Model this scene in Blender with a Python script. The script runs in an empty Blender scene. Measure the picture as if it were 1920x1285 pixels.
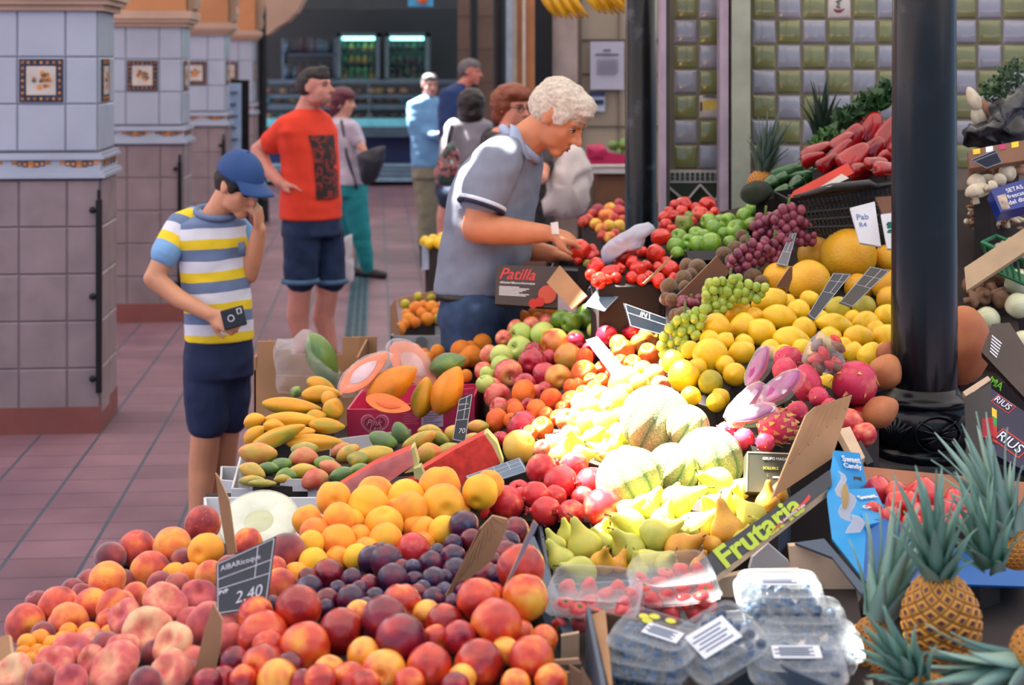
import bpy, bmesh, math, random
from mathutils import Vector, Matrix, Euler, Quaternion, noise
from mathutils.geometry import delaunay_2d_cdt
random.seed(7)
SC = bpy.context.scene
COL = SC.collection
# ------------------------------------------------------------------ camera
F, H, CX, CY = 3000.0, 1.8, 960.0, 120.0      # focal length in px, eye height, principal point (shift lens)
def P(px, py, s):                              # a point seen at px,py where one metre spans s pixels
    return Vector(((px-CX)/s, F/s, H-(py-CY)/s))
cam = bpy.data.objects.new('camera', bpy.data.cameras.new('camera')); COL.objects.link(cam)
cam.location = (0, 0, H); cam.rotation_euler = (math.pi/2, 0, 0)
cam.data.sensor_width = 36; cam.data.lens = F/1920*36
cam.data.shift_y = (CY-642.5)/1920
cam.data.dof.use_dof = True; cam.data.dof.focus_distance = 3.9; cam.data.dof.aperture_fstop = 4.5
cam.data.clip_end = 200
SC.camera = cam
# ------------------------------------------------------------------ world, sun, exposure
W = bpy.data.worlds.new('sky'); SC.world = W; W.use_nodes = True
bg = W.node_tree.nodes['Background']; bg.inputs[0].default_value = (0.50, 0.70, 1.0, 1); bg.inputs[1].default_value = 0.9
SUNV = Vector((-0.42, 0.22, 0.88)).normalized()
sl = bpy.data.lights.new('sun', 'SUN'); sl.energy = 62.0; sl.angle = 0.012; sl.color = (1, 0.95, 0.86)
so = bpy.data.objects.new('sun', sl); COL.objects.link(so)
so.rotation_euler = SUNV.to_track_quat('Z', 'Y').to_euler(); so.location = (-3, 2, 8)
SC.view_settings.view_transform = 'Standard'; SC.view_settings.look = 'None'
SC.view_settings.exposure = 0.2; SC.view_settings.gamma = 1; SC.view_settings.use_curve_mapping = False
# ------------------------------------------------------------------ materials
MATS = {}
def srgb(r, g, b):
    f = lambda c: (c/255/12.92) if c/255 <= 0.04045 else ((c/255+0.055)/1.055)**2.4
    return (f(r), f(g), f(b), 1)
class NT:
    def __init__(s, name):
        s.m = bpy.data.materials.new(name); s.m.use_nodes = True
        s.t = s.m.node_tree; s.b = s.t.nodes['Principled BSDF']; s.out = s.t.nodes['Material Output']
    def n(s, typ, **kw):
        nd = s.t.nodes.new(typ)
        for k, v in kw.items():
            if k.startswith('i_'): 
                key = k[2:]; nd.inputs[int(key) if key.isdigit() else key].default_value = v
            else: setattr(nd, k, v)
        return nd
    def l(s, a, b): s.t.links.new(a, b)
    def math(s, op, a, b=None, c=None):
        nd = s.n('ShaderNodeMath', operation=op)
        for i, v in enumerate((a, b, c)):
            if v is None: continue
            if isinstance(v, (int, float)): nd.inputs[i].default_value = v
            else: s.l(v, nd.inputs[i])
        return nd.outputs[0]
    def ramp(s, fac, stops, interp='LINEAR'):
        r = s.n('ShaderNodeValToRGB'); r.color_ramp.interpolation = interp
        e = r.color_ramp.elements
        while len(e) < len(stops): e.new(0.5)
        for i, (p, c) in enumerate(stops): e[i].position = p; e[i].color = c
        s.l(fac, r.inputs[0]); return r.outputs[0]
def flat(name, col, rough=0.6, metal=0.0, var=0.12, scale=8.0, bump=0.0, spec=0.5, coat=0.0, alpha=1.0):
    if name in MATS: return MATS[name]
    a = NT(name); b = a.b
    b.inputs['Roughness'].default_value = rough; b.inputs['Metallic'].default_value = metal
    b.inputs['Specular IOR Level'].default_value = spec; b.inputs['Coat Weight'].default_value = coat
    tc = a.n('ShaderNodeTexCoord'); nz = a.n('ShaderNodeTexNoise', i_Scale=scale, i_Detail=4.0); a.l(tc.outputs['Object'], nz.inputs['Vector'])
    dk = tuple(c*(1-var*1.6) for c in col[:3])+(1,); lt = tuple(min(1, c*(1+var)) for c in col[:3])+(1,)
    a.l(a.ramp(nz.outputs[0], [(0.3, dk), (0.7, lt)]), b.inputs['Base Color'])
    if bump:
        bp = a.n('ShaderNodeBump', i_Strength=bump, i_Distance=0.01); a.l(nz.outputs[0], bp.inputs['Height']); a.l(bp.outputs[0], b.inputs['Normal'])
    MATS[name] = a.m; return a.m
def clear(name, col=(0.9, 0.95, 1, 1), amt=0.25, rough=0.12, bump=0.4, scale=14):
    """thin crinkled clear plastic: mostly transparent, some glossy and milky reflection"""
    if name in MATS: return MATS[name]
    a = NT(name); b = a.b
    b.inputs['Base Color'].default_value = col; b.inputs['Roughness'].default_value = rough; b.inputs['Specular IOR Level'].default_value = 1.0
    tc = a.n('ShaderNodeTexCoord'); nz = a.n('ShaderNodeTexNoise', i_Scale=scale, i_Detail=5.0); a.l(tc.outputs['Object'], nz.inputs['Vector'])
    bp = a.n('ShaderNodeBump', i_Strength=bump, i_Distance=0.02); a.l(nz.outputs[0], bp.inputs['Height']); a.l(bp.outputs[0], b.inputs['Normal'])
    tr = a.n('ShaderNodeBsdfTransparent'); mx = a.n('ShaderNodeMixShader')
    lw = a.n('ShaderNodeLayerWeight', i_Blend=0.35); a.l(bp.outputs[0], lw.inputs['Normal'])
    f = a.math('ADD', a.math('MULTIPLY', lw.outputs['Facing'], 0.15+amt), a.math('MULTIPLY', nz.outputs[0], amt))
    f = a.math('MINIMUM', f, 0.9)
    a.l(f, mx.inputs[0]); a.l(tr.outputs[0], mx.inputs[1]); a.l(b.outputs[0], mx.inputs[2]); a.l(mx.outputs[0], a.out.inputs[0])
    MATS[name] = a.m; return a.m
def fruitmat(name, stops, scale=1.2, rough=0.4, zmix=0.0, spots=None, bump=0.0, bscale=30, sheen=0.0, coat=0.0, rnd=0.25, detail=2.0, stretch=1.0, lines=None):
    """blotchy skin colour; every copy gets its own pattern and tint"""
    if name in MATS: return MATS[name]
    a = NT(name); b = a.b
    b.inputs['Roughness'].default_value = rough; b.inputs['Sheen Weight'].default_value = sheen; b.inputs['Coat Weight'].default_value = coat
    b.inputs['Coat Roughness'].default_value = 0.12
    oi = a.n('ShaderNodeObjectInfo'); tc = a.n('ShaderNodeTexCoord')
    mp = a.n('ShaderNodeMapping'); mp.inputs['Scale'].default_value = (1, 1, 1/stretch); a.l(tc.outputs['Object'], mp.inputs['Vector'])
    nz = a.n('ShaderNodeTexNoise', noise_dimensions='4D', i_Scale=scale, i_Detail=detail); a.l(mp.outputs[0], nz.inputs['Vector'])
    a.l(a.math('MULTIPLY', oi.outputs['Random'], 60.0), nz.inputs['W'])
    sx = a.n('ShaderNodeSeparateXYZ'); a.l(tc.outputs['Object'], sx.inputs[0])
    f = a.math('MULTIPLY_ADD', sx.outputs[2], zmix, nz.outputs[0])
    f = a.math('ADD', f, a.math('MULTIPLY', a.math('SUBTRACT', oi.outputs['Random'], 0.5), rnd))
    col = a.ramp(f, stops)
    def streak(col):                            # fine meridian streaks or grooves
        at = a.math('ARCTAN2', sx.outputs[1], sx.outputs[0])
        w = a.math('SINE', a.math('MULTIPLY', at, lines[0])); w = a.math('POWER', a.math('ABSOLUTE', w), lines[2])
        mx = a.n('ShaderNodeMix', data_type='RGBA'); a.l(w, mx.inputs[0]); a.l(col, mx.inputs[7]); mx.inputs[6].default_value = lines[1]; return mx.outputs[2]
    if lines and not spots: col = streak(col)
    if spots:
        v = a.n('ShaderNodeTexNoise', i_Scale=spots[0], i_Detail=3.0); a.l(tc.outputs['Object'], v.inputs['Vector'])
        m = a.ramp(v.outputs[0], [(spots[1], (0, 0, 0, 1)), (spots[1]+0.06, (1, 1, 1, 1))])
        mx = a.n('ShaderNodeMix', data_type='RGBA'); a.l(m, mx.inputs[0]); a.l(col, mx.inputs[6]); mx.inputs[7].default_value = spots[2]; col = mx.outputs[2]
    if lines and spots: col = streak(col)
    a.l(col, b.inputs['Base Color'])
    if bump:
        n2 = a.n('ShaderNodeTexNoise', i_Scale=bscale, i_Detail=2.0); a.l(tc.outputs['Object'], n2.inputs['Vector'])
        bp = a.n('ShaderNodeBump', i_Strength=bump, i_Distance=0.05); a.l(n2.outputs[0], bp.inputs['Height']); a.l(bp.outputs[0], b.inputs['Normal'])
    MATS[name] = a.m; return a.m
def emit(name, col, st):
    if name in MATS: return MATS[name]
    a = NT(name); a.b.inputs['Emission Color'].default_value = col; a.b.inputs['Emission Strength'].default_value = st
    a.b.inputs['Base Color'].default_value = col; MATS[name] = a.m; return a.m
# ------------------------------------------------------------------ mesh helpers
def finish(bm, name, mats, parent=None, smooth=True, loc=None, recalc=True):
    me = bpy.data.meshes.new(name)
    if recalc: bmesh.ops.recalc_face_normals(bm, faces=bm.faces)
    bm.to_mesh(me); bm.free()
    for m in (mats if isinstance(mats, (list, tuple)) else [mats]): me.materials.append(m)
    if smooth: me.polygons.foreach_set('use_smooth', [True]*len(me.polygons))
    o = bpy.data.objects.new(name, me); COL.objects.link(o)
    if loc is not None: o.location = loc
    if parent: 
        o.parent = parent
        o.matrix_parent_inverse = parent_world(parent).inverted()
    return o
def parent_world(p):
    m = Matrix.LocRotScale(p.location, p.rotation_euler if p.rotation_mode != 'QUATERNION' else p.rotation_quaternion, p.scale)
    return (parent_world(p.parent) @ p.matrix_parent_inverse @ m) if p.parent else m
def tag(o, label, cat, group=None, kind=None):
    o['label'] = label; o['category'] = cat
    if group: o['group'] = group
    if kind: o['kind'] = kind
    return o
def struct(o, label=None):
    o['kind'] = 'structure'
    if label: o['label'] = label
    return o
def empty(name, loc, label=None, cat=None, group=None):
    o = bpy.data.objects.new(name, None); COL.objects.link(o); o.location = loc; o.empty_display_size = 0.05
    if label: tag(o, label, cat, group)
    return o
def bbox(bm, lo, hi, mi=0, M=None):
    vs = [bm.verts.new((M @ Vector((x, y, z))) if M else (x, y, z)) for x in (lo[0], hi[0]) for y in (lo[1], hi[1]) for z in (lo[2], hi[2])]
    for f in ((0,1,3,2), (4,6,7,5), (0,4,5,1), (2,3,7,6), (0,2,6,4), (1,5,7,3)):
        fc = bm.faces.new([vs[i] for i in f]); fc.material_index = mi
    return vs
def slab(bm, q, t, mi=0, nrm=None):
    """solid plate from a 3D polygon q, thickness t behind it"""
    q = [Vector(p) for p in q]
    n = Vector((0, 0, 0))
    for i in range(len(q)): n += q[i].cross(q[(i+1) % len(q)])
    n = (nrm or n).normalized()
    a = [bm.verts.new(p) for p in q]; b = [bm.verts.new(p-n*t) for p in q]
    fs = [bm.faces.new(a), bm.faces.new(b[::-1])]
    for i in range(len(q)): fs.append(bm.faces.new((a[i], b[i], b[(i+1) % len(q)], a[(i+1) % len(q)])))
    for f in fs: f.material_index = mi
    return n
def bev(o, w=0.003, seg=2):
    m = o.modifiers.new('bevel', 'BEVEL'); m.width = w; m.segments = seg; m.limit_method = 'ANGLE'; m.angle_limit = 0.6; return o
def tube(bm, pts, rad, n=8, mi=0, cap=True):
    pts = [Vector(p) for p in pts]
    if isinstance(rad, (int, float)): rad = [rad]*len(pts)
    rings = []; up = Vector((0, 0, 1))
    d0 = (pts[1]-pts[0]).normalized(); a = d0.orthogonal().normalized()
    for i, p in enumerate(pts):
        d = (pts[min(i+1, len(pts)-1)]-pts[max(i-1, 0)]).normalized()
        a = (a-d*a.dot(d)).normalized(); b = d.cross(a)
        rings.append([bm.verts.new(p+(a*math.cos(t)+b*math.sin(t))*rad[i]) for t in [2*math.pi*k/n for k in range(n)]])
    for r0, r1 in zip(rings, rings[1:]):
        for k in range(n):
            f = bm.faces.new((r0[k], r0[(k+1) % n], r1[(k+1) % n], r1[k])); f.material_index = mi
    if cap: 
        bm.faces.new(rings[0][::-1]).material_index = mi; bm.faces.new(rings[-1]).material_index = mi
def cr(pts, k):                                  # catmull-rom
    pts = [Vector(p) for p in pts]; out = []
    for i in range(len(pts)-1):
        p0 = pts[max(i-1, 0)]; p1 = pts[i]; p2 = pts[i+1]; p3 = pts[min(i+2, len(pts)-1)]
        for j in range(k):
            t = j/k; out.append(0.5*((2*p1)+(p2-p0)*t+(2*p0-5*p1+4*p2-p3)*t*t+(3*p1-p0-3*p2+p3)*t**3))
    out.append(pts[-1]); return out
def lathe(bm, prof, n=24, mod=None, mi=0, cr_k=4, M=None):
    """prof: (radius, z) from top to bottom; first and last radius ~0"""
    pr = cr([(r, z, 0) for r, z in prof], cr_k) if cr_k else [Vector((r, z, 0)) for r, z in prof]
    rows = []
    for i, p in enumerate(pr):
        r, z = max(p.x, 0.0), p.y
        u = i/(len(pr)-1)
        if (i in (0, len(pr)-1)) and r < 1e-4:
            c = Vector((0, 0, z)); 
            rows.append([bm.verts.new(M @ c if M else c)])
        else:
            row = []
            for k in range(n):
                ph = 2*math.pi*k/n; v = Vector((r*math.cos(ph), r*math.sin(ph), z))
                if mod: v = mod(v, u, ph)
                row.append(bm.verts.new(M @ v if M else v))
            rows.append(row)
    for r0, r1 in zip(rows, rows[1:]):
        for k in range(n):
            a = [r0[k % len(r0)], r0[(k+1) % n % len(r0)], r1[(k+1) % n % len(r1)], r1[k % len(r1)]]
            a = list(dict.fromkeys(a))
            if len(a) > 2: bm.faces.new(a).material_index = mi
    return rows
def look_mat(loc, xdir, ydir):
    x = Vector(xdir).normalized(); z = x.cross(Vector(ydir)).normalized(); y = z.cross(x)
    M = Matrix((x, y, z)).transposed().to_4x4(); M.translation = loc; return M
def text_on(parent, s, c, xdir, ydir, width, mat, name='lettering', shear=0.0, ext=0.0006, bold=0.0, height=None, lift=0.001):
    cu = bpy.data.curves.new(name, 'FONT'); cu.body = s; cu.align_x = 'CENTER'; cu.align_y = 'CENTER'; cu.shear = shear; cu.extrude = 0.01; cu.offset = bold; cu.resolution_u = 3
    t = bpy.data.objects.new(name, cu); COL.objects.link(t)
    dg = bpy.context.evaluated_depsgraph_get(); me = bpy.data.meshes.new_from_object(t.evaluated_get(dg))
    COL.objects.unlink(t); bpy.data.objects.remove(t); me.name = name
    xs = [v.co.x for v in me.vertices]; ys = [v.co.y for v in me.vertices]; w = max(xs)-min(xs); h = max(ys)-min(ys)
    kx = width/w; ky = (height/h) if height else kx; cx = (max(xs)+min(xs))/2; cy = (max(ys)+min(ys))/2
    M = look_mat(Vector((0, 0, 0)), xdir, ydir); n = M.to_3x3() @ Vector((0, 0, 1)); M.translation = Vector(c)+n*lift
    for v in me.vertices:
        v.co = M @ Vector(((v.co.x-cx)*kx, (v.co.y-cy)*ky, v.co.z*ext/0.01))
    me.materials.append(mat)
    o = bpy.data.objects.new(name, me); COL.objects.link(o)
    if parent: o.parent = parent; o.matrix_parent_inverse = parent_world(parent).inverted()
    return o
# aisle frame: the arcade, the floor tiles and the stall fronts run along AD
AD = Vector((-0.085, 1, 0)).normalized(); AX = Vector((1, 0.085, 0)).normalized()
def AF(x, y, z): return Vector((-2.01, 7.8, 0)) + AX*x + AD*y + Vector((0, 0, z))   # origin = front right corner of the nearest pier
AM = Matrix((AX, AD, Vector((0, 0, 1)))).transposed().to_4x4(); AM.translation = Vector((-2.01, 7.8, 0))
# ================================================================== unseen canopy added for shade, gaps shaped to cast the sun patches
def to_roof(px, py, s, z=4.2):
    p = P(px, py, s); t = (z-p.z)/SUNV.z; q = p+SUNV*t; return (q.x, q.y)
GAPS = [
 [(1010,600,590),(1070,570,590),(1160,545,590),(1235,560,600),(1270,650,630),(1260,700,670),(1330,720,790),(1400,800,810),(1450,850,830),(1470,900,850),(1480,970,890),(1300,1060,940),(1130,1020,920),(1110,960,870),(1060,900,800),(990,850,720),(1080,740,680),(1130,680,630),(1100,640,610)],
 [(1215,1075,1080),(1330,1055,1060),(1500,1040,1060),(1570,1110,1100),(1560,1150,1110),(1440,1130,1110),(1390,1180,1130),(1330,1150,1100)],
 [(1595,1190,1150),(1650,1150,1130),(1690,1200,1150),(1680,1260,1180),(1630,1290,1180)],
 [(820,440,552),(828,340,552),(868,250,552),(940,195,552),(1000,235,552),(1000,275,552),(925,335,552),(880,430,552)],
 [(745,235,199),(775,165,199),(830,150,199),(850,215,199),(840,290,199),(780,300,199)],
 [(815,270,275),(840,225,275),(875,240,275),(885,290,275),(880,360,275),(835,370,275)],
]
def roof():
    x0, x1, y0, y1 = -9, 7, 0.3, 30
    pts = [Vector((x0, y0)), Vector((x1, y0)), Vector((x1, y1)), Vector((x0, y1))]; edges = [(0, 1), (1, 2), (2, 3), (3, 0)]; holes = []
    for g in GAPS:
        q = [Vector(to_roof(*p)) for p in g]; b = len(pts); pts += q; edges += [(b+i, b+(i+1) % len(q)) for i in range(len(q))]; holes.append(q)
    v, e, f, *_ = delaunay_2d_cdt(pts, edges, [], 0, 1e-5)
    def inside(c, q):
        r = False
        for i in range(len(q)):
            a, b = q[i], q[i-1]
            if (a.y > c.y) != (b.y > c.y) and c.x < (b.x-a.x)*(c.y-a.y)/(b.y-a.y)+a.x: r = not r
        return r
    bm = bmesh.new(); vs = [bm.verts.new((p.x, p.y, 4.2)) for p in v]
    for t in f:
        c = sum((v[i] for i in t), Vector((0, 0)))/len(t)
        if any(inside(c, q) for q in holes): continue
        bm.faces.new([vs[i] for i in t])
    a = NT('added_canopy_canvas'); d = a.n('ShaderNodeBsdfDiffuse'); tr = a.n('ShaderNodeBsdfTranslucent'); mx = a.n('ShaderNodeMixShader', i_0=0.08)
    d.inputs[0].default_value = (0.6, 0.58, 0.55, 1); tr.inputs[0].default_value = (0.95, 0.93, 0.92, 1)
    a.l(d.outputs[0], mx.inputs[1]); a.l(tr.outputs[0], mx.inputs[2]); a.l(mx.outputs[0], a.out.inputs[0])
    o = finish(bm, 'added_canopy', a.m, smooth=False); struct(o, 'unseen canvas canopy added to shade the market, gaps shaped to the sun patches')
roof()
# ================================================================== floor
def floor_mat():
    a = NT('floor_tiles'); b = a.b; tc = a.n('ShaderNodeTexCoord'); sx = a.n('ShaderNodeSeparateXYZ'); a.l(tc.outputs['Object'], sx.inputs[0])
    def line(o, size, w):
        f = a.math('FRACT', a.math('DIVIDE', a.math('ADD', o, 100*size), size)); return a.math('LESS_THAN', f, w/size)
    gx = line(sx.outputs[0], 0.285, 0.014); gy = line(sx.outputs[1], 0.222, 0.006)
    v = a.n('ShaderNodeTexNoise', i_Scale=1.1, i_Detail=6.0); a.l(tc.outputs['Object'], v.inputs['Vector'])
    col = a.ramp(v.outputs[0], [(0.3, srgb(96, 74, 88)), (0.7, srgb(140, 108, 118))])
    w = a.n('ShaderNodeTexWhiteNoise', noise_dimensions='2D'); cb = a.n('ShaderNodeCombineXYZ')
    a.l(a.math('FLOOR', a.math('DIVIDE', sx.outputs[0], 0.285)), cb.inputs[0]); a.l(a.math('FLOOR', a.math('DIVIDE', sx.outputs[1], 0.222)), cb.inputs[1]); a.l(cb.outputs[0], w.inputs['Vector'])
    hs = a.n('ShaderNodeHueSaturation'); a.l(a.math('MULTIPLY_ADD', w.outputs[0], 0.22, 0.88), hs.inputs['Value']); a.l(col, hs.inputs['Color'])
    m1 = a.n('ShaderNodeMix', data_type='RGBA'); a.l(gy, m1.inputs[0]); a.l(hs.outputs[0], m1.inputs[6]); m1.inputs[7].default_value = srgb(50, 38, 48)
    m2 = a.n('ShaderNodeMix', data_type='RGBA'); a.l(gx, m2.inputs[0]); a.l(m1.outputs[2], m2.inputs[6]); m2.inputs[7].default_value = srgb(66, 78, 92)
    a.l(m2.outputs[2], b.inputs['Base Color']); b.inputs['Roughness'].default_value = 0.42; b.inputs['Specular IOR Level'].default_value = 0.35
    return a.m
bm = bmesh.new(); bbox(bm, (-14, -12, -0.1), (12, 26, 0)); o = finish(bm, 'floor', floor_mat(), smooth=False); o.matrix_world = AM; struct(o, 'reddish clay tiled market floor with grey joints')
# drain grating
bm = bmesh.new()
for i in range(60): bbox(bm, (-0.07, i*0.1, 0.0), (0.07, i*0.1+0.035, 0.008))
for x in (-0.075, -0.025, 0.02, 0.065): bbox(bm, (x, 0, 0), (x+0.01, 6, 0.0095))
o = finish(bm, 'drain_grating', flat('grate_teal', srgb(70, 105, 118), 0.5, 0.4), smooth=False)
M = AM.copy(); M.translation = P(664, 668, 304) ; M.translation.z = 0.0; o.matrix_world = M
tag(o, 'long teal metal drain grating set in the floor tiles', 'drain')
# ================================================================== arcade piers on the left
T_UP = flat('pier_tile_white', srgb(158, 168, 186), 0.3, var=0.06, scale=3); T_LO = flat('pier_tile_grey', srgb(136, 122, 126), 0.4, var=0.12, scale=5)
GROUT = flat('grout_grey', srgb(92, 90, 100), 0.9); TERRA = flat('terracotta_base', srgb(128, 72, 66), 0.55, scale=3)
PLAST = flat('cream_plaster', srgb(172, 146, 128), 0.8, scale=2); PLAST2 = flat('ochre_plaster', srgb(176, 122, 82), 0.8, scale=2)
NAVY = flat('tile_navy', srgb(38, 40, 62), 0.35, scale=40, var=0.5); ORNG = flat('tile_orange_paint', srgb(196, 130, 62), 0.4, scale=30, var=0.4); CREAM = flat('tile_cream', srgb(186, 180, 174), 0.35)
LEAF = flat('tile_leaf_paint', srgb(84, 92, 84), 0.4)
BLACK = flat('black_iron', srgb(14, 15, 18), 0.4, var=0.3, spec=0.35)
def tiles_face(bm, O, U, V, N, nu, nv, sz, gap=0.004, th=0.006, mi=1, skip=(), u0=0.0, pillow=0.0, pick=None, umax=1e9):
    """individual bevel-edged tiles on a face: O origin, U,V directions, N outward"""
    for i in range(nu):
        for j in range(nv):
            if (i, j) in skip: continue
            a = u0+i*sz+gap/2; b = u0+(i+1)*sz-gap/2; c = j*sz+gap/2; d = (j+1)*sz-gap/2
            b = min(b, umax)
            if b-a < 0.01: continue
            k = pick(i, j) if pick else mi; e = min(0.006, sz*0.08)
            base = [bm.verts.new(O+U*x+V*y) for x, y in ((a, c), (b, c), (b, d), (a, d))]
            tn = th*(1+random.uniform(-0.1, 0.1)); tx, ty = random.uniform(-pillow, pillow), random.uniform(-pillow, pillow)
            top = [bm.verts.new(O+U*x+V*y+N*(tn+tx*(1 if q in (1, 2) else -1)+ty*(1 if q > 1 else -1))) for q, (x, y) in enumerate(((a+e, c+e), (b-e, c+e), (b-e, d-e), (a+e, d-e)))]
            for q in range(4): bm.faces.new((base[q], base[(q+1) % 4], top[(q+1) % 4], top[q])).material_index = k
            if pillow:
                cn = bm.verts.new(sum((t.co for t in top), Vector())/4+N*pillow*1.5)
                for q in range(4): 
                    f = bm.faces.new((top[q], top[(q+1) % 4], cn)); f.material_index = k; f.smooth = True
            else: bm.faces.new(top).material_index = k
def flower(bm, O, U, V, N, r, seed, mi_a, mi_b):
    rr = random.Random(seed)
    for k in range(16):
        a = rr.uniform(0, 6.28); d = r*math.sqrt(rr.random())*0.9; c = O+U*(d*math.cos(a))+V*(d*0.8*math.sin(a)); q = r*rr.uniform(0.12, 0.26)
        slab(bm, [c+N*0.002+(U*math.cos(t)+V*math.sin(t))*q for t in [i*math.pi/3 for i in range(6)]], 0.002, mi_a if rr.random() < 0.65 else mi_b)
def pier(idx, y, label):
    W_, D_, t = 0.95, 0.5, 0.2294
    root = None
    bm = bmesh.new(); X, Y, Z = Vector((1, 0, 0)), Vector((0, 1, 0)), Vector((0, 0, 1))
    bbox(bm, (-W_, y, 0.13), (-0.002, y+D_, 1.25), 0); bbox(bm, (-W_, y+0.012, 1.25), (-0.014, y+D_-0.01, 2.12), 0)
    bbox(bm, (-W_, y-0.008, 0), (0.006, y+D_+0.008, 0.131), 3)
    # lower tiles, courses counted down from the band
    zt = 1.235
    tiles_face(bm, Vector((-0.155-3*t, y, zt-5*t)), X, Z, -Y, 4, 5, t, mi=2, umax=0.153+3*t)
    tiles_face(bm, Vector((0, y+0.02, zt-5*t)), Y, Z, X, 2, 5, t, mi=2)
    tiles_face(bm, Vector((-0.165-3*t, y+0.012, 1.375)), X, Z, -Y, 4, 3, t, mi=1, umax=0.15+3*t)
    tiles_face(bm, Vector((-0.014, y+0.03, 1.375)), Y, Z, X, 2, 3, t, mi=1)
    # moulded band
    for z0, z1, e in ((1.245, 1.262, 0.03), (1.262, 1.275, 0.022), (1.275, 1.335, 0.004), (1.335, 1.348, 0.02), (1.348, 1.366, 0.012)):
        bbox(bm, (-W_, y-e, z0), (e, y+D_+e, z1), 1)
    for k in range(4):
        c = -0.1-k*t*1.0
        for q in range(7):
            x = c-0.09+q*0.027; h = 0.012+0.02*math.sin((q+0.5)/7*math.pi)
            bbox(bm, (x, y-0.007, 1.328-h), (x+0.024, y-0.003, 1.329), 4 if q % 3 else 5)
            bbox(bm, (x+0.004, y-0.009, 1.325-h*0.7), (x+0.02, y-0.006, 1.327-h*0.2), 5)
    for q in range(9): bbox(bm, (0.003, y+0.03+q*0.05, 1.305-0.01*(q % 2)), (0.0075, y+0.07+q*0.05, 1.329), 4 if q % 2 else 5)
    # picture tiles
    for (O, U, N) in ((Vector((-0.165-t/2, y+0.004, 1.375+t*1.5)), X, -Y), (Vector((-0.006, y+0.03+t*0.75, 1.375+t*1.5)), Y, X)):
        h = 0.105
        slab(bm, [O+U*a+Z*b+N*0.004 for a, b in ((-h, -h), (h, -h), (h, h), (-h, h))], 0.004, 4)
        h2 = 0.07; slab(bm, [O+U*a+Z*b+N*0.006 for a, b in ((-h2, -h2), (h2, -h2), (h2, h2), (-h2, h2))], 0.003, 6)
        for q in range(28):
            s_ = q % 7; e_ = q//7; d = -0.09+s_*0.03
            a, b = ((d, -0.088), (d, 0.088), (-0.088, d), (0.088, d))[e_]
            slab(bm, [O+U*(a+0.008*math.cos(r))+Z*(b+0.008*math.sin(r))+N*0.007 for r in (0, 1.57, 3.14, 4.71)], 0.002, 5)
        flower(bm, O+N*0.006, U, Z, N, 0.055, idx*3+1, 5, 7)
    # cornice and plaster above
    for z0, z1, e, m in ((2.06, 2.09, 0.02, 8), (2.09, 2.115, 0.045, 8), (2.115, 2.17, 0.06, 8), (2.17, 3.9, 0.015, 9)):
        bbox(bm, (-W_, y-e, z0), (e, y+D_+e, z1), m)
    # curved corbel towards the aisle
    n = 10; pr = [(0.02, 3.3)]+[(0.02+0.32*math.cos(math.pi/2*(1-k/n)), 3.3-1.1*math.sin(math.pi/2*(1-k/n))) for k in range(n, -1, -1)]
    pl = [Vector((max(0, a), y+0.1, b)) for a, b in [(0.02, 2.17), (0.07, 2.19), (0.085, 2.26), (0.07, 2.33), (0.10, 2.42), (0.19, 2.55), (0.36, 2.7), (0.36, 3.9), (0.02, 3.9)]]
    slab(bm, pl, 0.3, 8, nrm=Vector((0, -1, 0)))
    o = finish(bm, 'wall_left', [GROUT, T_UP, T_LO, TERRA, NAVY, ORNG, CREAM, LEAF, PLAST, PLAST2], smooth=False); o.matrix_world = AM; struct(o, label)
PY = [0, 3.38, 6.6, 9.85]
for i, y in enumerate(PY): pier(i, y, ['tiled arcade pier nearest the camera at the left edge', 'second tiled arcade pier behind the boy', 'third tiled arcade pier', 'farthest tiled arcade pier'][i])
# iron shutter bars on the pier corners
def gate_bar(x, y, h0, h1, label, g='black iron bars on the arcade piers'):
    r = empty('gate_bar', AM @ Vector((x, y, h0)), label, 'iron bar', g)
    bm = bmesh.new(); bbox(bm, (x-0.014, y-0.03, h0), (x+0.014, y, h1), M=AM); bbox(bm, (x-0.008, y-0.024, h1), (x+0.008, y-0.006, h1+0.05), M=AM)
    bev(finish(bm, 'bar', BLACK, r, smooth=False))
    for z in (h1-0.05, (h0+h1)/2, h0+0.07):
        bm = bmesh.new(); lathe(bm, [(0, 0.03), (0.012, 0.028), (0.017, 0.015), (0.008, 0.006), (0.008, 0)], 10, cr_k=2)
        M = AM @ Matrix.Translation((x-0.03, y-0.008, z)) @ Matrix.Rotation(math.pi/2, 4, 'X'); bmesh.ops.transform(bm, matrix=M, verts=bm.verts); finish(bm, 'knob', BLACK, r)
gate_bar(0.0, PY[0]-0.004, 0.2, 1.14, 'black iron bar with knobs on the corner of the nearest tiled pier')
gate_bar(-0.02, PY[1]-0.004, 0.2, 1.12, 'black iron bar on the pier just behind the boy with the cap')
gate_bar(-0.02, PY[2]-0.004, 0.2, 1.12, 'black iron bar on the third pier, above the blue cap')
for k, z in enumerate((1.11, 0.68, 0.26)):
    bm = bmesh.new(); lathe(bm, [(0, 0.03), (0.012, 0.028), (0.017, 0.015), (0.008, 0.006), (0.008, 0)], 10, cr_k=2)
    M = AM @ Matrix.Translation((-0.497, -0.006, z)) @ Matrix.Rotation(math.pi/2, 4, 'X'); bmesh.ops.transform(bm, matrix=M, verts=bm.verts)
    tag(finish(bm, 'iron_hook', BLACK), 'black iron hook on the nearest pier at the picture edge, '+('topmost', 'middle', 'lowest')[k]+' of three', 'hook', 'iron hooks at the left edge')
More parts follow.
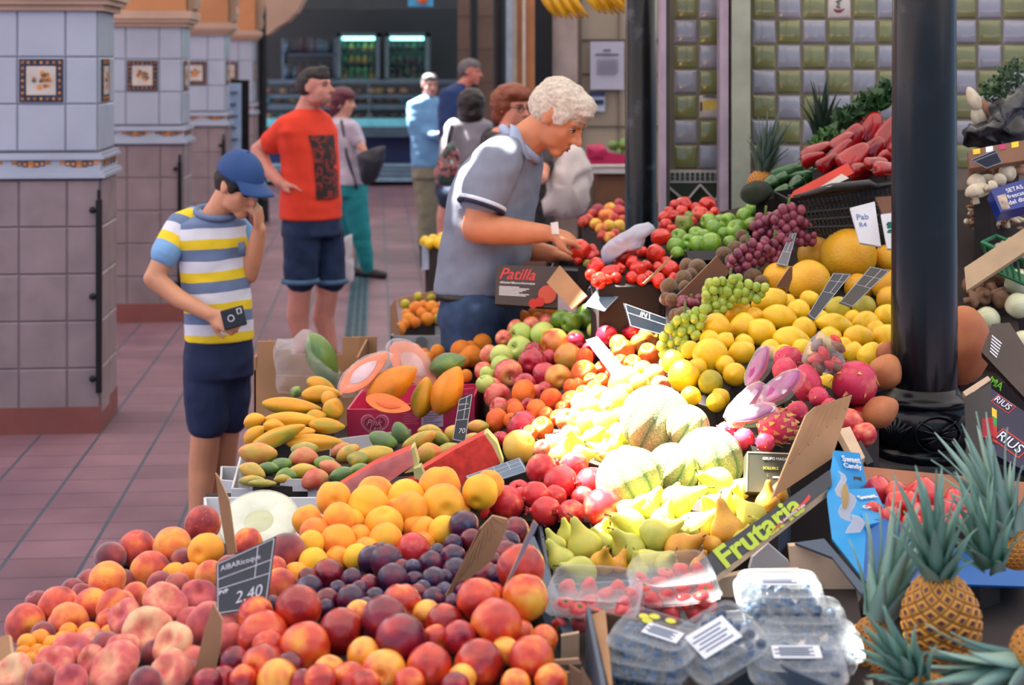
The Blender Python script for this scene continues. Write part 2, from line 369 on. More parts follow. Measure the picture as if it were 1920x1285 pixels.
# ================================================================== far end of the aisle: dark deli stall
DK = flat('stall_dark_teal', srgb(22, 36, 44), 0.6, var=0.2, scale=2); STEEL = flat('brushed_steel', srgb(84, 106, 124), 0.35, 0.6)
PALEBL = flat('counter_pale_blue', srgb(150, 190, 212), 0.45); DBLUE = flat('counter_blue', srgb(10, 42, 96), 0.5); DWOOD = flat('plinth_brown', srgb(62, 42, 38), 0.8)
def wpoly(pp, t, name, mat, parent=None):        # plate from (px,py,s) corners
    bm = bmesh.new(); slab(bm, [P(*p) for p in pp], t, nrm=Vector((0, -1, 0))); return finish(bm, name, mat, parent, smooth=False)
def wbox(x0, y0, x1, y1, s, d, name=None, mat=None, parent=None, bm=None, mi=0):
    a = P(x0, y1, s); b = P(x1, y0, s)
    if bm is not None: bbox(bm, (a.x, a.y, a.z), (b.x, a.y+d, b.z), mi); return
    bm = bmesh.new(); bbox(bm, (a.x, a.y, a.z), (b.x, a.y+d, b.z)); return finish(bm, name, mat, parent, smooth=False)
o = wbox(-600, -150, 2200, 345, 108, 0.2, 'wall_back', DK); struct(o, 'dark teal rear wall of the deli stall')
o = wbox(470, -160, 900, 18, 122, 0.3, 'beam', DK); struct(o, 'dark lintel over the deli stall')
o = wbox(858, -20, 930, 345, 150, 3.0, 'wall_right', flat('brown_tile', srgb(92, 72, 62), 0.5, scale=4)); struct(o, 'brown tiled side wall of the deli stall')
for k in range(3): struct(wbox(858, 30+k*62, 930, 32+k*62, 151, 0.02, 'trim_%d' % (k+1), DWOOD), 'dark joint in the brown tiled wall')
def deli_counter():
    s = 125; r = empty('deli_counter', P(690, 345, s), 'long glass-fronted deli counter with blue base at the far end of the aisle', 'display counter')
    wbox(497, 322, 872, 345, s+1, 1.0, 'plinth', DWOOD, r); wbox(495, 308, 872, 340, s+2, 0.9, 'kick_panel', PALEBL, r)
    for k in range(3): wbox(495, 312+k*8, 872, 314+k*8, s+2.2, 0.05, 'groove', STEEL, r)
    wbox(495, 256, 872, 309, s+1, 1.0, 'base_panel', DBLUE, r); wbox(495, 238, 872, 257, s+3, 0.9, 'front_ledge', STEEL, r)
    o = wbox(495, 224, 872, 238, s+2, 0.9, 'lit_shelf', flat('lit_shelf_cyan', srgb(110, 205, 225), 0.4), r)
    for y, m in ((196, 'shelf'), (178, 'shelf'), (150, 'top_rail')): wbox(495, y, 872, y+(9 if y == 196 else 6), s, 0.5, m, STEEL, r)
    for x in (497, 590, 690, 790, 868): wbox(x, 150, x+3, 240, s+0.5, 0.03, 'upright', STEEL, r)
    o = wbox(497, 152, 870, 236, s+1.2, 0.01, 'glass_front', clear('shop_glass', (0.7, 0.9, 1, 1), 0.02, 0.03, 0.0), r)
    wbox(497, 150, 870, 240, s-4, 0.05, 'rear_panel', DK, r)
    return r
deli_counter()
FOOD = [flat('food_%d' % i, c, 0.5) for i, c in enumerate([srgb(96, 60, 48), srgb(58, 84, 66), srgb(150, 120, 96), srgb(70, 46, 60), srgb(60, 130, 150), srgb(140, 124, 60)])]
rr = random.Random(3)
for row, y in enumerate((224, 194, 176)):
    for k in range(17):
        x = 506+k*21+rr.uniform(-4, 4)
        if 620 < x < 640: pass
        bm = bmesh.new(); c = P(x, y-5, 125-0.8); w = rr.uniform(0.05, 0.075)
        lathe(bm, [(0, 0.05), (w*0.8, 0.045), (w, 0.02), (w*0.8, -0.03), (0, -0.035)], 10, cr_k=2, M=Matrix.Translation(c)); o = finish(bm, 'deli_item', rr.choice(FOOD))
        tag(o, 'lump of wrapped meat or cheese on the %s shelf of the deli counter' % ('lowest', 'middle', 'top')[row], 'food', 'wares on the %s shelf of the deli counter' % ('lowest', 'middle', 'top')[row])
def fridge(x0, x1, label, items):
    s = 115; r = empty('display_fridge', P((x0+x1)/2, 152, s), label, 'fridge'); 
    bm = bmesh.new()
    wbox(x0, 152, x1, 327, s, 0.5, bm=bm)
    for a in ((x0, 62, x0+7, 152), (x1-7, 62, x1, 152), (x0, 62, x1, 69), (x0, 147, x1, 152)): wbox(*a, s, 0.5, bm=bm)
    wbox(x0, 62, x1, 152, s-2.6, 0.05, bm=bm, mi=1); finish(bm, 'cabinet', [flat('fridge_frame', srgb(84, 110, 120), 0.4), flat('fridge_inside', srgb(30, 84, 72), 0.5)], r, smooth=False)
    wbox(x0+10, 69, x1-10, 75, s-0.4, 0.06, 'tube_light', emit('fridge_light', (0.25, 1.0, 0.8, 1), 5.0), r)
    for y in (95, 118, 138): wbox(x0+7, y, x1-7, y+1.5, s-1, 0.2, 'shelf', STEEL, r)
    wbox(x0+7, 69, x1-7, 147, s-0.1, 0.01, 'glass_door', clear('shop_glass'), r)
    for y in (95, 118, 138, 147):
        for k in range(5):
            x = x0+14+k*(x1-x0-28)/4; bm = bmesh.new(); lathe(bm, [(0, 0.13), (0.02, 0.125), (0.022, 0.1), (0.05, 0.07), (0.05, 0.0), (0, 0)], 8, cr_k=0, M=Matrix.Translation(P(x, y, s-0.9)))
            tag(finish(bm, 'bottle', rr.choice(items)), 'small bottle or jar behind the glass of the %s lit fridge' % ('left' if x0 < 700 else 'right'), 'bottle', 'bottles in the %s lit fridge' % ('left' if x0 < 700 else 'right'))
fridge(632, 712, 'left lit display fridge with a green glow behind the deli counter', [FOOD[1], FOOD[5], flat('bottle_green', srgb(40, 120, 80), 0.3)])
fridge(722, 804, 'right lit display fridge, dark inside, behind the deli counter', [FOOD[3], DK, FOOD[1]])
def shelf_unit():
    s = 114; r = empty('wall_shelf', P(560, 150, s), 'dark wall shelf with bottles left of the lit fridges', 'shelf')
    for y in (100, 148): wbox(540, y, 630, y+4, s, 0.3, 'shelf_board', STEEL, r)
    for x in (528, 626): wbox(x, 72, x+5, 324, s, 0.3, 'side_post', STEEL, r)
shelf_unit()
for row, (y, n) in enumerate(((100, 13), (148, 11))):
    for k in range(n):
        bm = bmesh.new(); h = rr.uniform(0.2, 0.28); lathe(bm, [(0, h), (0.015, h), (0.015, h*0.75), (0.04, h*0.6), (0.04, 0), (0, 0)], 8, cr_k=0, M=Matrix.Translation(P(537+k*88/n, y, 114.3)))
        tag(finish(bm, 'bottle', rr.choice([DK, flat('bottle_dark', srgb(24, 44, 60), 0.2), FOOD[3], flat('bottle_blue', srgb(52, 90, 110), 0.2)])), 'dark bottle on the %s board of the wall shelf behind the deli counter' % ('upper', 'lower')[row], 'bottle', 'bottles on the %s wall shelf board' % ('upper', 'lower')[row])
# hanging sign, menu board, posts, arch end
r = wbox(765, -8, 812, 12, 150, 0.05, 'hanging_sign', flat('sign_cyan', srgb(60, 150, 200), 0.4)); tag(r, 'blue hanging sign with an orange blob at the top, over the deli aisle', 'sign')
bm = bmesh.new(); lathe(bm, [(0, 0.004), (0.07, 0.003), (0.07, 0), (0, 0)], 20, cr_k=0, M=Matrix.Translation(P(792, -3, 150.3)) @ Matrix.Rotation(math.pi/2, 4, 'X')); finish(bm, 'logo_disc', flat('sign_orange', srgb(220, 110, 60), 0.4), r)
def post(x0, x1, s, label, y1=None, name='iron_post', mat=None, top=-60, round_=True):
    a = P(x0, 0, s); b = P(x1, 0, s); R = (b.x-a.x)/2; c = Vector(((a.x+b.x)/2, a.y+R, 0)); bm = bmesh.new(); zt = P(0, top, s).z
    lathe(bm, [(0, zt), (R, zt), (R, 0.3), (R*1.4, 0.26), (R*1.5, 0.0), (0, 0)], 20, cr_k=0, M=Matrix.Translation(c)) if round_ else bbox(bm, (c.x-R, c.y-R, 0), (c.x+R, c.y+R, zt))
    return tag(finish(bm, name, mat or BLACK, smooth=False), label, 'post')
post(481, 499, 165, 'slim black iron post beside the left side of the deli counter')
post(880, 896, 154, 'thin black post in front of the brown tiled wall')
post(924, 948, 175, 'black post left of the pale and orange door edge')
post(1003, 1036, 300, 'black post behind the woman with glasses, left of the cream wall', round_=False)
o = wpoly([(499, -60, 180), (600, -60, 180), (566, 2, 180), (556, 22, 180), (538, 40, 180), (518, 52, 180), (506, 62, 180), (499, 66, 180)], 0.3, 'wall_left', PLAST); struct(o, 'pale curved end of the last arcade arch')
o = wbox(949, -60, 962, 345, 200, 1.5, 'trim_4', flat('pale_blue_frame', srgb(136, 148, 166), 0.5)); struct(o, 'pale blue grey door frame')
o = wbox(962, -60, 969, 345, 199, 1.5, 'trim_5', flat('cream_frame', srgb(196, 180, 164), 0.5)); struct(o, 'cream door frame')
o = wbox(969, -60, 1006, 345, 198, 1.5, 'wall_right', flat('orange_tile', srgb(172, 112, 70), 0.5, scale=4)); struct(o, 'orange tiled wall strip')
o = wbox(980, -60, 985, 345, 200, 0.1, 'trim_6', CREAM); struct(o, 'white strip on the orange tiled wall')
# sandwich board beside the far pier
r = empty('menu_board', P(447, 300, 200), 'tall pale menu board in a black frame beside the far piers', 'menu board')
bm = bmesh.new(); wbox(427, 150, 466, 300, 200, 0.04, bm=bm); finish(bm, 'frame', BLACK, r, smooth=False); wbox(429, 156, 452, 292, 200.6, 0.02, 'panel', flat('board_pale', srgb(160, 186, 220), 0.5), r)
wbox(427, 300, 431, 480, 199, 0.03, 'leg', BLACK, r); wbox(462, 300, 466, 480, 199, 0.03, 'leg', BLACK, r)
for k in range(5): wbox(432, 172+k*22, 446-3*(k % 2), 176+k*22, 201, 0.01, 'writing', flat('ink_grey', srgb(70, 90, 120), 0.7), r)
# ================================================================== cream wall with notices, behind the bending man
CW = flat('cream_wall', srgb(146, 134, 118), 0.55, scale=2, var=0.08); CWP = flat('cream_post', srgb(160, 144, 138), 0.5)
o = wbox(1082, -60, 2300, 700, 295, 0.2, 'wall_right', CW); struct(o, 'cream tiled wall with the notice')
o = wbox(1037, -60, 1083, 480, 298, 0.25, 'wall_right', CWP); struct(o, 'pale pinkish wall post')
for k, (a) in enumerate([(1083, -60, 1091, 480), (1091, 73, 1262, 75), (1091, 236, 1262, 237), (1091, 137, 1262, 138), (1160, -60, 1161, 480)]):
    struct(wbox(*a, 295.6, 0.02, 'trim_%d' % (k+7), flat('joint_grey', srgb(110, 98, 88), 0.7)), 'grey joint in the cream wall')
WHITE = flat('paper_white', srgb(170, 170, 188), 0.6, var=0.03); INK = flat('ink', srgb(60, 60, 76), 0.7)
r = wbox(1107, 78, 1170, 168, 296.5, 0.006, 'notice_sheet', WHITE); tag(r, 'white printed notice sheet taped to the cream wall', 'notice')
bm = bmesh.new(); wbox(1131, 93, 1145, 96, 297, 0.001, bm=bm); wbox(1116, 101, 1160, 104, 297, 0.001, bm=bm)
for k in range(10): wbox(1119, 112+k*3, 1160-(6 if k == 9 else (k*7) % 3), 113+k*3, 297, 0.001, bm=bm)
finish(bm, 'printed_lines', INK, r, smooth=False)
r = wbox(1106, 172, 1134, 209, 296.5, 0.01, 'small_sign', flat('sign_pale', srgb(170, 184, 206), 0.5)); tag(r, 'small blue and white sign under the printed notice', 'sign')
bm = bmesh.new(); wbox(1106, 172, 1134, 180, 297, 0.002, bm=bm); wbox(1114, 187, 1132, 196, 297, 0.002, bm=bm); finish(bm, 'blue_print', flat('sign_navy', srgb(26, 36, 76), 0.5), r, smooth=False)
# side table with vegetables
r = empty('side_table', P(1150, 480, 290), 'white topped side table against the cream wall', 'table')
a = P(1102, 308, 300); b = P(1190, 318, 300); bm = bmesh.new(); bbox(bm, (a.x, a.y-0.35, b.z), (b.x, a.y+0.1, a.z)); finish(bm, 'table_top', flat('white_top', srgb(214, 212, 210), 0.4), r, smooth=False)
bm = bmesh.new(); bbox(bm, (a.x+0.04, a.y-0.3, 0.0), (b.x, a.y+0.08, b.z)); finish(bm, 'front_panel', flat('brown_panel', srgb(104, 70, 48), 0.7), r, smooth=False)
# ================================================================== green and white tiled stall wall
TW = flat('wall_tile_white', srgb(142, 144, 154), 0.14, var=0.05, spec=0.7); TG = flat('wall_tile_green', srgb(118, 122, 76), 0.14, var=0.12, spec=0.7); TB = flat('wall_grout', srgb(116, 106, 92), 0.9)
sW = 470
def tilewall(x0, x1, yt, nu, nv, u0px, v0px, par, label, szp=47.0, name='wall_right', seed=1, special=None):
    random.seed(seed)
    bm = bmesh.new(); sz = szp/sW; a = P(x0, 480, sW); b = P(x1, -80, sW)
    bbox(bm, (a.x, a.y+0.001, a.z), (b.x, a.y+0.12, b.z), 0)
    tiles_face(bm, P(u0px, v0px, sW), Vector((1, 0, 0)), Vector((0, 0, 1)), Vector((0, -1, 0)), nu, nv, sz, gap=0.009, th=0.005, pillow=0.0018, pick=lambda i, j: (2 if (i+j+par) % 2 else 1) if (i, j) not in (special or {}) else special[(i, j)], umax=(x1-u0px)/sW)
    o = finish(bm, name, [TB, TW, TG, CREAM], smooth=False); struct(o, label)
tilewall(1255, 1352, -80, 2, 9, 1262, 318, 1, 'green and white tiled wall strip left of the pale post', seed=2, special={(1, 2): 3})
tilewall(1409, 2400, -80, 21, 9, 1409, 318, 1, 'green and white chequered tile wall behind the stall', seed=3, special={(3, 6): 3})
# lemon tile and chilli tile motifs
bm = bmesh.new(); c = P(1330, 197, sW)+Vector((0, -0.008, 0)); X_, Z_, N_ = Vector((1, 0, 0)), Vector((0, 0, 1)), Vector((0, -1, 0))
slab(bm, [c+(X_*math.cos(t)*0.03+Z_*math.sin(t)*0.022)*(1+0.25*abs(math.cos(t))**8) for t in [i*math.pi/8 for i in range(16)]], 0.003, 0)
slab(bm, [c+X_*a*0.01+Z_*(0.032+b*0.006) for a, b in ((-3, 0), (-1, 1.4), (2, 1), (3.5, -0.5), (1, -0.3), (-1, 0))], 0.003, 1)
slab(bm, [c+X_*a*0.01+Z_*b*0.01 for a, b in ((-3.8, 1), (-3, 1.5), (-3, -2), (-3.8, -2.6))], 0.003, 2); slab(bm, [c+X_*a*0.01+Z_*b*0.01 for a, b in ((3.2, 1), (3.8, 1.5), (3.8, -2), (3.2, -2.6))], 0.003, 2)
struct(finish(bm, 'trim_20', [flat('lemon_paint', srgb(204, 176, 70), 0.3), LEAF, flat('brown_paint', srgb(96, 62, 34), 0.4)], smooth=False), 'painted lemon on a wall tile')
bm = bmesh.new(); c = P(1572, 8, sW)+Vector((0, -0.008, 0)); tube(bm, [c+X_*a+Z_*b for a, b in ((-0.02, -0.02), (-0.008, -0.027), (0.008, -0.027), (0.022, -0.018))], [0.003, 0.006, 0.006, 0.002], 6, 0)
for q in range(4): tube(bm, [c+X_*(0.01*math.sin(q*1.7))+Z_*(0.03-q*0.012), c+X_*(0.012*math.sin(q*2.3+2))+Z_*(0.02-q*0.012)], [0.005, 0.003], 5, 1)
struct(finish(bm, 'trim_21', [flat('chilli_paint', srgb(120, 36, 40), 0.3), LEAF]), 'painted chilli on a wall tile')
# decorative border and dark green zigzag panel below the tile strip
bm = bmesh.new(); wbox(1255, 343, 1352, 392, sW+0.5, 0.05, bm=bm, mi=0); wbox(1255, 319, 1352, 343, sW+0.6, 0.05, bm=bm, mi=1)
for i in range(10):
    for j in range(2): wbox(1258+i*9.4, 324+j*8, 1264+i*9.4, 330+j*8, sW+1.2, 0.02, bm=bm, mi=2)
pts = [(1255, 352), (1286, 378), (1313, 346), (1340, 376), (1352, 362)]
for (x0, y0), (x1, y1) in zip(pts, pts[1:]): tube(bm, [P(x0, y0, sW+1.5), P(x1, y1, sW+1.5)], 0.006, 4, 1)
struct(finish(bm, 'wall_right', [flat('dark_green_tile', srgb(42, 52, 36), 0.3), CREAM, flat('border_green', srgb(50, 70, 50), 0.4)], smooth=False), 'dark green tile panel with white zigzag')
FRP = flat('frame_pink', srgb(166, 150, 164), 0.4); FRG = flat('post_pale_green', srgb(150, 156, 138), 0.5); DKF = flat('frame_gap', srgb(70, 66, 60), 0.7)
for i, (a, m, l, s_) in enumerate([((1239, -80, 1249, 480), FRP, 'pale pink metal frame upright', 480), ((1249, -80, 1256, 480), DKF, 'dark gap beside the metal frame', 478), ((1350, -80, 1366, 480), FRP, 'pale pink metal frame upright right of the tile strip', 482), ((1366, -80, 1374, 480), DKF, 'dark recess', 478), ((1373, -80, 1407, 480), FRG, 'pale green wall post', 484)]):
    struct(wbox(*a, s_, 0.1, 'trim_%d' % (i+12), m), l)
o = wbox(1236, 385, 2450, 970, sW-0.5, 0.15, 'wall_right', flat('stall_dado', srgb(60, 56, 52), 0.8)); struct(o, 'dark lower wall behind the fruit display')
# ================================================================== black iron columns
COLM = NT('column_iron'); 
def colm():
    a = COLM; b = a.b; b.inputs['Roughness'].default_value = 0.24; b.inputs['Specular IOR Level'].default_value = 0.3
    tc = a.n('ShaderNodeTexCoord'); nz = a.n('ShaderNodeTexNoise', i_Scale=7.0, i_Detail=8.0); a.l(tc.outputs['Object'], nz.inputs['Vector'])
    a.l(a.ramp(nz.outputs[0], [(0.5, srgb(13, 16, 21)), (0.66, srgb(20, 25, 32)), (0.74, srgb(62, 68, 76))]), b.inputs['Base Color'])
    bp = a.n('ShaderNodeBump', i_Strength=0.25, i_Distance=0.004); a.l(nz.outputs[0], bp.inputs['Height']); a.l(bp.outputs[0], b.inputs['Normal']); return a.m
COLM = colm()
def column(cx_top, cx_bot, w_top, w_bot, s, label, base=True, ybase=870):
    R0, R1 = w_top/2/s, w_bot/2/s; c = P(cx_bot, 0, s); c.y += R1; zt = 4.1; r = empty('iron_column', (c.x, c.y, 0), label, 'column'); 
    bm = bmesh.new(); zc = H-(750-CY)/s if base else 0.0
    prof = [(0, zt), (R0*0.97, zt), (R1, zc+0.02), (R1, zc)] + [(0, zc)]
    lathe(bm, prof, 28, cr_k=0, M=Matrix.Translation((c.x, c.y, 0))); 
    finish(bm, 'shaft', COLM, r, smooth=True)
    me = r
    if base:
        z = lambda py: H-(py-CY)/s; q = lambda hw: hw/s
        pr = [(0, z(735)), (q(63), z(736)), (q(66), z(745)), (q(80), z(752)), (q(90), z(757)), (q(90), z(764)), (q(84), z(768)), (q(97), z(778)), (q(104), z(795)), (q(105), z(812)), (q(98), z(835)), (q(86), z(846)), (q(96), z(850)), (q(98), z(858)), (q(92), z(866)), (q(92), z(868)), (0, z(868))]
        bm = bmesh.new(); lathe(bm, pr, 48, cr_k=0, M=Matrix.Translation((c.x, c.y, 0)))
        finish(bm, 'moulded_base', COLM, r)
        bm = bmesh.new()
        for k in range(8):                       # cast relief: ribbons and palmettes around the drum
            A = k*math.pi/4-math.pi/2
            def rp(u, v, e=1.0): 
                rad = q(105)*math.sqrt(max(0.1, 1-(v*0.45)**2))+0.003*e; t = A+u*0.36; return Vector((c.x+rad*math.cos(t), c.y+rad*math.sin(t), z(808)+v*q(38)))
            if k % 2 == 0:
                for sg in (-1, 1):
                    for v in (0.65, 0.25, -0.25, -0.65): tube(bm, [rp(sg*0.05, v*0.15), rp(sg*0.4, v*0.55), rp(sg*0.95, v)], [0.004, 0.005, 0.003], 6)
                tube(bm, [rp(math.cos(t)*1.1, math.sin(t)*0.9) for t in [i*math.pi/8 for i in range(17)]], 0.003, 5)
            else:
                for v in range(-3, 4): tube(bm, [rp(0, -0.8), rp(v*0.12, 0.0), rp(v*0.3, 0.75-abs(v)*0.12)], [0.003, 0.006, 0.003], 6)
        finish(bm, 'cast_relief', COLM, r)
        bm = bmesh.new(); a_ = q(92)+0.02; bbox(bm, (c.x-a_, c.y-a_, 0), (c.x+a_, c.y+a_, z(868))); finish(bm, 'plinth', flat('stone_plinth', srgb(60, 58, 58), 0.8), r, smooth=False)
    return r
column(1767, 1749, 112, 125, 740, 'thick black cast iron column with moulded base on the right', True)
column(1213, 1204, 60, 61, 455, 'black iron column behind the plastic bag and tomatoes', False)
# ================================================================== fruit prototypes (unit radius, stalk axis = local z)
C = lambda *a: srgb(*a)
FM = {}
def fm(key, *a, **k): FM[key] = (a, k)
fm('peach', [(0.28, C(246, 172, 64)), (0.44, C(238, 130, 60)), (0.56, C(212, 78, 56)), (0.74, C(142, 40, 50))], 0.9, 0.6, sheen=0.25, spots=(9, 0.62, C(206, 110, 60)), rnd=0.3)
fm('peach_y', [(0.2, C(250, 184, 40)), (0.5, C(246, 160, 44)), (0.75, C(236, 116, 44))], 0.9, 0.55, sheen=0.12, rnd=0.25)
fm('peach_d', [(0.3, C(186, 84, 70)), (0.5, C(140, 44, 52)), (0.7, C(88, 26, 44))], 0.9, 0.62, sheen=0.5)
fm('donut', [(0.28, C(236, 190, 140)), (0.42, C(230, 146, 112)), (0.56, C(208, 92, 86)), (0.78, C(158, 54, 72))], 1.3, 0.65, sheen=0.25, rnd=0.3, detail=4)
fm('pinkpeach', [(0.3, C(222, 130, 104)), (0.5, C(206, 90, 84)), (0.7, C(164, 60, 70))], 1.0, 0.65, sheen=0.25, rnd=0.2, detail=4)
fm('nect', [(0.26, C(250, 186, 60)), (0.38, C(240, 130, 46)), (0.5, C(214, 62, 34)), (0.68, C(150, 24, 30))], 0.8, 0.3, coat=0.35, spots=(26, 0.66, C(236, 150, 90)), rnd=0.3)
fm('nect_y', [(0.3, C(252, 200, 70)), (0.5, C(246, 160, 60)), (0.62, C(214, 76, 44))], 0.8, 0.3, coat=0.3, rnd=0.15)
fm('nect_d', [(0.35, C(190, 40, 42)), (0.5, C(140, 24, 44)), (0.65, C(96, 18, 42))], 0.8, 0.3, coat=0.35, rnd=0.15)
fm('plum', [(0.3, C(120, 34, 62)), (0.45, C(62, 26, 60)), (0.6, C(38, 26, 62)), (0.75, C(96, 88, 128))], 1.0, 0.3, coat=0.2, spots=(60, 0.66, C(140, 110, 130)), rnd=0.25)
fm('plum_r', [(0.3, C(160, 30, 44)), (0.6, C(104, 20, 40))], 1.0, 0.28, coat=0.3)
fm('mirabelle', [(0.3, C(244, 176, 44)), (0.7, C(228, 128, 30))], 1.0, 0.4, rnd=0.2)
fm('yellowpeach', [(0.3, C(252, 198, 40)), (0.52, C(248, 176, 44)), (0.72, C(240, 138, 50))], 0.7, 0.55, sheen=0.1, rnd=0.22, spots=(40, 0.7, C(210, 120, 40)))
fm('pomegranate', [(0.3, C(214, 56, 60)), (0.5, C(196, 36, 48)), (0.62, C(226, 84, 72)), (0.75, C(240, 160, 110))], 1.2, 0.32, coat=0.25, spots=(18, 0.68, C(150, 40, 40)), rnd=0.25)
fm('pear', [(0.3, C(216, 206, 84)), (0.5, C(206, 204, 92)), (0.7, C(184, 190, 84))], 1.2, 0.42, spots=(30, 0.68, C(138, 110, 50)), rnd=0.25)
fm('pear_o', [(0.3, C(234, 180, 60)), (0.7, C(214, 146, 50))], 1.2, 0.45, spots=(14, 0.66, C(130, 80, 40)))
fm('apple_g', [(0.3, C(200, 214, 110)), (0.7, C(166, 196, 88))], 1.2, 0.25, coat=0.3, rnd=0.2)
fm('apple_gg', [(0.3, C(140, 180, 60)), (0.7, C(96, 146, 44))], 1.2, 0.25, coat=0.4, rnd=0.2, spots=(50, 0.7, C(190, 210, 130)))
fm('apple_r', [(0.3, C(214, 60, 70)), (0.5, C(182, 26, 54)), (0.75, C(140, 18, 46))], 1.4, 0.2, coat=0.5, rnd=0.2)
fm('apple_p', [(0.3, C(234, 190, 96)), (0.5, C(226, 120, 92)), (0.7, C(200, 62, 70))], 1.0, 0.25, coat=0.4, rnd=0.2, lines=(14, C(206, 84, 80), 0.35))
fm('apple_o', [(0.3, C(226, 176, 76)), (0.5, C(224, 140, 56)), (0.72, C(196, 76, 44))], 0.9, 0.25, coat=0.4, rnd=0.2)
fm('orange', [(0.3, C(252, 156, 24)), (0.7, C(238, 122, 14))], 1.0, 0.35, bump=0.5, bscale=34, coat=0.15, rnd=0.3)
fm('tang', [(0.3, C(250, 124, 22)), (0.7, C(226, 78, 16))], 1.0, 0.3, bump=0.4, bscale=30, coat=0.2, rnd=0.3)
fm('quince', [(0.3, C(242, 206, 90)), (0.6, C(236, 190, 80)), (0.75, C(226, 150, 80))], 1.0, 0.35, coat=0.2, rnd=0.2, spots=(30, 0.7, C(180, 140, 60)))
fm('lemon', [(0.3, C(252, 210, 44)), (0.7, C(240, 184, 22))], 1.0, 0.35, rnd=0.3, spots=(14, 0.7, C(170, 120, 30)), coat=0.15)
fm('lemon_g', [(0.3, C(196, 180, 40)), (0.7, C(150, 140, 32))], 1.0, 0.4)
fm('ymelon', [(0.3, C(240, 186, 40)), (0.55, C(228, 164, 32)), (0.75, C(190, 150, 40))], 0.8, 0.4, rnd=0.2, spots=(10, 0.74, C(120, 90, 20)), bump=0.15, bscale=12)
fm('cantaloupe', [(0.3, C(190, 180, 120)), (0.7, C(160, 162, 98))], 9, 0.75, bump=0.6, bscale=30, lines=(5, C(64, 116, 84), 0.55), rnd=0.05, spots=(30, 0.54, C(226, 220, 176)))
fm('papaya', [(0.3, C(236, 176, 34)), (0.5, C(226, 156, 30)), (0.66, C(176, 162, 44)), (0.8, C(110, 124, 50))], 0.9, 0.42, coat=0.1, rnd=0.25, stretch=1.6, spots=(16, 0.68, C(140, 110, 30)))
fm('papaya_o', [(0.3, C(240, 150, 34)), (0.5, C(228, 130, 34)), (0.68, C(150, 140, 50))], 1.0, 0.42, rnd=0.2, spots=(14, 0.68, C(140, 80, 24)))
fm('mango', [(0.28, C(214, 110, 76)), (0.42, C(206, 168, 66)), (0.6, C(150, 152, 66)), (0.76, C(98, 122, 66))], 0.8, 0.35, coat=0.25, rnd=0.3, spots=(30, 0.7, C(120, 100, 50)))
fm('mango_y', [(0.3, C(228, 186, 66)), (0.55, C(200, 170, 60)), (0.75, C(136, 142, 60))], 0.8, 0.35, coat=0.25, rnd=0.2)
fm('mango_g', [(0.3, C(134, 160, 72)), (0.55, C(88, 128, 62)), (0.75, C(96, 110, 84))], 0.8, 0.35, coat=0.25, rnd=0.2)
fm('mango_r', [(0.3, C(206, 78, 66)), (0.5, C(214, 130, 84)), (0.75, C(150, 150, 80))], 0.8, 0.35, coat=0.25, rnd=0.15)
fm('tomato', [(0.3, C(226, 52, 30)), (0.7, C(196, 30, 24))], 1.0, 0.18, coat=0.5, rnd=0.25)
fm('pinktom', [(0.3, C(232, 92, 62)), (0.5, C(214, 56, 52)), (0.7, C(196, 44, 60))], 0.9, 0.22, coat=0.4, rnd=0.25)
fm('greentom', [(0.3, C(150, 170, 60)), (0.55, C(112, 130, 50)), (0.7, C(170, 100, 50))], 1.0, 0.3, coat=0.3)
fm('kiwi', [(0.3, C(128, 96, 58)), (0.7, C(92, 66, 40))], 3.0, 0.85, sheen=0.4, rnd=0.2, bump=0.3, bscale=60)
fm('grape_r', [(0.3, C(150, 66, 84)), (0.7, C(104, 40, 60))], 1.0, 0.25, coat=0.2, rnd=0.3)
fm('grape_g', [(0.3, C(178, 196, 78)), (0.7, C(136, 164, 54))], 1.0, 0.22, coat=0.2, rnd=0.3)
fm('dragon', [(0.3, C(222, 66, 96)), (0.6, C(200, 44, 80)), (0.75, C(226, 120, 96))], 1.2, 0.4, rnd=0.2)
fm('mixed', [(0.3, C(226, 190, 60)), (0.45, C(226, 130, 54)), (0.6, C(196, 52, 50)), (0.75, C(150, 36, 60))], 0.8, 0.4, rnd=0.5)
fm('pepper_r', [(0.3, C(168, 16, 20)), (0.7, C(118, 8, 14))], 1.0, 0.15, coat=0.4, rnd=0.2)
fm('pepper_g', [(0.3, C(48, 104, 44)), (0.7, C(28, 72, 32))], 1.0, 0.2, coat=0.5, rnd=0.2)
fm('avocado', [(0.3, C(44, 60, 30)), (0.7, C(26, 42, 22))], 2.0, 0.35, bump=0.6, bscale=24)
fm('brown', [(0.3, C(150, 110, 84)), (0.7, C(112, 78, 58))], 2.0, 0.7, rnd=0.2)
fm('white', [(0.3, C(216, 206, 184)), (0.7, C(190, 176, 150))], 2.0, 0.6, rnd=0.2)
fm('onion', [(0.3, C(226, 226, 196)), (0.7, C(204, 208, 166))], 1.2, 0.25, coat=0.4, lines=(12, C(196, 204, 150), 0.3))
fm('pumpkin', [(0.3, C(196, 124, 74)), (0.7, C(166, 92, 54))], 1.0, 0.6, spots=(8, 0.68, C(130, 76, 50)))
fm('blueberry', [(0.3, C(66, 104, 140)), (0.7, C(34, 52, 84))], 2.0, 0.5, rnd=0.3)
fm('strawberry', [(0.3, C(220, 50, 50)), (0.7, C(196, 30, 40))], 2.0, 0.3, coat=0.3, spots=(22, 0.66, C(236, 170, 90)))
STEM = flat('stalk_brown', srgb(92, 70, 40), 0.8); STEMG = flat('stalk_green', srgb(96, 120, 54), 0.7); CROWN = flat('calyx_dry', srgb(120, 52, 46), 0.8)
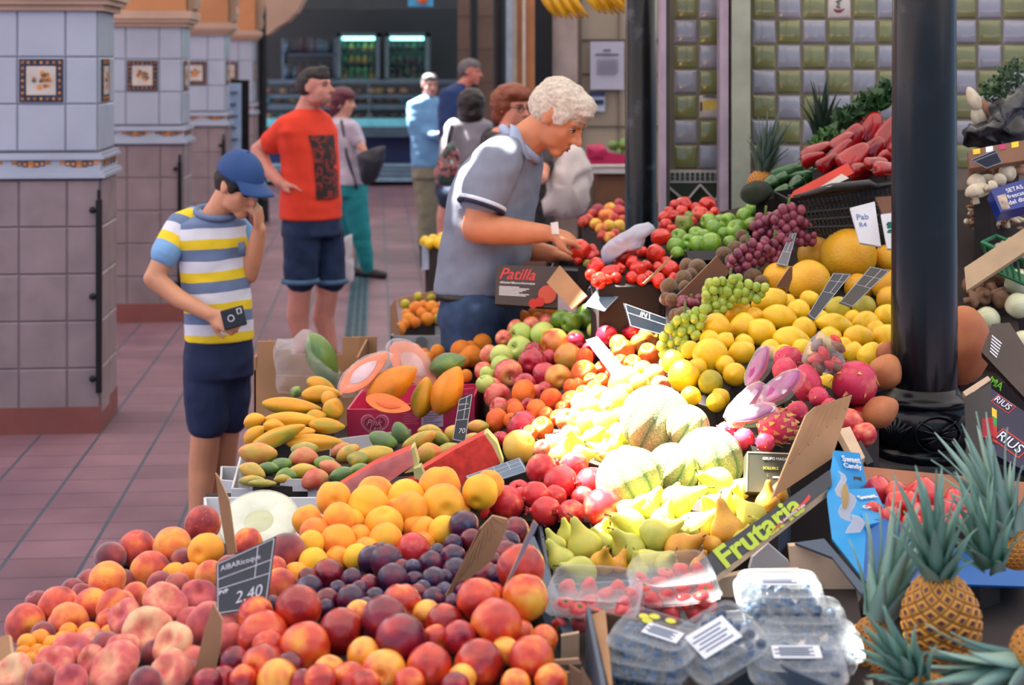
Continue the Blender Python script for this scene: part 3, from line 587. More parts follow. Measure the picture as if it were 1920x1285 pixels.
def prof_sphere(k=16, top=0.0, bot=0.0, w=0.3, sz=1.0, belly=0.0):
    out = []
    for i in range(k+1):
        u = math.pi*i/k; r = math.sin(u); z = math.cos(u)*sz
        z -= top*math.exp(-(r/w)**2) if u < math.pi/2 else 0
        z += bot*math.exp(-(r/w)**2) if u > math.pi/2 else 0
        r *= 1+belly*math.cos(u)
        out.append((r if 0 < i < k else 0, z))
    return out
def cleft_mod(depth=0.1, width=0.22, wob=0.03, seed=0):
    def f(v, u, ph):
        d = min(ph, 2*math.pi-ph); k = 1-depth*math.exp(-(d/width)**2)*math.sin(math.pi*min(1, u*1.15))
        q = v*2.0; k *= 1+wob*noise.noise(Vector((q.x*0.8+seed, q.y*0.8, q.z*0.8)))
        return Vector((v.x*k, v.y*k, v.z))
    return f
def lump(amt, freq, seed=0):
    def f(v, u, ph): return v*(1+amt*noise.noise(v*freq+Vector((seed, seed*2, 0))))
    return f
def ribs(n, amt, p=1.0, seed=0):
    def f(v, u, ph):
        k = 1-amt*(abs(math.cos(ph*n/2))**p)*math.sin(math.pi*u); return Vector((v.x*k, v.y*k, v.z))*(1+0.02*noise.noise(v*1.2+Vector((seed, 0, 0))))
    return f
def stem_mesh(L=0.5, r=0.05, z=0.75, bend=0.15):
    bm = bmesh.new(); tube(bm, [(0, 0, z), (bend*0.3, 0, z+L*0.5), (bend, 0.02, z+L)], [r*1.2, r*0.8, r*1.3], 6); return bm
SHAPES = {
 'peach': (prof_sphere(18, 0.22, 0.04, 0.22), 32, cleft_mod(0.11, 0.2, 0.05)),
 'peachb': (prof_sphere(18, 0.2, 0.05, 0.2), 32, cleft_mod(0.05, 0.2, 0.08, 5)),
 'nect': (prof_sphere(18, 0.2, 0.03, 0.18, 0.98), 32, cleft_mod(0.07, 0.16, 0.04, 9)),
 'nectb': (prof_sphere(18, 0.14, 0.04, 0.16, 0.96), 32, cleft_mod(0.03, 0.3, 0.05, 2)),
 'donut': (prof_sphere(20, 0.42, 0.3, 0.42, 0.6), 32, cleft_mod(0.08, 0.25, 0.14, 3)),
 'plum': (prof_sphere(16, 0.12, 0.02, 0.18, 1.04), 26, cleft_mod(0.05, 0.15, 0.03, 4)),
 'apple': (prof_sphere(20, 0.36, 0.24, 0.28, 0.95, 0.08), 32, cleft_mod(0.0, 0.2, 0.05, 6)),
 'orange': (prof_sphere(16, 0.05, 0.05, 0.1, 0.95), 28, lump(0.02, 1.5)),
 'tang': (prof_sphere(16, 0.16, 0.1, 0.2, 0.82), 28, lump(0.05, 1.5, 3)),
 'pomegranate': ([(0, 0.95), (0.3, 0.93), (0.7, 0.72), (0.97, 0.2), (0.97, -0.25), (0.72, -0.7), (0.34, -0.93), (0.2, -1.02), (0.19, -1.16), (0.3, -1.3), (0.2, -1.24), (0.08, -1.05), (0, -1.0)], 28, ribs(6, 0.05, 1.0)),
 'pear': ([(0, 1.55), (0.14, 1.52), (0.24, 1.35), (0.34, 1.0), (0.52, 0.6), (0.8, 0.25), (0.98, -0.15), (0.97, -0.5), (0.75, -0.84), (0.3, -0.98), (0.1, -0.93), (0, -0.88)], 28, lump(0.05, 1.2, 2)),
 'quince': ([(0, 0.9), (0.12, 0.95), (0.4, 0.95), (0.8, 0.62), (1.0, 0.05), (0.9, -0.45), (0.55, -0.85), (0.2, -0.9), (0, -0.8)], 28, lump(0.07, 1.3, 5)),
 'oval': ([(0, 1.0), (0.28, 0.95), (0.66, 0.66), (0.97, 0.15), (0.98, -0.2), (0.72, -0.66), (0.3, -0.94), (0, -1.0)], 26, lump(0.05, 1.3, 1)),
 'lemon': ([(0, 1.08), (0.12, 1.03), (0.34, 0.9), (0.75, 0.55), (1.0, 0.0), (0.78, -0.56), (0.34, -0.9), (0.1, -1.02), (0, -1.04)], 26, lump(0.05, 1.3, 4)),
 'mango': ([(0, 1.0), (0.3, 0.93), (0.68, 0.62), (0.98, 0.1), (0.9, -0.35), (0.6, -0.75), (0.25, -0.96), (0, -1.02)], 26, lambda v, u, ph: Vector((v.x*1.0+0.16*(v.z**2)-0.05, v.y*0.84, v.z))),
 'papaya': ([(0, 1.0), (0.1, 0.99), (0.34, 0.86), (0.72, 0.5), (0.98, 0.0), (0.92, -0.4), (0.66, -0.74), (0.36, -0.92), (0.22, -0.98), (0, -1.0)], 26, ribs(5, 0.07, 2.0, 3)),
 'melon': (prof_sphere(24, 0.03, 0.05, 0.12, 1.0), 60, ribs(10, 0.045, 6.0)),
 'ymelon': (prof_sphere(20, 0.05, 0.03, 0.12, 1.0), 40, lump(0.03, 1.2, 2)),
 'ball': (prof_sphere(10, 0, 0, 0.3), 14, None),
 'lobed': (prof_sphere(18, 0.2, 0.06, 0.3, 0.85), 36, ribs(5, 0.13, 1.5, 7)),
 'pepper': ([(0, 0.92), (0.12, 0.93), (0.55, 1.0), (0.98, 0.78), (0.98, 0.35), (0.82, -0.2), (0.6, -0.65), (0.34, -0.92), (0.12, -1.0), (0, -0.97)], 30, lambda v, u, ph: Vector((v.x*(1-0.16*abs(math.cos(ph*1.5))**2), v.y*(1-0.16*abs(math.cos(ph*1.5))**2), v.z))*(1+0.12*noise.noise(v*1.4))),
 'mushroom': ([(0, 0.85), (0.5, 0.78), (0.92, 0.4), (1.0, 0.05), (0.85, -0.12), (0.4, -0.1), (0.34, -0.5), (0.36, -0.85), (0, -0.88)], 22, lump(0.08, 1.3, 6)),
 'onion': ([(0, 2.0), (0.1, 1.9), (0.16, 1.3), (0.3, 1.02), (0.72, 0.75), (1.0, 0.1), (0.85, -0.5), (0.4, -0.88), (0.15, -0.98), (0, -0.95)], 26, None),
 'strawberry': ([(0, 0.62), (0.5, 0.7), (0.9, 0.35), (0.9, -0.05), (0.5, -0.8), (0.2, -1.05), (0, -1.1)], 18, None),
}
MESH = {}
def get_mesh(shape, matk):
    k = (shape, matk)
    if k not in MESH:
        bm = bmesh.new(); pr, n, mod = SHAPES[shape]; lathe(bm, pr, n, mod, cr_k=2 if len(pr) < 16 else 1)
        bmesh.ops.recalc_face_normals(bm, faces=bm.faces)
        me = bpy.data.meshes.new(shape+'_'+matk); bm.to_mesh(me); bm.free(); me.polygons.foreach_set('use_smooth', [True]*len(me.polygons))
        a, kw = FM[matk]; me.materials.append(fruitmat('skin_'+matk, *a, **kw)); MESH[k] = me
    return MESH[k]
def part_mesh(key, fn, mat):
    if key not in MESH:
        bm = fn(); bmesh.ops.recalc_face_normals(bm, faces=bm.faces); me = bpy.data.meshes.new(key); bm.to_mesh(me); bm.free(); me.polygons.foreach_set('use_smooth', [True]*len(me.polygons)); me.materials.append(mat); MESH[key] = me
    return MESH[key]
def pom_crown():
    bm = bmesh.new()
    for k in range(6):
        a = k*math.pi/3; d = Vector((math.cos(a), math.sin(a), 0)); e = Vector((-math.sin(a), math.cos(a), 0))
        slab(bm, [d*0.17+e*0.09+Vector((0, 0, -1.12)), d*0.34+Vector((0, 0, -1.46)), d*0.17-e*0.09+Vector((0, 0, -1.12))], 0.03)
    return bm
def straw_leaf():
    bm = bmesh.new()
    for k in range(7):
        a = k*0.9; d = Vector((math.cos(a), math.sin(a), 0)); e = Vector((-math.sin(a), math.cos(a), 0))
        slab(bm, [e*0.15+Vector((0, 0, 0.72)), d*0.75+Vector((0, 0, 0.62)), -e*0.15+Vector((0, 0, 0.72))], 0.04, nrm=Vector((0, 0, 1)))
    return bm
def eye_dots():                                   # dark blossom end
    bm = bmesh.new(); lathe(bm, [(0, -0.55), (0.13, -0.6), (0.14, -0.66), (0.05, -0.7), (0, -0.69)], 8, cr_k=0); return bm
STEMS = {'apple': ('stem', lambda: stem_mesh(0.42, 0.035, 0.5), STEM), 'pear': ('stem', lambda: stem_mesh(0.4, 0.04, 1.5, 0.2), STEM), 'pomegranate': ('crown', pom_crown, CROWN),
         'pepper': ('stem', lambda: stem_mesh(0.35, 0.09, 0.9), STEMG), 'strawberry': ('leaves', straw_leaf, STEMG), 'lobed': ('stem', lambda: stem_mesh(0.14, 0.07, 0.62, 0.02), STEMG)}
def put(shape, matk, name, pos, r, label, cat, group=None, axis=None, rl=None, parts=True, roll=None, rs=random):
    o = bpy.data.objects.new(name, get_mesh(shape, matk)); COL.objects.link(o)
    o.location = pos; o.scale = (r, r, rl or r)
    if axis is None: o.rotation_euler = (rs.uniform(0, 6.28), rs.uniform(0, 6.28), rs.uniform(0, 6.28))
    else:
        q = Vector(axis).to_track_quat('Z', 'Y') @ Quaternion((0, 0, 1), rs.uniform(0, 6.28) if roll is None else roll); o.rotation_euler = q.to_euler()
    tag(o, label, cat, group)
    if parts and shape in STEMS:
        nm, fn, mt = STEMS[shape]; c = bpy.data.objects.new(nm, part_mesh(shape+'_'+nm, fn, mt)); COL.objects.link(c); c.parent = o
    return o
ORD = ['first', 'second', 'third', 'fourth', 'fifth', 'sixth', 'seventh', 'eighth', 'ninth', 'tenth', 'eleventh', 'twelfth', 'thirteenth', 'fourteenth', 'fifteenth', 'sixteenth', 'seventeenth', 'eighteenth']
def plane3(a, b, c):
    x1, y1, z1 = b[0]-a[0], b[1]-a[1], b[2]-a[2]; x2, y2, z2 = c[0]-a[0], c[1]-a[1], c[2]-a[2]; d = x1*y2-y1*x2
    kx, ky = (z1*y2-y1*z2)/d, (x1*z2-z1*x2)/d
    return lambda x, y: a[2]+kx*(x-a[0])+ky*(y-a[1])
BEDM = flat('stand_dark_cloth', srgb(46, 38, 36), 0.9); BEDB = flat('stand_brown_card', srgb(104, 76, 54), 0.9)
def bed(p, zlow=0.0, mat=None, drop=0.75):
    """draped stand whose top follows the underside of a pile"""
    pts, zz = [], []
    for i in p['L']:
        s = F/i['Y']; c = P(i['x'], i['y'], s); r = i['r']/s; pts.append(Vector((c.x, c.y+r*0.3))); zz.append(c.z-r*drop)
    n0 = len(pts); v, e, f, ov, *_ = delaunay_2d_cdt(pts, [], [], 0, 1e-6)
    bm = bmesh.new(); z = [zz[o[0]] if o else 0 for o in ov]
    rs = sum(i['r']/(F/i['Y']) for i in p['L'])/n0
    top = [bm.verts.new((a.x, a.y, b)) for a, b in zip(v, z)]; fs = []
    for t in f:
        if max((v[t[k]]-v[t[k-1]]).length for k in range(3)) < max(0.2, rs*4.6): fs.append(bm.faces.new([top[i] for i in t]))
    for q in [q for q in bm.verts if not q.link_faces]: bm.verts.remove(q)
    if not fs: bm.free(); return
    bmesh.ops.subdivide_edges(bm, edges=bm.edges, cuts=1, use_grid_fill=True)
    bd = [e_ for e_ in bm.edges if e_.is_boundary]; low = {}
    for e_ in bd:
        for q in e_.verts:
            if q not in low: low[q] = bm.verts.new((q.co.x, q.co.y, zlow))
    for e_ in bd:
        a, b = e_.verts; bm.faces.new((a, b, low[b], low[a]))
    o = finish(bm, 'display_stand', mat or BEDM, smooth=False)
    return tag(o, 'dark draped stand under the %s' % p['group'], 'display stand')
PILES = []
def pile(kind, name, where, src, pl, items, variants, group, cat=None, shrink=1.05, step=None):
    """items: 'x,y,r[,variant[,length,angle]]; ...' in the zoomed frame src=(ox,oy,k); the surface plane pl gives the scale there"""
    ox, oy, k = src; sf = plane3(*pl); L = []
    for it in items.split(';'):
        it = it.strip()
        if not it: continue
        w = it.split(','); x, y, r = float(w[0])/k+ox, float(w[1])/k+oy, float(w[2])/k
        v = w[3].strip() if len(w) > 3 and w[3].strip() else '_'
        ln = float(w[4])/k if len(w) > 4 else None; an = float(w[5]) if len(w) > 5 else 0.0
        s = sf(x, y); L.append(dict(x=x, y=y, r=r*shrink, v=v, rl=ln, an=an, Y=F/s))
    med = sorted(i['r'] for i in L)[len(L)//2]
    for i in L:                                # small radii are fruit half hidden behind their neighbours
        if not i['rl'] and i['r'] < med*0.8: dlt = med*0.88-i['r']; i['Y'] += (med*0.9+dlt)/(F/i['Y']); i['r'] = med*0.88
    PILES.append(dict(name=name, where=where, L=L, variants=variants, group=group, cat=cat or kind, step=step)); return L
def relax(allL, it=50):
    """push touching fruit apart along the line of sight only"""
    for L in allL: L['Y0'] = L['Y']
    n = len(allL); pairs = []
    for i in range(n):
        for j in range(i):
            a, b = allL[i], allL[j]; R = max(a['r'], a['rl'] or 0)+max(b['r'], b['rl'] or 0)
            if (a['x']-b['x'])**2+(a['y']-b['y'])**2 < (R*1.1)**2: pairs.append((a, b))
    for _ in range(it):
        for a, b in pairs:
            sa, sb = F/a['Y'], F/b['Y']
            ea = a['r'] if not a['rl'] else (a['r']*1.3+a['rl']*0.2); eb = b['r'] if not b['rl'] else (b['r']*1.3+b['rl']*0.2)
            ra, rb = ea/sa, eb/sb; pa, pb = P(a['x'], a['y'], sa), P(b['x'], b['y'], sb); d = pa-pb; need = (ra+rb)*0.93
            if d.length < need:
                lat2 = d.x**2+d.z**2; want = math.sqrt(max(0, need*need-lat2)); cur = abs(a['Y']-b['Y']); mv = (want-cur)*0.25
                sg = 1 if (a['Y'] > b['Y'] if abs(a['Y']-b['Y']) > 1e-4 else a['y'] < b['y']) else -1
                a['Y'] += sg*mv; b['Y'] -= sg*mv
        for a in allL: a['Y'] += (a['Y0']-a['Y'])*0.06
def build_piles():
    relax([i for p in PILES for i in p['L']])
    for p in PILES:
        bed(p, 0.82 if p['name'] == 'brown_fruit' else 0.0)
        L = p['L']; rm = sum(i['r'] for i in L)/len(L); rs = random.Random(len(p['name'])*17)
        step = p['step'] or rm*1.7; ys = max(i['y'] for i in L)
        rows = {}
        for i in L: rows.setdefault(int((ys-i['y'])/step), []).append(i)
        keys = sorted(rows)
        for ri, kk in enumerate(keys):
            row = sorted(rows[kk], key=lambda i: i['x'])
            rn = 'front' if ri == 0 else ('back' if ri == len(keys)-1 and len(keys) > 1 else ORD[ri])
            for ci, i in enumerate(row):
                shape, matk, look = p['variants'][i['v']]
                if isinstance(shape, (list, tuple)): shape = shape[(ci+ri) % len(shape)]
                pos = ('%s from left' % ORD[ci]) if ci < len(ORD) else 'far right'
                label = '%s, %s row %s, %s' % (look, rn, p['where'], pos if len(row) > 1 else 'the only one')
                s = F/i['Y']; ax = None; rl = None
                if i['rl']:
                    a = math.radians(i['an']); ax = (math.cos(a), rs.uniform(-0.15, 0.15), math.sin(a)); rl = i['rl']/s
                elif shape == 'pear': a = math.radians(rs.uniform(20, 160)); ax = (math.cos(a), rs.uniform(-0.9, 0.2), math.sin(a))
                elif shape == 'donut': ax = (rs.uniform(-0.7, 0.5), rs.uniform(-1.0, -0.1), rs.uniform(0.4, 1))
                put(shape, matk, p['name'], P(i['x'], i['y'], s), i['r']/s, label, p['cat'], p['group'], axis=ax, rl=rl, rs=rs)
Z5 = (0, 880, 3); Z7 = (500, 880, 3); ZC = (860, 600, 3); A1 = (860, 560, 4.2825); A2 = (1020, 840, 4); A3 = (1080, 360, 5.333); A4 = (1220, 440, 4); A7 = (720, 480, 4.8); Z6 = (400, 560, 2.92); ZD = (1200, 380, 3.06); ZR = (1300, 100, 3.381); ZS = (1680, 80, 2.675); ZT = (1680, 480, 2.675); ZP = (1500, 800, 2.65); Z2 = (440, 0, 2.38)
# ================================================================== boxes, cartons, price cards
def Pz(px, py, z): return P(px, py, (py-CY)/(H-z))      # the point of height z seen at px,py
KRAFT = flat('kraft_cardboard', srgb(172, 130, 92), 0.85, scale=6); KRAFT2 = flat('dark_cardboard', srgb(112, 78, 58), 0.85, scale=6); KEDGE = flat('card_edge', srgb(206, 172, 132), 0.9)
WBOX = flat('white_carton', srgb(206, 208, 212), 0.6, var=0.05); SLATE = flat('slate_carton', srgb(66, 82, 100), 0.5, var=0.08); BLK = flat('black_carton', srgb(34, 32, 34), 0.45); NAVYC = flat('navy_carton', srgb(36, 36, 66), 0.45)
BRBOX = flat('brown_print_carton', srgb(66, 52, 46), 0.5); CHALK = flat('chalk_white', srgb(210, 214, 222), 0.8, var=0.05); CARD = flat('price_card_black', srgb(30, 38, 48), 0.3, var=0.1); CARDG = flat('price_card_grey', srgb(92, 116, 136), 0.3, var=0.08)
PALEW = flat('pale_wood', srgb(212, 186, 154), 0.8, scale=12); PINKC = flat('pink_carton', srgb(200, 52, 96), 0.45, var=0.05); LIME = flat('lime_print', srgb(190, 214, 60), 0.5, var=0.03); REDP = flat('red_print', srgb(214, 60, 56), 0.5, var=0.05)
SKYB = flat('sky_blue_carton', srgb(20, 150, 214), 0.4, var=0.04); SKYD = flat('deep_blue_carton', srgb(10, 96, 168), 0.4, var=0.05); WPR = flat('white_print', srgb(236, 238, 242), 0.5, var=0.02)
def tray(name, label, cat, c4, depth, mats, wt=0.006, group=None, floor=True, low=None):
    """open box from its four rim corners (in order round the rim); walls hang down by depth"""
    c4 = [Vector(c) for c in c4]; cen = sum(c4, Vector())/4; r = empty(name, Vector((cen.x, cen.y, cen.z-depth)), label, cat, group)
    for i in range(4):
        a, b = c4[i], c4[(i+1) % 4]; m = mats[i] if isinstance(mats, (list, tuple)) else mats
        n = (b-a).cross(Vector((0, 0, 1))).normalized()
        if n.dot(cen-a) > 0: n = -n
        bm = bmesh.new(); slab(bm, [a, b, b-Vector((0, 0, depth)), a-Vector((0, 0, depth))], wt, nrm=n); bev(finish(bm, 'side_panel', m, r, smooth=False), 0.0015, 1)
    if floor:
        bm = bmesh.new(); slab(bm, [c-Vector((0, 0, depth-0.006)) for c in c4], 0.006, nrm=Vector((0, 0, 1))); finish(bm, 'bottom_panel', mats[0] if isinstance(mats, (list, tuple)) else mats, r, smooth=False)
    return r
def qp(q, u, v): 
    a = q[0].lerp(q[1], u); b = q[3].lerp(q[2], u); return a.lerp(b, v)      # q: top-left, top-right, bottom-right, bottom-left
def plate(pp, t, name, mat, parent=None, s=None):
    q = [P(*p) if len(p) == 3 else P(p[0], p[1], s) for p in pp]; n = Vector((0, 0, 0))
    for i in range(len(q)): n += q[i].cross(q[(i+1) % len(q)])
    n.normalize()
    if n.y > 0: n = -n
    c0 = sum(q, Vector())/len(q); eye = Vector((0, 0, H)); q2 = []
    for p in q:                                 # settle the corners into one plane
        d = p-eye; dn = d.normalized().dot(n); k = (c0-eye).dot(n)/d.dot(n) if abs(dn) > 0.12 else 1.0
        q2.append(eye+d*k if 0.93 < k < 1.07 else p)
    q = q2; bm = bmesh.new(); slab(bm, q, t, nrm=n); return finish(bm, name, mat, parent, smooth=False), q, n
def strip(bm, q, n, u0, v0, u1, v1, w, lift=0.0008, mi=0):
    a, b = qp(q, u0, v0), qp(q, u1, v1); d = (b-a).normalized(); e = n.cross(d)*w/2
    slab(bm, [a-e+n*lift, b-e+n*lift, b+e+n*lift, a+e+n*lift], lift*1.2, mi, nrm=n)
def quadprint(q, n, u0, v0, u1, v1, name, mat, parent, lift=0.0008):
    bm = bmesh.new(); slab(bm, [qp(q, u, v)+n*lift for u, v in ((u0, v0), (u1, v0), (u1, v1), (u0, v1))], lift*1.1, nrm=n); return finish(bm, name, mat, parent, smooth=False)
def txt(q, n, s, u, v, w, mat, parent, shear=0, height=None, bold=0.0, lift=0.001, name='lettering'):
    x = (q[1]-q[0]+q[2]-q[3]).normalized(); y = n.cross(x)
    return text_on(parent, s, qp(q, u, v), x, y, w*((q[1]-q[0]).length+(q[2]-q[3]).length)/2, mat, name, shear, height=height, bold=bold, lift=lift)
def price_card(pp, label, mat=CARD, rows=(0.25, 0.5), cols=(0.66,), price=None, word=None, t=0.002, s=None):
    r, q, n = plate(pp, t, 'price_card', mat, s=s); tag(r, label, 'price card')
    bm = bmesh.new(); w = 0.001
    for a in ((0.03, 0.03, 0.97, 0.03), (0.03, 0.97, 0.97, 0.97), (0.03, 0.03, 0.03, 0.97), (0.97, 0.03, 0.97, 0.97)): strip(bm, q, n, *a, w)
    for v in rows: strip(bm, q, n, 0.03, v, 0.97, v, w)
    for u in cols: strip(bm, q, n, u, 0.03, u, rows[-1], w)
    finish(bm, 'printed_grid', CHALK, r, smooth=False)
    if word: txt(q, n, word, 0.42, rows[0]*0.6, 0.72 if len(word) > 3 else 0.16, CHALK, r, 0.1, name='chalk_writing', bold=-0.01)
    if price: txt(q, n, price, 0.62, 0.76, 0.5, CHALK, r, 0.3, name='chalk_price', bold=-0.01)
    return r, q, n
def zz(it, src): ox, oy, k = src; return [(x/k+ox, y/k+oy) for x, y in it]
# --- price cards
r, q, n = price_card([(405, 1057, 1085), (518, 1005, 1085), (500, 1140, 1110), (406, 1154, 1110)], 'black price card reading 2,40 standing among the left peaches', rows=(0.33, 0.52), cols=(0.7,), price='2,40', word='AlBARicoque')
txt(q, n, 'PVP', 0.14, 0.6, 0.16, WPR, r, name='printed_word')
r, q, n = price_card([(861, 748, 735), (886, 737, 735), (872, 832, 745), (848, 826, 745)], 'narrow black price card clipped on the pink carton', rows=(0.3, 0.52), cols=(0.6,), price='70', word='PAPAYA')
price_card([(873, 893, 800), (975, 858, 800), (990, 884, 812), (886, 917, 812)], 'blue grey blank price card between watermelon and pomegranates', CARDG, (0.3, 0.55), (0.5, 0.75))
price_card([(1098, 638, 640), (1120, 631, 640), (1168, 687, 665), (1146, 702, 665)], 'narrow grey gridded price card leaning in the apple heap', CARDG, (0.15, 0.3, 0.45, 0.6, 0.75, 0.88), (0.35,))
price_card([(1169, 568, 610), (1258, 600, 610), (1247, 630, 615), (1181, 612, 615)], 'black price card lying over the red apples', CARD, (0.4,), (0.55,), word='IN')
price_card([(1136, 524, 585), (1190, 526, 585), (1133, 584, 600), (1095, 573, 600)], 'blue grey folded price card in front of the tomato tray', CARDG, (0.3, 0.55), ())
price_card([(1563, 511, 690), (1597, 513, 690), (1526, 602, 720), (1514, 592, 720)], 'dark blank price card standing left in the yellow mangoes', CARD, (0.2, 0.45), (0.6,))
price_card([(1633, 499, 660), (1669, 507, 660), (1597, 577, 680), (1573, 568, 680)], 'dark blank price card under the biggest yellow melon', flat('card_brownish', srgb(58, 54, 48), 0.35), (0.25, 0.5), (0.6,))
price_card([(1482, 438, 605), (1494, 436, 605), (1476, 500, 620), (1456, 496, 620)], 'grey price card stuck between red grapes and melons', flat('card_grey', srgb(96, 98, 104), 0.35), (0.3, 0.6), (0.5,))
price_card([(1818, 300, 600), (1868, 280, 600), (1880, 305, 600), (1850, 316, 600)], 'black blank card above the white mushrooms', CARD, (0.2,), ())
# --- loose cardboard dividers
def divider(pp, label, mat=KRAFT, t=0.006, s=None, ribs_=0, name='cardboard_divider'):
    r, q, n = plate(pp, t, name, [mat, KEDGE], s=s); tag(r, label, 'cardboard')
    if ribs_ and len(q) >= 4:
        bm = bmesh.new(); qq = [q[0], q[1], q[len(q)//2+1], q[-1]]
        for k in range(ribs_): v = (k+0.5)/ribs_; strip(bm, qq, n, 0.02, v, 0.98, v, 0.003, 0.0015)
        finish(bm, 'corrugation', mat, r, smooth=False)
    for f in r.data.polygons:
        if abs(f.normal.dot(n)) < 0.5: f.material_index = 1
    return r
divider([p+(980,) for p in zz([(1210, 22), (1232, 50), (1290, 180), (1330, 470), (1280, 485), (1245, 300)], Z5)], 'upright brown cardboard strip behind the topmost left peach')
divider([p+(1150,) for p in zz([(1200, 755), (1250, 850), (1242, 1000), (1190, 1230), (1075, 1230), (1150, 900)], Z5)], 'brown cardboard strip between flat peaches and nectarines')
divider([p+(1040,) for p in zz([(1270, 262), (1352, 282), (1362, 312), (1270, 510), (1010, 728), (1000, 718), (1130, 500), (1200, 335)], Z7)], 'torn corrugated cardboard flap standing in the plums', ribs_=9)
divider([p+(1120,) for p in zz([(1502, 290), (1526, 318), (1430, 510), (1312, 752), (1303, 742), (1440, 430)], Z7)], 'thin grey plastic divider leaning over the right nectarines', flat('grey_plastic', srgb(120, 126, 136), 0.25))
divider([(1598, 740, 880), (1592, 760, 880), (1560, 860, 900), (1448, 935, 930), (1470, 880, 920), (1512, 778, 890), (1530, 762, 885)], 'large brown cardboard flap between dragon fruit and pears', t=0.008, ribs_=7)
divider([p+(650,) for p in zz([(940, 390), (1040, 245), (1064, 240), (1062, 330), (1025, 440), (1010, 400)], A4)], 'small folded brown card in front of the yellow melons', KRAFT2)
divider([p+(600,) for p in zz([(955, 640), (968, 640), (870, 760), (690, 925), (668, 915), (760, 830)], A3)], 'pale brown card strip between the tomatoes', KRAFT)
divider([p+(625,) for p in zz([(1410, 640), (1540, 800), (1260, 1130), (940, 1180), (905, 1130), (1100, 950)], A3)], 'dark brown carton side between kiwis and green grapes', KRAFT2, 0.006)
divider([(1025, 530, 575), (1049, 498, 575), (1100, 555, 590), (1072, 580, 590)], 'small square brown card beside the black carton with red lettering', KRAFT)
# --- white mango carton and the carton under it
tray('mango_carton', 'white open carton holding the mangoes', 'carton', [Pz(433, 916, 0.735), Pz(700, 922, 0.735), Pz(770, 805, 0.735), Pz(452, 845, 0.735)], 0.11, WBOX)
r, q, n = plate([(527, 899, 752), (577, 899, 752), (577, 922, 752), (522, 922, 752)], 0.004, 'white_card', WBOX); tag(r, 'white tab standing up on the front of the mango carton', 'carton flap')
tray('melon_carton', 'white carton in front holding the halved pale melon', 'carton', [Pz(388, 1010, 0.775), Pz(600, 1010, 0.775), Pz(610, 932, 0.775), Pz(382, 932, 0.775)], 0.08, WBOX)
tray('small_carton', 'small white carton corner behind the left peaches beside the boy', 'carton', [Pz(412, 900, 0.66), Pz(470, 905, 0.66), Pz(480, 876, 0.66), Pz(414, 874, 0.66)], 0.12, WBOX)
def half_melon(c, rx, ry, depth, ax, label):
    r = empty('halved_melon', c, label, 'melon'); M = look_mat(c, ax, Vector((0, 0.83, 0.55)))
    bm = bmesh.new(); pr = [(rx*math.cos(t), -rx*math.sin(t)*depth) for t in [i*math.pi/20 for i in range(11)]]; lathe(bm, [(0, 0)]+pr[:-1]+[(0, -rx*depth)], 36, lambda v, u, ph: Vector((v.x, v.y*ry/rx, v.z)), cr_k=0, M=M); finish(bm, 'rind', flat('pale_rind', srgb(196, 206, 150), 0.5), r)
    bm = bmesh.new(); lathe(bm, [(0, -0.012), (rx*0.25, -0.008), (rx*0.4, 0.002), (rx*0.95, 0.003), (rx*0.96, -0.002), (0, -0.014)], 36, lambda v, u, ph: Vector((v.x, v.y*ry/rx, v.z)), cr_k=0, M=M); finish(bm, 'flesh', flat('white_flesh', srgb(222, 230, 206), 0.35, scale=14, var=0.1), r)
    bm = bmesh.new()
    for k in range(26):
        a = random.uniform(0, 6.28); d = rx*0.3*math.sqrt(random.random()); bmesh.ops.create_icosphere(bm, subdivisions=1, radius=0.004, matrix=M @ Matrix.Translation((d*math.cos(a), d*math.sin(a)*ry/rx, -0.004)) @ Matrix.Diagonal((1.6, 0.8, 0.5, 1)))
    finish(bm, 'seeds', flat('seed_tan', srgb(206, 176, 120), 0.5), r)
    bm = bmesh.new(); lathe(bm, [(0, 0.006), (rx*0.7, 0.006), (rx*1.01, 0.003), (rx*1.02, -0.02)], 36, lambda v, u, ph: Vector((v.x, v.y*ry/rx, v.z*(1+0.3*math.sin(ph*5)))), cr_k=2, M=M); finish(bm, 'cling_film', clear('film', (1, 1, 1, 1), 0.2, 0.1, 0.6, 20), r)
half_melon(P(485, 978, 860), 0.088, 0.085, 0.7, Vector((1, 0, 0.04)), 'halved pale melon under cling film behind the left peaches')
# --- brown carton with the bagged papaya
def notch_box():
    z1, z0 = 0.80, 0.60; r = empty('brown_carton', Pz(575, 800, 0.5), 'brown cardboard box holding a bagged green papaya, behind the small papayas', 'carton')
    A, B = P(476, 700, 545), P(672, 705, 545); top = P(480, 640, 545).z; D = Vector((0, 0.36, 0)); low = P(476, 800, 545).z-0.1
    def wall(pts, t=0.007): 
        bm = bmesh.new(); slab(bm, pts, t, nrm=Vector((0, -1, 0))); bev(finish(bm, 'side_panel', KRAFT, r, smooth=False), 0.001, 1)
    f = lambda px, py: P(px, py, 545)
    wall([f(476, 695), f(482, 690), f(482, 640), f(518, 640), f(518, 704), f(636, 708), f(636, 700), f(672, 700), f(672, 800), f(476, 800)])
    g = lambda px, py: P(px, py, 545)+D
    wall([g(476, 690), g(520, 690), g(520, 700), g(640, 700), g(640, 665), g(690, 665), g(690, 800), g(476, 800)])
    for px in (476, 672):
        a, b = f(px, 670), f(px, 800); bm = bmesh.new(); slab(bm, [a, a+D, b+D, b], 0.007, nrm=Vector((-1 if px < 500 else 1, 0, 0))); finish(bm, 'side_panel', KRAFT, r, smooth=False)
    bm = bmesh.new(); slab(bm, [f(636, 642)+D*0.3, f(668, 644)+D*0.3, f(668, 705)+D*0.3, f(636, 705)+D*0.3], 0.006, nrm=Vector((0, -1, 0))); finish(bm, 'corner_flap', KRAFT, r, smooth=False)
notch_box()
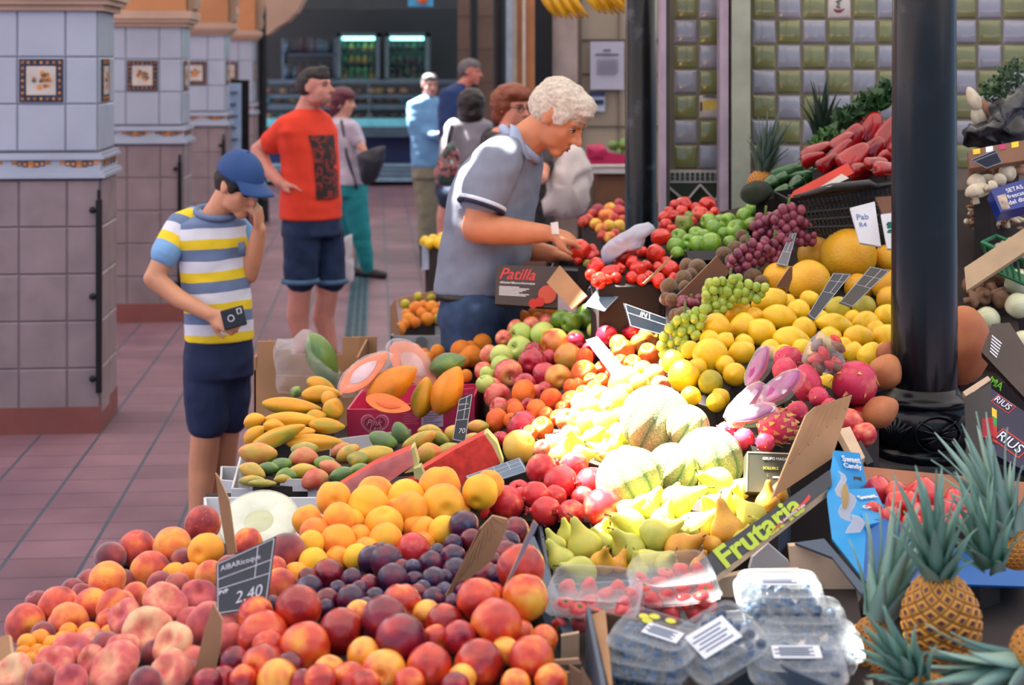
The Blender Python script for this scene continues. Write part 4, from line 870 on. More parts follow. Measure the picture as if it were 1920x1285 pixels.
def crumple(name, pp, label, cat, mat, s, depth=0.1, amp=0.012, seed=1, group=None, parent=None, top=None):
    """crinkled bag: closed lumpy body filling an outline"""
    cx = sum(p[0] for p in pp)/len(pp); cy = sum(p[1] for p in pp)/len(pp); c = P(cx, cy, s); c.y += depth*0.3; bm = bmesh.new(); N = 14; K = 40
    def R(t):
        best = 0
        dx, dy = math.cos(t), math.sin(t)
        for i in range(len(pp)):
            ax, ay = pp[i][0]-cx, pp[i][1]-cy; bx, by = pp[(i+1) % len(pp)][0]-cx, pp[(i+1) % len(pp)][1]-cy; ex, ey = bx-ax, by-ay; den = dx*ey-dy*ex
            if abs(den) < 1e-9: continue
            k = (ax*ey-ay*ex)/den; u = (ax*dy-ay*dx)/den
            if k > 0 and -0.001 <= u <= 1.001: best = max(best, k)
        return best/s
    rows = []
    for i in range(N+1):
        a = math.pi*i/N-math.pi/2; row = []
        for k in range(K):
            t = 2*math.pi*k/K; rr_ = R(t)*math.cos(a)**0.7 if 0 < i < N else 0; v = Vector((rr_*math.cos(t), math.sin(a)*depth*0.5, -rr_*math.sin(t)))
            v += Vector([noise.noise(v*16+Vector((seed, j*7, 0))) for j in range(3)])*amp+Vector([noise.noise(v*45+Vector((seed, j*7, 3))) for j in range(3)])*amp*0.4
            row.append(bm.verts.new(c+v))
        rows.append(row)
    for r0, r1 in zip(rows, rows[1:]):
        for k in range(K): bm.faces.new((r0[k], r0[(k+1) % K], r1[(k+1) % K], r1[k]))
    bmesh.ops.remove_doubles(bm, verts=bm.verts, dist=1e-5)
    o = finish(bm, name, mat, parent)
    if label: tag(o, label, cat, group)
    return o
BAGM = clear('bag_plastic', (0.95, 0.97, 1, 1), 0.18, 0.15, 0.9, 18)
put('papaya', 'mango_g', 'green_papaya', P(597, 688, 560)+Vector((0, 0.12, 0)), 0.052, 'green papaya inside the clear bag in the brown box', 'papaya', axis=(0.45, 0, -1), rl=0.1)
crumple('plastic_bag', [(510, 640), (545, 640), (572, 618), (592, 660), (634, 700), (640, 735), (600, 745), (515, 742)], 'clear crinkled plastic bag around the green papaya in the brown box', 'plastic bag', BAGM, 552, 0.2, 0.012, 3)
put('oval', 'mango_g', 'small_green_fruit', P(555, 735, 610), 0.018, 'tiny pale green fruit above the small papayas', 'fruit')
# --- pink carton with papaya halves
def pink_carton():
    s = 640; r = empty('pink_carton', P(770, 832, s), 'pink carton with a printed heart holding papaya pieces', 'carton')
    o, q, n = plate([(650, 768, s), (752, 768, s), (754, 758, s), (787, 758, s), (789, 767, s), (815, 766, s), (838, 742, s), (862, 731, s), (889, 728, s), (886, 812, s), (845, 828, s), (652, 832, s)], 0.006, 'front_panel', PINKC, r)
    Q = [P(650, 768, s), P(886, 766, s), P(886, 826, s), P(652, 832, s)]; n = Vector((0, -1, 0))
    D = Vector((0.02, 0.36, 0))
    for a, b in ((Q[0], Q[3]), (P(886, 745, s), Q[2])):
        bm = bmesh.new(); slab(bm, [a, a+D, b+D, b], 0.006); finish(bm, 'side_panel', PINKC, r, smooth=False)
    bm = bmesh.new(); slab(bm, [Q[0]+D, Q[1]+D, Q[2]+D, Q[3]+D], 0.006); finish(bm, 'back_panel', PINKC, r, smooth=False)
    bm = bmesh.new(); slab(bm, [Q[3], Q[2], Q[2]+D, Q[3]+D], 0.006, nrm=Vector((0, 0, 1))); finish(bm, 'bottom_panel', PINKC, r, smooth=False)
    LP = flat('pale_pink_print', srgb(238, 176, 196), 0.5); MP = flat('mid_pink_print', srgb(222, 96, 136), 0.5)
    def heart(c, w, mat_o, mat_i):
        for k, (sc, m, l) in enumerate(((1.0, mat_o, 0.0006), (0.9, PINKC, 0.0012), (0.8, mat_o, 0.0018), (0.76, flat('deep_pink', srgb(170, 40, 84), 0.5), 0.0024))):
            pts = []
            for i in range(30):
                t = i*2*math.pi/30; pts.append(Vector(c)+Vector((w*sc*0.5*math.sin(t)**3, -l, w*sc*0.031*(13*math.cos(t)-5*math.cos(2*t)-2*math.cos(3*t)-math.cos(4*t)))))
            bm = bmesh.new(); slab(bm, pts, 0.0006, nrm=n); finish(bm, 'heart_print', m, r, smooth=False)
    heart(P(703, 797, s), 0.084, LP, PINKC); heart(P(868, 748, s), 0.045, MP, PINKC)
    x, y = Vector((1, 0, 0)), Vector((0, 0, 1))
    text_on(r, 'Pink', P(702, 792, s), x, y, 0.046, LP, 'lettering', 0.4, lift=0.0035); text_on(r, 'Lady', P(707, 805, s), x, y, 0.046, LP, 'lettering', 0.4, lift=0.0035)
    for k in range(5): quadprint([P(755, 775, s), P(785, 775, s), P(785, 798, s), P(755, 798, s)], n, 0.1*(k % 2), k*0.2, 1-0.1*(k % 2), k*0.2+0.1, 'small_print', MP, r)
    quadprint([P(790, 772, s), P(831, 770, s), P(831, 800, s), P(790, 801, s)], n, 0, 0, 1, 1, 'paper_label', flat('label_lilac', srgb(206, 190, 214), 0.6), r, 0.001)
    for k in range(6): quadprint([P(792, 773, s), P(829, 771, s), P(829, 799, s), P(792, 800, s)], n, 0.05, 0.05+k*0.16, 0.6+0.35*((k*5) % 3)/2, 0.1+k*0.16, 'label_print', flat('label_ink', srgb(140, 120, 160), 0.6), r, 0.0022)
pink_carton()
FLO = flat('papaya_flesh', srgb(240, 120, 48), 0.3, scale=12); FLP = flat('papaya_cavity', srgb(226, 190, 196), 0.35, scale=16, var=0.2); FILM = clear('film', (1, 1, 1, 1), 0.2, 0.1, 0.6, 20)
def half_fruit(name, c, L, Rr, axis, face, label, cat, skin, flesh, core, film=True, seeds=0, cor=0.55, group=None, shape='papaya', dep=0.85):
    """a fruit cut lengthwise: axis = long axis, face = outward normal of the cut"""
    ax = Vector(axis).normalized(); fn = Vector(face); fn = (fn-ax*fn.dot(ax)).normalized(); sd = fn.cross(ax).normalized(); M = Matrix((sd, ax, fn)).transposed().to_4x4(); M.translation = c
    r = empty(name, c, label, cat, group); K = 30; J = 10; prf = SHAPES[shape][0]; zs = [p[1] for p in prf]
    pr = cr([(a, b, 0) for a, b in prf], 3); bm = bmesh.new(); rows = []
    for p in pr: rows.append([bm.verts.new(M @ Vector((Rr*max(p.x, 0)*math.cos(t), L*p.y, -Rr*max(p.x, 0)*math.sin(t)*dep))) for t in [math.pi*k/J for k in range(J+1)]])
    for r0, r1 in zip(rows, rows[1:]):
        for k in range(J): bm.faces.new((r0[k], r0[k+1], r1[k+1], r1[k]))
    bmesh.ops.remove_doubles(bm, verts=bm.verts, dist=1e-5); finish(bm, 'skin', skin, r)
    def disc(sc, lift, mat, nm, dent=0.0):
        bm = bmesh.new(); out = [Vector((Rr*sc*max(p.x, 0), L*p.y*sc, lift)) for p in pr]; out += [Vector((-v.x, v.y, v.z)) for v in out[::-1][1:-1]]
        vs = [bm.verts.new(M @ v) for v in out]; c0 = bm.verts.new(M @ Vector((0, 0, lift-dent)))
        mid = [bm.verts.new(M @ Vector((v.x*0.6, v.y*0.6, lift-dent*0.7))) for v in out]
        for i in range(len(vs)):
            j = (i+1) % len(vs); bm.faces.new((vs[i], vs[j], mid[j], mid[i])); bm.faces.new((mid[i], mid[j], c0))
        bmesh.ops.remove_doubles(bm, verts=bm.verts, dist=1e-6); finish(bm, nm, mat, r)
    disc(1.0, 0.0, flesh, 'flesh'); disc(cor, 0.002, core, 'core', -0.004)
    if film:
        bm = bmesh.new(); out = [Vector((Rr*1.04*max(p.x, 0), L*p.y*1.06, 0.006)) for p in pr]; out += [Vector((-v.x, v.y, v.z)) for v in out[::-1][1:-1]]
        rows = [[bm.verts.new(M @ (Vector((v.x*k, v.y*k, 0.008+0.006*noise.noise(Vector((v.x*40*k, v.y*40*k, L*10)))-(0.03 if k > 1 else 0))))) for v in out] for k in (1.04, 0.98, 0.7, 0.35)]
        for r0, r1 in zip(rows, rows[1:]):
            for i in range(len(out)): bm.faces.new((r0[i], r0[(i+1) % len(out)], r1[(i+1) % len(out)], r1[i]))
        bm.faces.new(rows[-1]); finish(bm, 'cling_film', FILM, r)
    return r
SKO = fruitmat('skin_papaya_o', *FM['papaya_o'][0], **FM['papaya_o'][1])
half_fruit('papaya_half', P(682, 698, 655), 0.085, 0.04, (0.78, 0.1, 0.62), (-0.35, -0.85, 0.5), 'film wrapped papaya half leaning at the left in the pink carton', 'papaya', SKO, FLO, FLP)
half_fruit('papaya_half', P(775, 684, 640), 0.088, 0.05, (0.62, 0.1, -0.62), (-0.1, -0.9, 0.45), 'pinkish film wrapped papaya half at the back of the pink carton', 'papaya', SKO, flat('papaya_pink', srgb(240, 160, 140), 0.3), FLP)
half_fruit('papaya_half', P(728, 757, 665), 0.065, 0.028, (0.95, 0.1, -0.25), (-0.1, -0.8, 0.65), 'orange papaya slice lying at the front of the pink carton', 'papaya', SKO, FLO, flat('papaya_deep', srgb(232, 110, 50), 0.3), film=False)
put('papaya', 'papaya_o', 'orange_papaya', P(735, 720, 655), 0.048, 'orange and green papaya pointing up right in the pink carton', 'papaya', axis=(0.75, -0.1, 0.5), rl=0.085)
put('papaya', 'papaya_o', 'orange_papaya', P(840, 732, 655), 0.047, 'orange papaya at the right in the pink carton', 'papaya', axis=(0.35, -0.05, 0.75), rl=0.075)
put('papaya', 'papaya', 'yellow_papaya', P(793, 745, 650), 0.036, 'yellow papaya half hidden between the two orange papayas', 'papaya', axis=(0.2, -0.05, 0.9), rl=0.06)
put('papaya', 'mango_g', 'green_papaya', P(840, 683, 640), 0.036, 'green papaya behind the right orange papaya', 'papaya', axis=(0.9, 0, 0.3), rl=0.055)
# --- watermelon wedges
WRED = flat('watermelon_red', srgb(232, 78, 72), 0.3, scale=40, var=0.2); WRND = flat('watermelon_rind', srgb(206, 208, 140), 0.4); WGRN = flat('watermelon_green', srgb(60, 96, 44), 0.4, scale=20, var=0.3)
def wedge(name, fl, rind, s0, t, label, film):
    """fl: flesh face outline; rind: outline of the rind strip on the same face"""
    q0 = P(fl[0][0], fl[0][1], s0); r = empty(name, q0, label, 'watermelon')
    o, q, n = plate([(x, y, s0) for x, y in fl], t, 'flesh', WRED, r); plate([(x, y, s0-0.5) for x, y in rind], t, 'rind', WRND, r)
    if film: plate([(x, y, s0+2) for x, y in fl], 0.001, 'cling_film', FILM, r)
wedge('watermelon_wedge', [(632, 914), (700, 872), (770, 843), (776, 872), (758, 884), (700, 925), (650, 935)], [(770, 843), (776, 838), (785, 872), (778, 884), (758, 888), (776, 872)], 800, 0.05, 'pink watermelon wedge under film, left of the two wedges', True)
wedge('watermelon_wedge', [(785, 884), (850, 845), (908, 815), (924, 838), (938, 868), (880, 900), (850, 925), (810, 925)], [(908, 815), (914, 812), (932, 832), (944, 868), (938, 872), (924, 840)], 780, 0.05, 'bright red watermelon wedge, right of the two wedges', False)
wedge('watermelon_piece', [(700, 925), (780, 898), (830, 925), (830, 960), (700, 960)], [(775, 880), (789, 876), (800, 905), (796, 925), (780, 925)], 806, 0.04, 'lower watermelon piece with a yellow rind between the wedges', False)
# --- pear crate with the lime lettering
tray('pear_crate', 'slate blue cardboard crate holding the pears', 'crate', [Pz(1030, 1098, 0.815), Pz(1330, 1082, 0.815), Pz(1480, 920, 0.815), Pz(1005, 960, 0.815)], 0.12, SLATE, 0.008)
r, q, n = plate([(1306, 1056, 1010), (1557, 880, 930), (1560, 910, 935), (1340, 1082, 1015)], 0.008, 'printed_crate_side', flat('dark_slate_carton', srgb(52, 58, 66), 0.45)); tag(r, 'dark crate side with lime green lettering and a red swoosh beside the pears', 'crate side')
q = [q[0], q[1], q[2], q[3]]
def along(s, u0, u1, mat, parent):
    pass
txt(q, n, 'Frutaria', 0.41, 0.52, 0.62, LIME, r, 0.0, height=0.042, bold=0.03)
bm = bmesh.new(); pts = [(0.45, 1.02), (0.5, 0.92), (0.56, 0.86), (0.66, 0.82), (0.74, 0.72), (0.80, 0.55), (0.81, 0.72), (0.79, 0.86), (0.72, 0.96), (0.6, 0.98), (0.52, 1.0)]
slab(bm, [qp(q, u, v)+n*0.004 for u, v in pts], 0.002, nrm=n); finish(bm, 'red_swoosh', REDP, r, smooth=False)
txt(q, n, 'la auténtica fruta', 0.64, 0.88, 0.2, WPR, r, 0.0, height=0.006, lift=0.005)
r, q, n = plate([(1562, 912, 932), (1566, 920, 932), (1345, 1092, 1012), (1340, 1083, 1014)], 0.012, 'pale_batten', PALEW); tag(r, 'pale wooden slat under the dark lettered crate side', 'slat')
r, q, n = plate([(984, 1010, 985), (1002, 1006, 980), (1078, 1190, 1110), (1058, 1196, 1115)], 0.05, 'slate_crate', SLATE); tag(r, 'slate blue crate edge between nectarines and berry punnets', 'crate side')
r, q, n = plate([(1052, 1194, 1120), (1086, 1188, 1120), (1086, 1300, 1120), (1052, 1300, 1120)], 0.012, 'wooden_crate', PALEW); tag(r, 'brown wooden corner post of the strawberry crate', 'crate')
# --- berry crate
tray('berry_crate', 'dark slate carton with brown inside holding the blueberry punnets', 'carton', [P(1098, 1140, 1140), P(1130, 1300, 1300), P(1600, 1300, 1300), P(1330, 1185, 1130)], 0.14, [SLATE, SLATE, SLATE, KRAFT2], 0.008)
r, q, n = plate([(1108, 1146, 1139), (1135, 1144, 1139), (1148, 1285, 1270), (1142, 1290, 1270)], 0.004, 'brown_card', KRAFT); tag(r, 'brown inner flap of the berry carton', 'carton flap')
for k, (pp, l) in enumerate([([(1020, 1258), (1068, 1262), (1068, 1300), (1020, 1300)], 'left'), ([(1068, 1248), (1090, 1262), (1090, 1300), (1068, 1300)], 'middle'), ([(1090, 1252), (1112, 1285), (1112, 1300), (1090, 1300)], 'right'), ([(1026, 1240), (1085, 1236), (1090, 1246), (1030, 1248)], 'top')]):
    r, q, n = plate([(x, y, 1190+k*4) for x, y in pp], 0.006, 'folded_carton', flat('tan_card', srgb(190, 154, 120), 0.85)); tag(r, 'folded tan carton piece at the bottom edge, %s one' % l, 'cardboard', 'folded tan carton at the bottom edge')
# --- pale crates right of the pears
for k, (pp, s_, l, m) in enumerate([([(1405, 1070), (1412, 1045), (1440, 1020), (1480, 1055), (1486, 1072), (1420, 1082)], 960, 'pale crate end beneath the lettered crate side', WBOX), ([(1480, 1025), (1550, 1018), (1620, 1110), (1600, 1150), (1490, 1120)], 985, 'pale wooden crate end right of the lettered crate side', PALEW), ([(1338, 1088), (1400, 1074), (1500, 1070), (1500, 1140), (1338, 1150)], 1000, 'pale beige carton behind the blueberry punnets', PALEW)]):
    r, q, n = plate([(x, y, s_) for x, y in pp], 0.02, 'pale_crate', m); tag(r, l, 'crate')
r, q, n = plate([(1490, 1018, 990), (1545, 1010, 985), (1622, 1100, 1030), (1615, 1115, 1035), (1560, 1045, 1000)], 0.006, 'slate_crate', SLATE); tag(r, 'blue grey top edge of the pale crate by the left pineapple crown', 'crate side')
# --- carton of the hidden lower fruit, GRUPO box
r, q, n = plate([(1401, 847, 870), (1482, 850, 870), (1482, 925, 880), (1399, 922, 880)], 0.05, 'olive_carton', flat('olive_carton', srgb(58, 58, 44), 0.5)); tag(r, 'olive black printed carton under the scaly dragon fruit', 'carton')
txt(q, n, 'GRUPO MAGAL', 0.66, 0.16, 0.6, WPR, r); txt(q, n, 'SOLUBLE', 0.55, 0.4, 0.35, flat('gold_print', srgb(200, 190, 80), 0.5), r)
quadprint(q, n, 0.02, 0.0, 0.98, 0.03, 'rim', PALEW, r); quadprint(q, n, 0.0, 0.0, 0.02, 1, 'rim', PALEW, r); quadprint(q, n, 0.6, 0.6, 0.95, 0.64, 'print_line', WPR, r)
# --- black carton with red script
r, q, n = plate([(930, 497, 560), (1046, 500, 560), (1046, 578, 565), (928, 570, 565)], 0.03, 'script_carton', BRBOX); tag(r, 'dark brown carton with red script lettering in front of the bending man', 'carton')
txt(q, n, 'Patilla', 0.35, 0.22, 0.58, REDP, r, 0.4, height=0.038, bold=0.01); txt(q, n, 'distribuciones', 0.35, 0.44, 0.56, WPR, r, height=0.007, bold=0.01)
for k in range(7): quadprint(q, n, 0.06, 0.54+k*0.035, 0.38+0.16*((k*3) % 4)/3, 0.555+k*0.035, 'small_print', WPR, r)
for k, (cx_, cy_, rr_, m) in enumerate([(1026, 552, 17, flat('salmon_print', srgb(214, 96, 80), 0.5)), (1000, 569, 9, REDP), (1012, 566, 9, REDP)]):
    bm = bmesh.new(); c0 = P(cx_, cy_, 565); slab(bm, [c0+Vector((rr_/565*math.cos(t), -0.003-0.001*k, rr_/565*math.sin(t))) for t in [i*math.pi/10 for i in range(20)]], 0.001, nrm=n); finish(bm, 'fruit_print', m, r, smooth=False)
r, q, n = plate([(982, 492, 556), (1024, 492, 556), (1024, 508, 556), (982, 508, 556)], 0.02, 'white_card', KRAFT2); tag(r, 'dark flap standing behind the script lettered carton', 'carton flap')
tray('tomato_tray', 'navy carton tray holding the plum tomatoes', 'tray', [Pz(1100, 545, 1.06), Pz(1245, 556, 1.06), Pz(1290, 505, 1.06), Pz(1130, 495, 1.06)], 0.06, NAVYC)
tray('hand_tray', 'black tray of small tomatoes under the hand of the bending man', 'tray', [Pz(1030, 505, 1.08), Pz(1098, 510, 1.08), Pz(1110, 480, 1.08), Pz(1045, 475, 1.08)], 0.05, BLK)
r, q, n = plate([(1288, 470, 575), (1350, 470, 575), (1352, 486, 577), (1290, 490, 577)], 0.05, 'black_tray', BLK); tag(r, 'small black tray edge below the green apples', 'tray')
# --- far white box and orange crate
def box_front(pp, s_, d, name, label, mat, cat='carton'):
    x0, y0, x1, y1 = pp; r = empty(name, P((x0+x1)/2, y1, s_), label, cat); a, b = P(x0, y0, s_), P(x1, y1, s_); D = Vector((0, d, 0)); L = [a, Vector((b.x, a.y, a.z)), b, Vector((a.x, a.y, b.z))]
    for u in ([L[0], L[1], L[2], L[3]], [L[0]+D, L[1]+D, L[2]+D, L[3]+D]):
        bm = bmesh.new(); slab(bm, u, 0.008, nrm=Vector((0, -1, 0))); finish(bm, 'side_panel', mat, r, smooth=False)
    for u, nx in ((0, -1), (1, 1)):
        bm = bmesh.new(); slab(bm, [L[u], L[u]+D, L[3-u]+D, L[3-u]], 0.008, nrm=Vector((nx, 0, 0))); finish(bm, 'side_panel', mat, r, smooth=False)
    bm = bmesh.new(); slab(bm, [L[3], L[2], L[2]+D, L[3]+D], 0.008, nrm=Vector((0, 0, 1))); finish(bm, 'bottom_panel', mat, r, smooth=False)
    return r, L
r, L = box_front((788, 460, 866, 503), 330, 0.25, 'lemon_box', 'white printed box of lemons far down the aisle', flat('white_box_blue', srgb(190, 206, 226), 0.6))
text_on(r, 'Comer', P(842, 489, 330), Vector((1, 0, 0)), Vector((0, 0, 1)), 0.18, flat('print_grey', srgb(80, 88, 110), 0.6), lift=0.002)
r2 = wbox(812, 503, 866, 700, 326, 0.2, 'box_stand', BRBOX); tag(r2, 'dark stand under the far lemon box', 'stand')
r, L = box_front((733, 630, 840, 668), 415, 0.28, 'orange_crate', 'grey wooden crate of oranges left of the jeans', flat('grey_wood', srgb(150, 152, 156), 0.7, scale=14, var=0.2), 'crate')
bm = bmesh.new(); c0 = P(790, 627+15, 416); slab(bm, [c0+Vector((0.026*math.cos(t), -0.002, 0.026*math.sin(t))) for t in [i*math.pi/8 for i in range(16)]], 0.001, nrm=Vector((0, -1, 0))); finish(bm, 'round_print', flat('print_dark', srgb(90, 96, 100), 0.7), r, smooth=False)
r, q, n = plate([(731, 575, 405), (742, 560, 400), (752, 640, 415), (733, 655, 415)], 0.01, 'brown_batten', KRAFT2); tag(r, 'brown side slat of the orange crate', 'slat')
r, q, n = plate([(745, 560, 385), (820, 545, 385), (826, 556, 385), (750, 578, 385)], 0.01, 'brown_batten', KRAFT); tag(r, 'brown back slat of the orange crate', 'slat')
# --- black plastic crate and white cartons in front of the peppers
def plastic_crate():
    s = 600; r = empty('black_plastic_crate', P(1600, 440, s), 'black plastic crate below the red peppers', 'crate'); M_ = flat('black_plastic', srgb(20, 22, 24), 0.35)
    bm = bmesh.new(); A, B = P(1478, 374, s), P(1694, 340, s)
    q = [A, B, P(1694, 440, s), P(1520, 440, s)]; n = Vector((0, -1, 0))
    tube(bm, [P(1478, 372, s), P(1560, 362, s), P(1640, 350, s), P(1700, 340, s)], 0.011, 8); tube(bm, [P(1480, 392, s), P(1700, 362, s)], 0.006, 6); tube(bm, [P(1492, 410, s), P(1700, 385, s)], 0.005, 6)
    for k in range(26):
        u = k/25; tube(bm, [qp(q, u, 0.0), qp(q, u, 1.0)], 0.005, 5)
    for v in (0.4, 0.6, 0.8): tube(bm, [qp(q, 0, v), qp(q, 1, v)], 0.005, 5)
    slab(bm, [p+Vector((0, 0.3, 0)) for p in q], 0.006, nrm=n); slab(bm, [q[0], q[0]+Vector((0, 0.3, 0)), q[3]+Vector((0, 0.3, 0)), q[3]], 0.006)
    slab(bm, [qp(q, 0.05, 0.05), qp(q, 0.98, 0.05), qp(q, 0.98, 0.42), qp(q, 0.1, 0.42)], 0.005, nrm=n)
    finish(bm, 'body', M_, r, smooth=False)
    bm = bmesh.new(); tube(bm, [P(1500, 368, s+4), P(1560, 352, s+4), P(1630, 345, s+4), P(1648, 352, s+4)], [0.008, 0.014, 0.014, 0.008], 8); finish(bm, 'handle', M_, r)
plastic_crate()
r, q, n = plate([(1480, 372, 600), (1488, 358, 600), (1590, 305, 590), (1600, 325, 592), (1560, 345, 598)], 0.006, 'red_carton', flat('red_carton', srgb(200, 50, 30), 0.5)); tag(r, 'red carton edge with a pale label above the black crate', 'carton')
bm = bmesh.new(); slab(bm, [P(1535, 352, 604), P(1578, 326, 600), P(1592, 334, 602), P(1556, 350, 606)], 0.002, nrm=n); finish(bm, 'paper_label', CREAM, r, smooth=False)
r, q, n = plate([(1594, 390, 625), (1640, 378, 625), (1652, 462, 635), (1612, 455, 635)], 0.01, 'white_carton', WBOX); tag(r, 'white carton with blue scribbles below the black crate', 'carton')
txt(q, n, 'Pab', 0.4, 0.3, 0.5, flat('blue_ink', srgb(90, 120, 170), 0.6), r); txt(q, n, 'R4', 0.35, 0.5, 0.3, MATS['blue_ink'], r)
r, q, n = plate([(1652, 402, 630), (1700, 396, 630), (1700, 468, 640), (1664, 466, 640)], 0.01, 'white_carton', WBOX); tag(r, 'white carton printed with a green tree, left of the thick column', 'carton')
bm = bmesh.new(); rr = random.Random(5)
for k in range(16):
    u, v = 0.55+rr.uniform(-0.3, 0.3), 0.42+rr.uniform(-0.16, 0.16); c0 = qp(q, u, v); slab(bm, [c0+n*0.002+Vector((0.009*math.cos(t), 0, 0.009*math.sin(t))) for t in [i*math.pi/3 for i in range(6)]], 0.001, nrm=n)
slab(bm, [qp(q, a, b)+n*0.002 for a, b in ((0.5, 0.5), (0.6, 0.5), (0.62, 0.72), (0.48, 0.72))], 0.001, nrm=n); finish(bm, 'tree_print', flat('tree_green', srgb(20, 120, 90), 0.5), r, smooth=False)
r, q, n = plate([(1642, 370, 622), (1700, 365, 620), (1700, 398, 625), (1655, 402, 625)], 0.01, 'brown_card', KRAFT2); tag(r, 'brown carton flap above the tree printed carton', 'carton flap')
r, q, n = plate([(1660, 345, 595), (1700, 318, 590), (1700, 330, 592), (1665, 352, 597)], 0.01, 'brown_batten', KRAFT); tag(r, 'brown slat beside the red peppers at the column', 'slat')
# --- right of the column
r, q, n = plate([(1808, 502, 640), (1925, 425, 640), (1925, 470, 645), (1812, 545, 645)], 0.02, 'cream_board', flat('cream_board', srgb(190, 164, 128), 0.7)); tag(r, 'cream display board edge right of the column', 'board')
r, q, n = plate([(1808, 505, 610), (1925, 460, 610), (1925, 620, 640), (1812, 620, 640)], 0.02, 'rear_board', flat('dark_board', srgb(40, 32, 28), 0.9)); tag(r, 'dark board behind the brown mushrooms', 'board')  # near-black board set back behind the brown mushrooms
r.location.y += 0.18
def basket():
    s = 625; r = empty('green_basket', P(1880, 520, s), 'green plastic basket holding garlic at the right edge', 'basket'); G = flat('green_plastic', srgb(10, 110, 66), 0.35)
    bm = bmesh.new(); T = [P(1841, 455, s), P(1868, 442, s-10), P(1935, 470, s), P(1920, 490, s+15)]; Lw = [P(1858, 505, s), P(1880, 495, s-10), P(1935, 520, s), P(1925, 535, s+15)]
    tube(bm, T+[T[0]], 0.006, 6); tube(bm, [T[0], T[3]], 0.008, 6); tube(bm, [Lw[0], Lw[3]], 0.006, 6)
    for k in range(7): u = k/6; tube(bm, [T[0].lerp(T[3], u), Lw[0].lerp(Lw[3], u)], 0.004, 5)
    slab(bm, Lw, 0.005); finish(bm, 'body', G, r, smooth=False)
basket()
r, q, n = plate([(1857, 355, 615), (1925, 335, 612), (1930, 385, 620), (1876, 398, 622)], 0.05, 'blue_packet', flat('blue_packet', srgb(30, 50, 130), 0.25)); tag(r, 'dark blue printed food packet at the right edge', 'packet')
for k in range(3): txt(q, n, ('SETAS', 'frescas', 'del dia')[k], 0.62, 0.25+k*0.24, 0.5, WPR, r)
quadprint(q, n, 0.08, 0.35, 0.34, 0.95, 'window_print', flat('packet_photo', srgb(190, 170, 150), 0.5, scale=30, var=0.4), r, 0.002)
r, q, n = plate([(1860, 608, 700), (1893, 605, 700), (1925, 655, 720), (1925, 750, 740), (1840, 660, 715)], 0.02, 'dark_carton', BRBOX); tag(r, 'dark brown carton with white print standing right of the column', 'carton')
q2 = [P(1860, 625, 706), P(1890, 650, 712), P(1880, 690, 722), P(1848, 660, 714)]; n2 = n
for k in range(6): quadprint(q2, n2, 0.05+0.03*k, 0.1+k*0.14, 0.8, 0.16+k*0.14, 'small_print', WPR, r, 0.003)
text_on(r, 'MA', P(1866, 718, 735), (Vector((0.8, 0, -0.55))), Vector((0.5, 0, 0.8)), 0.04, flat('lime2', srgb(120, 210, 50), 0.5), lift=0.01)
text_on(r, 'MA', P(1866, 718, 735)+Vector((0, -0.012, 0)), (Vector((0.8, 0, -0.55))), Vector((0.5, 0, 0.8)), 0.03, MATS['lime2'], lift=0.003)
r, q, n = plate([(1858, 728, 770), (1925, 775, 790), (1925, 885, 810), (1860, 850, 800)], 0.03, 'navy_carton', NAVYC); tag(r, 'navy carton with red framed white lettering at the right edge', 'carton')
for (u, v, w, tx) in ((0.35, 0.12, 0.4, 'RIUS'), (0.55, 0.68, 0.6, 'RIUS')):
    x = (q[1]-q[0]).normalized(); y = n.cross(x); c0 = qp(q, u, v); W2 = (q[1]-q[0]).length*w; h2 = W2*0.42
    bm = bmesh.new(); slab(bm, [c0+n*0.001+x*a*W2*0.62+y*b*h2*0.72 for a, b in ((-1, -1), (1, -1), (1, 1), (-1, 1))], 0.001, nrm=n); finish(bm, 'red_frame', REDP, r, smooth=False)
    bm = bmesh.new(); slab(bm, [c0+n*0.002+x*a*W2*0.57+y*b*h2*0.6 for a, b in ((-1, -1), (1, -1), (1, 1), (-1, 1))], 0.001, nrm=n); finish(bm, 'navy_field', NAVYC, r, smooth=False)
    text_on(r, tx, c0, x, y, W2, WPR, lift=0.004)
for k, m in enumerate((flat('yellow_print', srgb(230, 190, 40), 0.5), flat('green_print', srgb(40, 150, 70), 0.5), REDP, REDP)): quadprint(q, n, 0.02, 0.3+k*0.13, 0.16, 0.43+k*0.13, 'stripe', m, r, 0.002)
r, q, n = plate([(1805, 735, 745), (1852, 705, 740), (1858, 712, 742), (1812, 745, 748)], 0.02, 'pale_batten', PALEW); tag(r, 'pale wooden slat between the column and the navy carton', 'slat')
r, q, n = plate([(1808, 745, 748), (1858, 715, 742), (1862, 860, 790), (1812, 870, 790)], 0.02, 'black_carton', BLK); tag(r, 'black carton side right behind the column base', 'carton')
r, q, n = plate([(1842, 785, 790), (1862, 782, 792), (1862, 818, 795), (1842, 822, 795)], 0.01, 'red_packet', flat('red_packet', srgb(176, 20, 36), 0.3)); tag(r, 'small red packet beside the navy carton', 'packet')
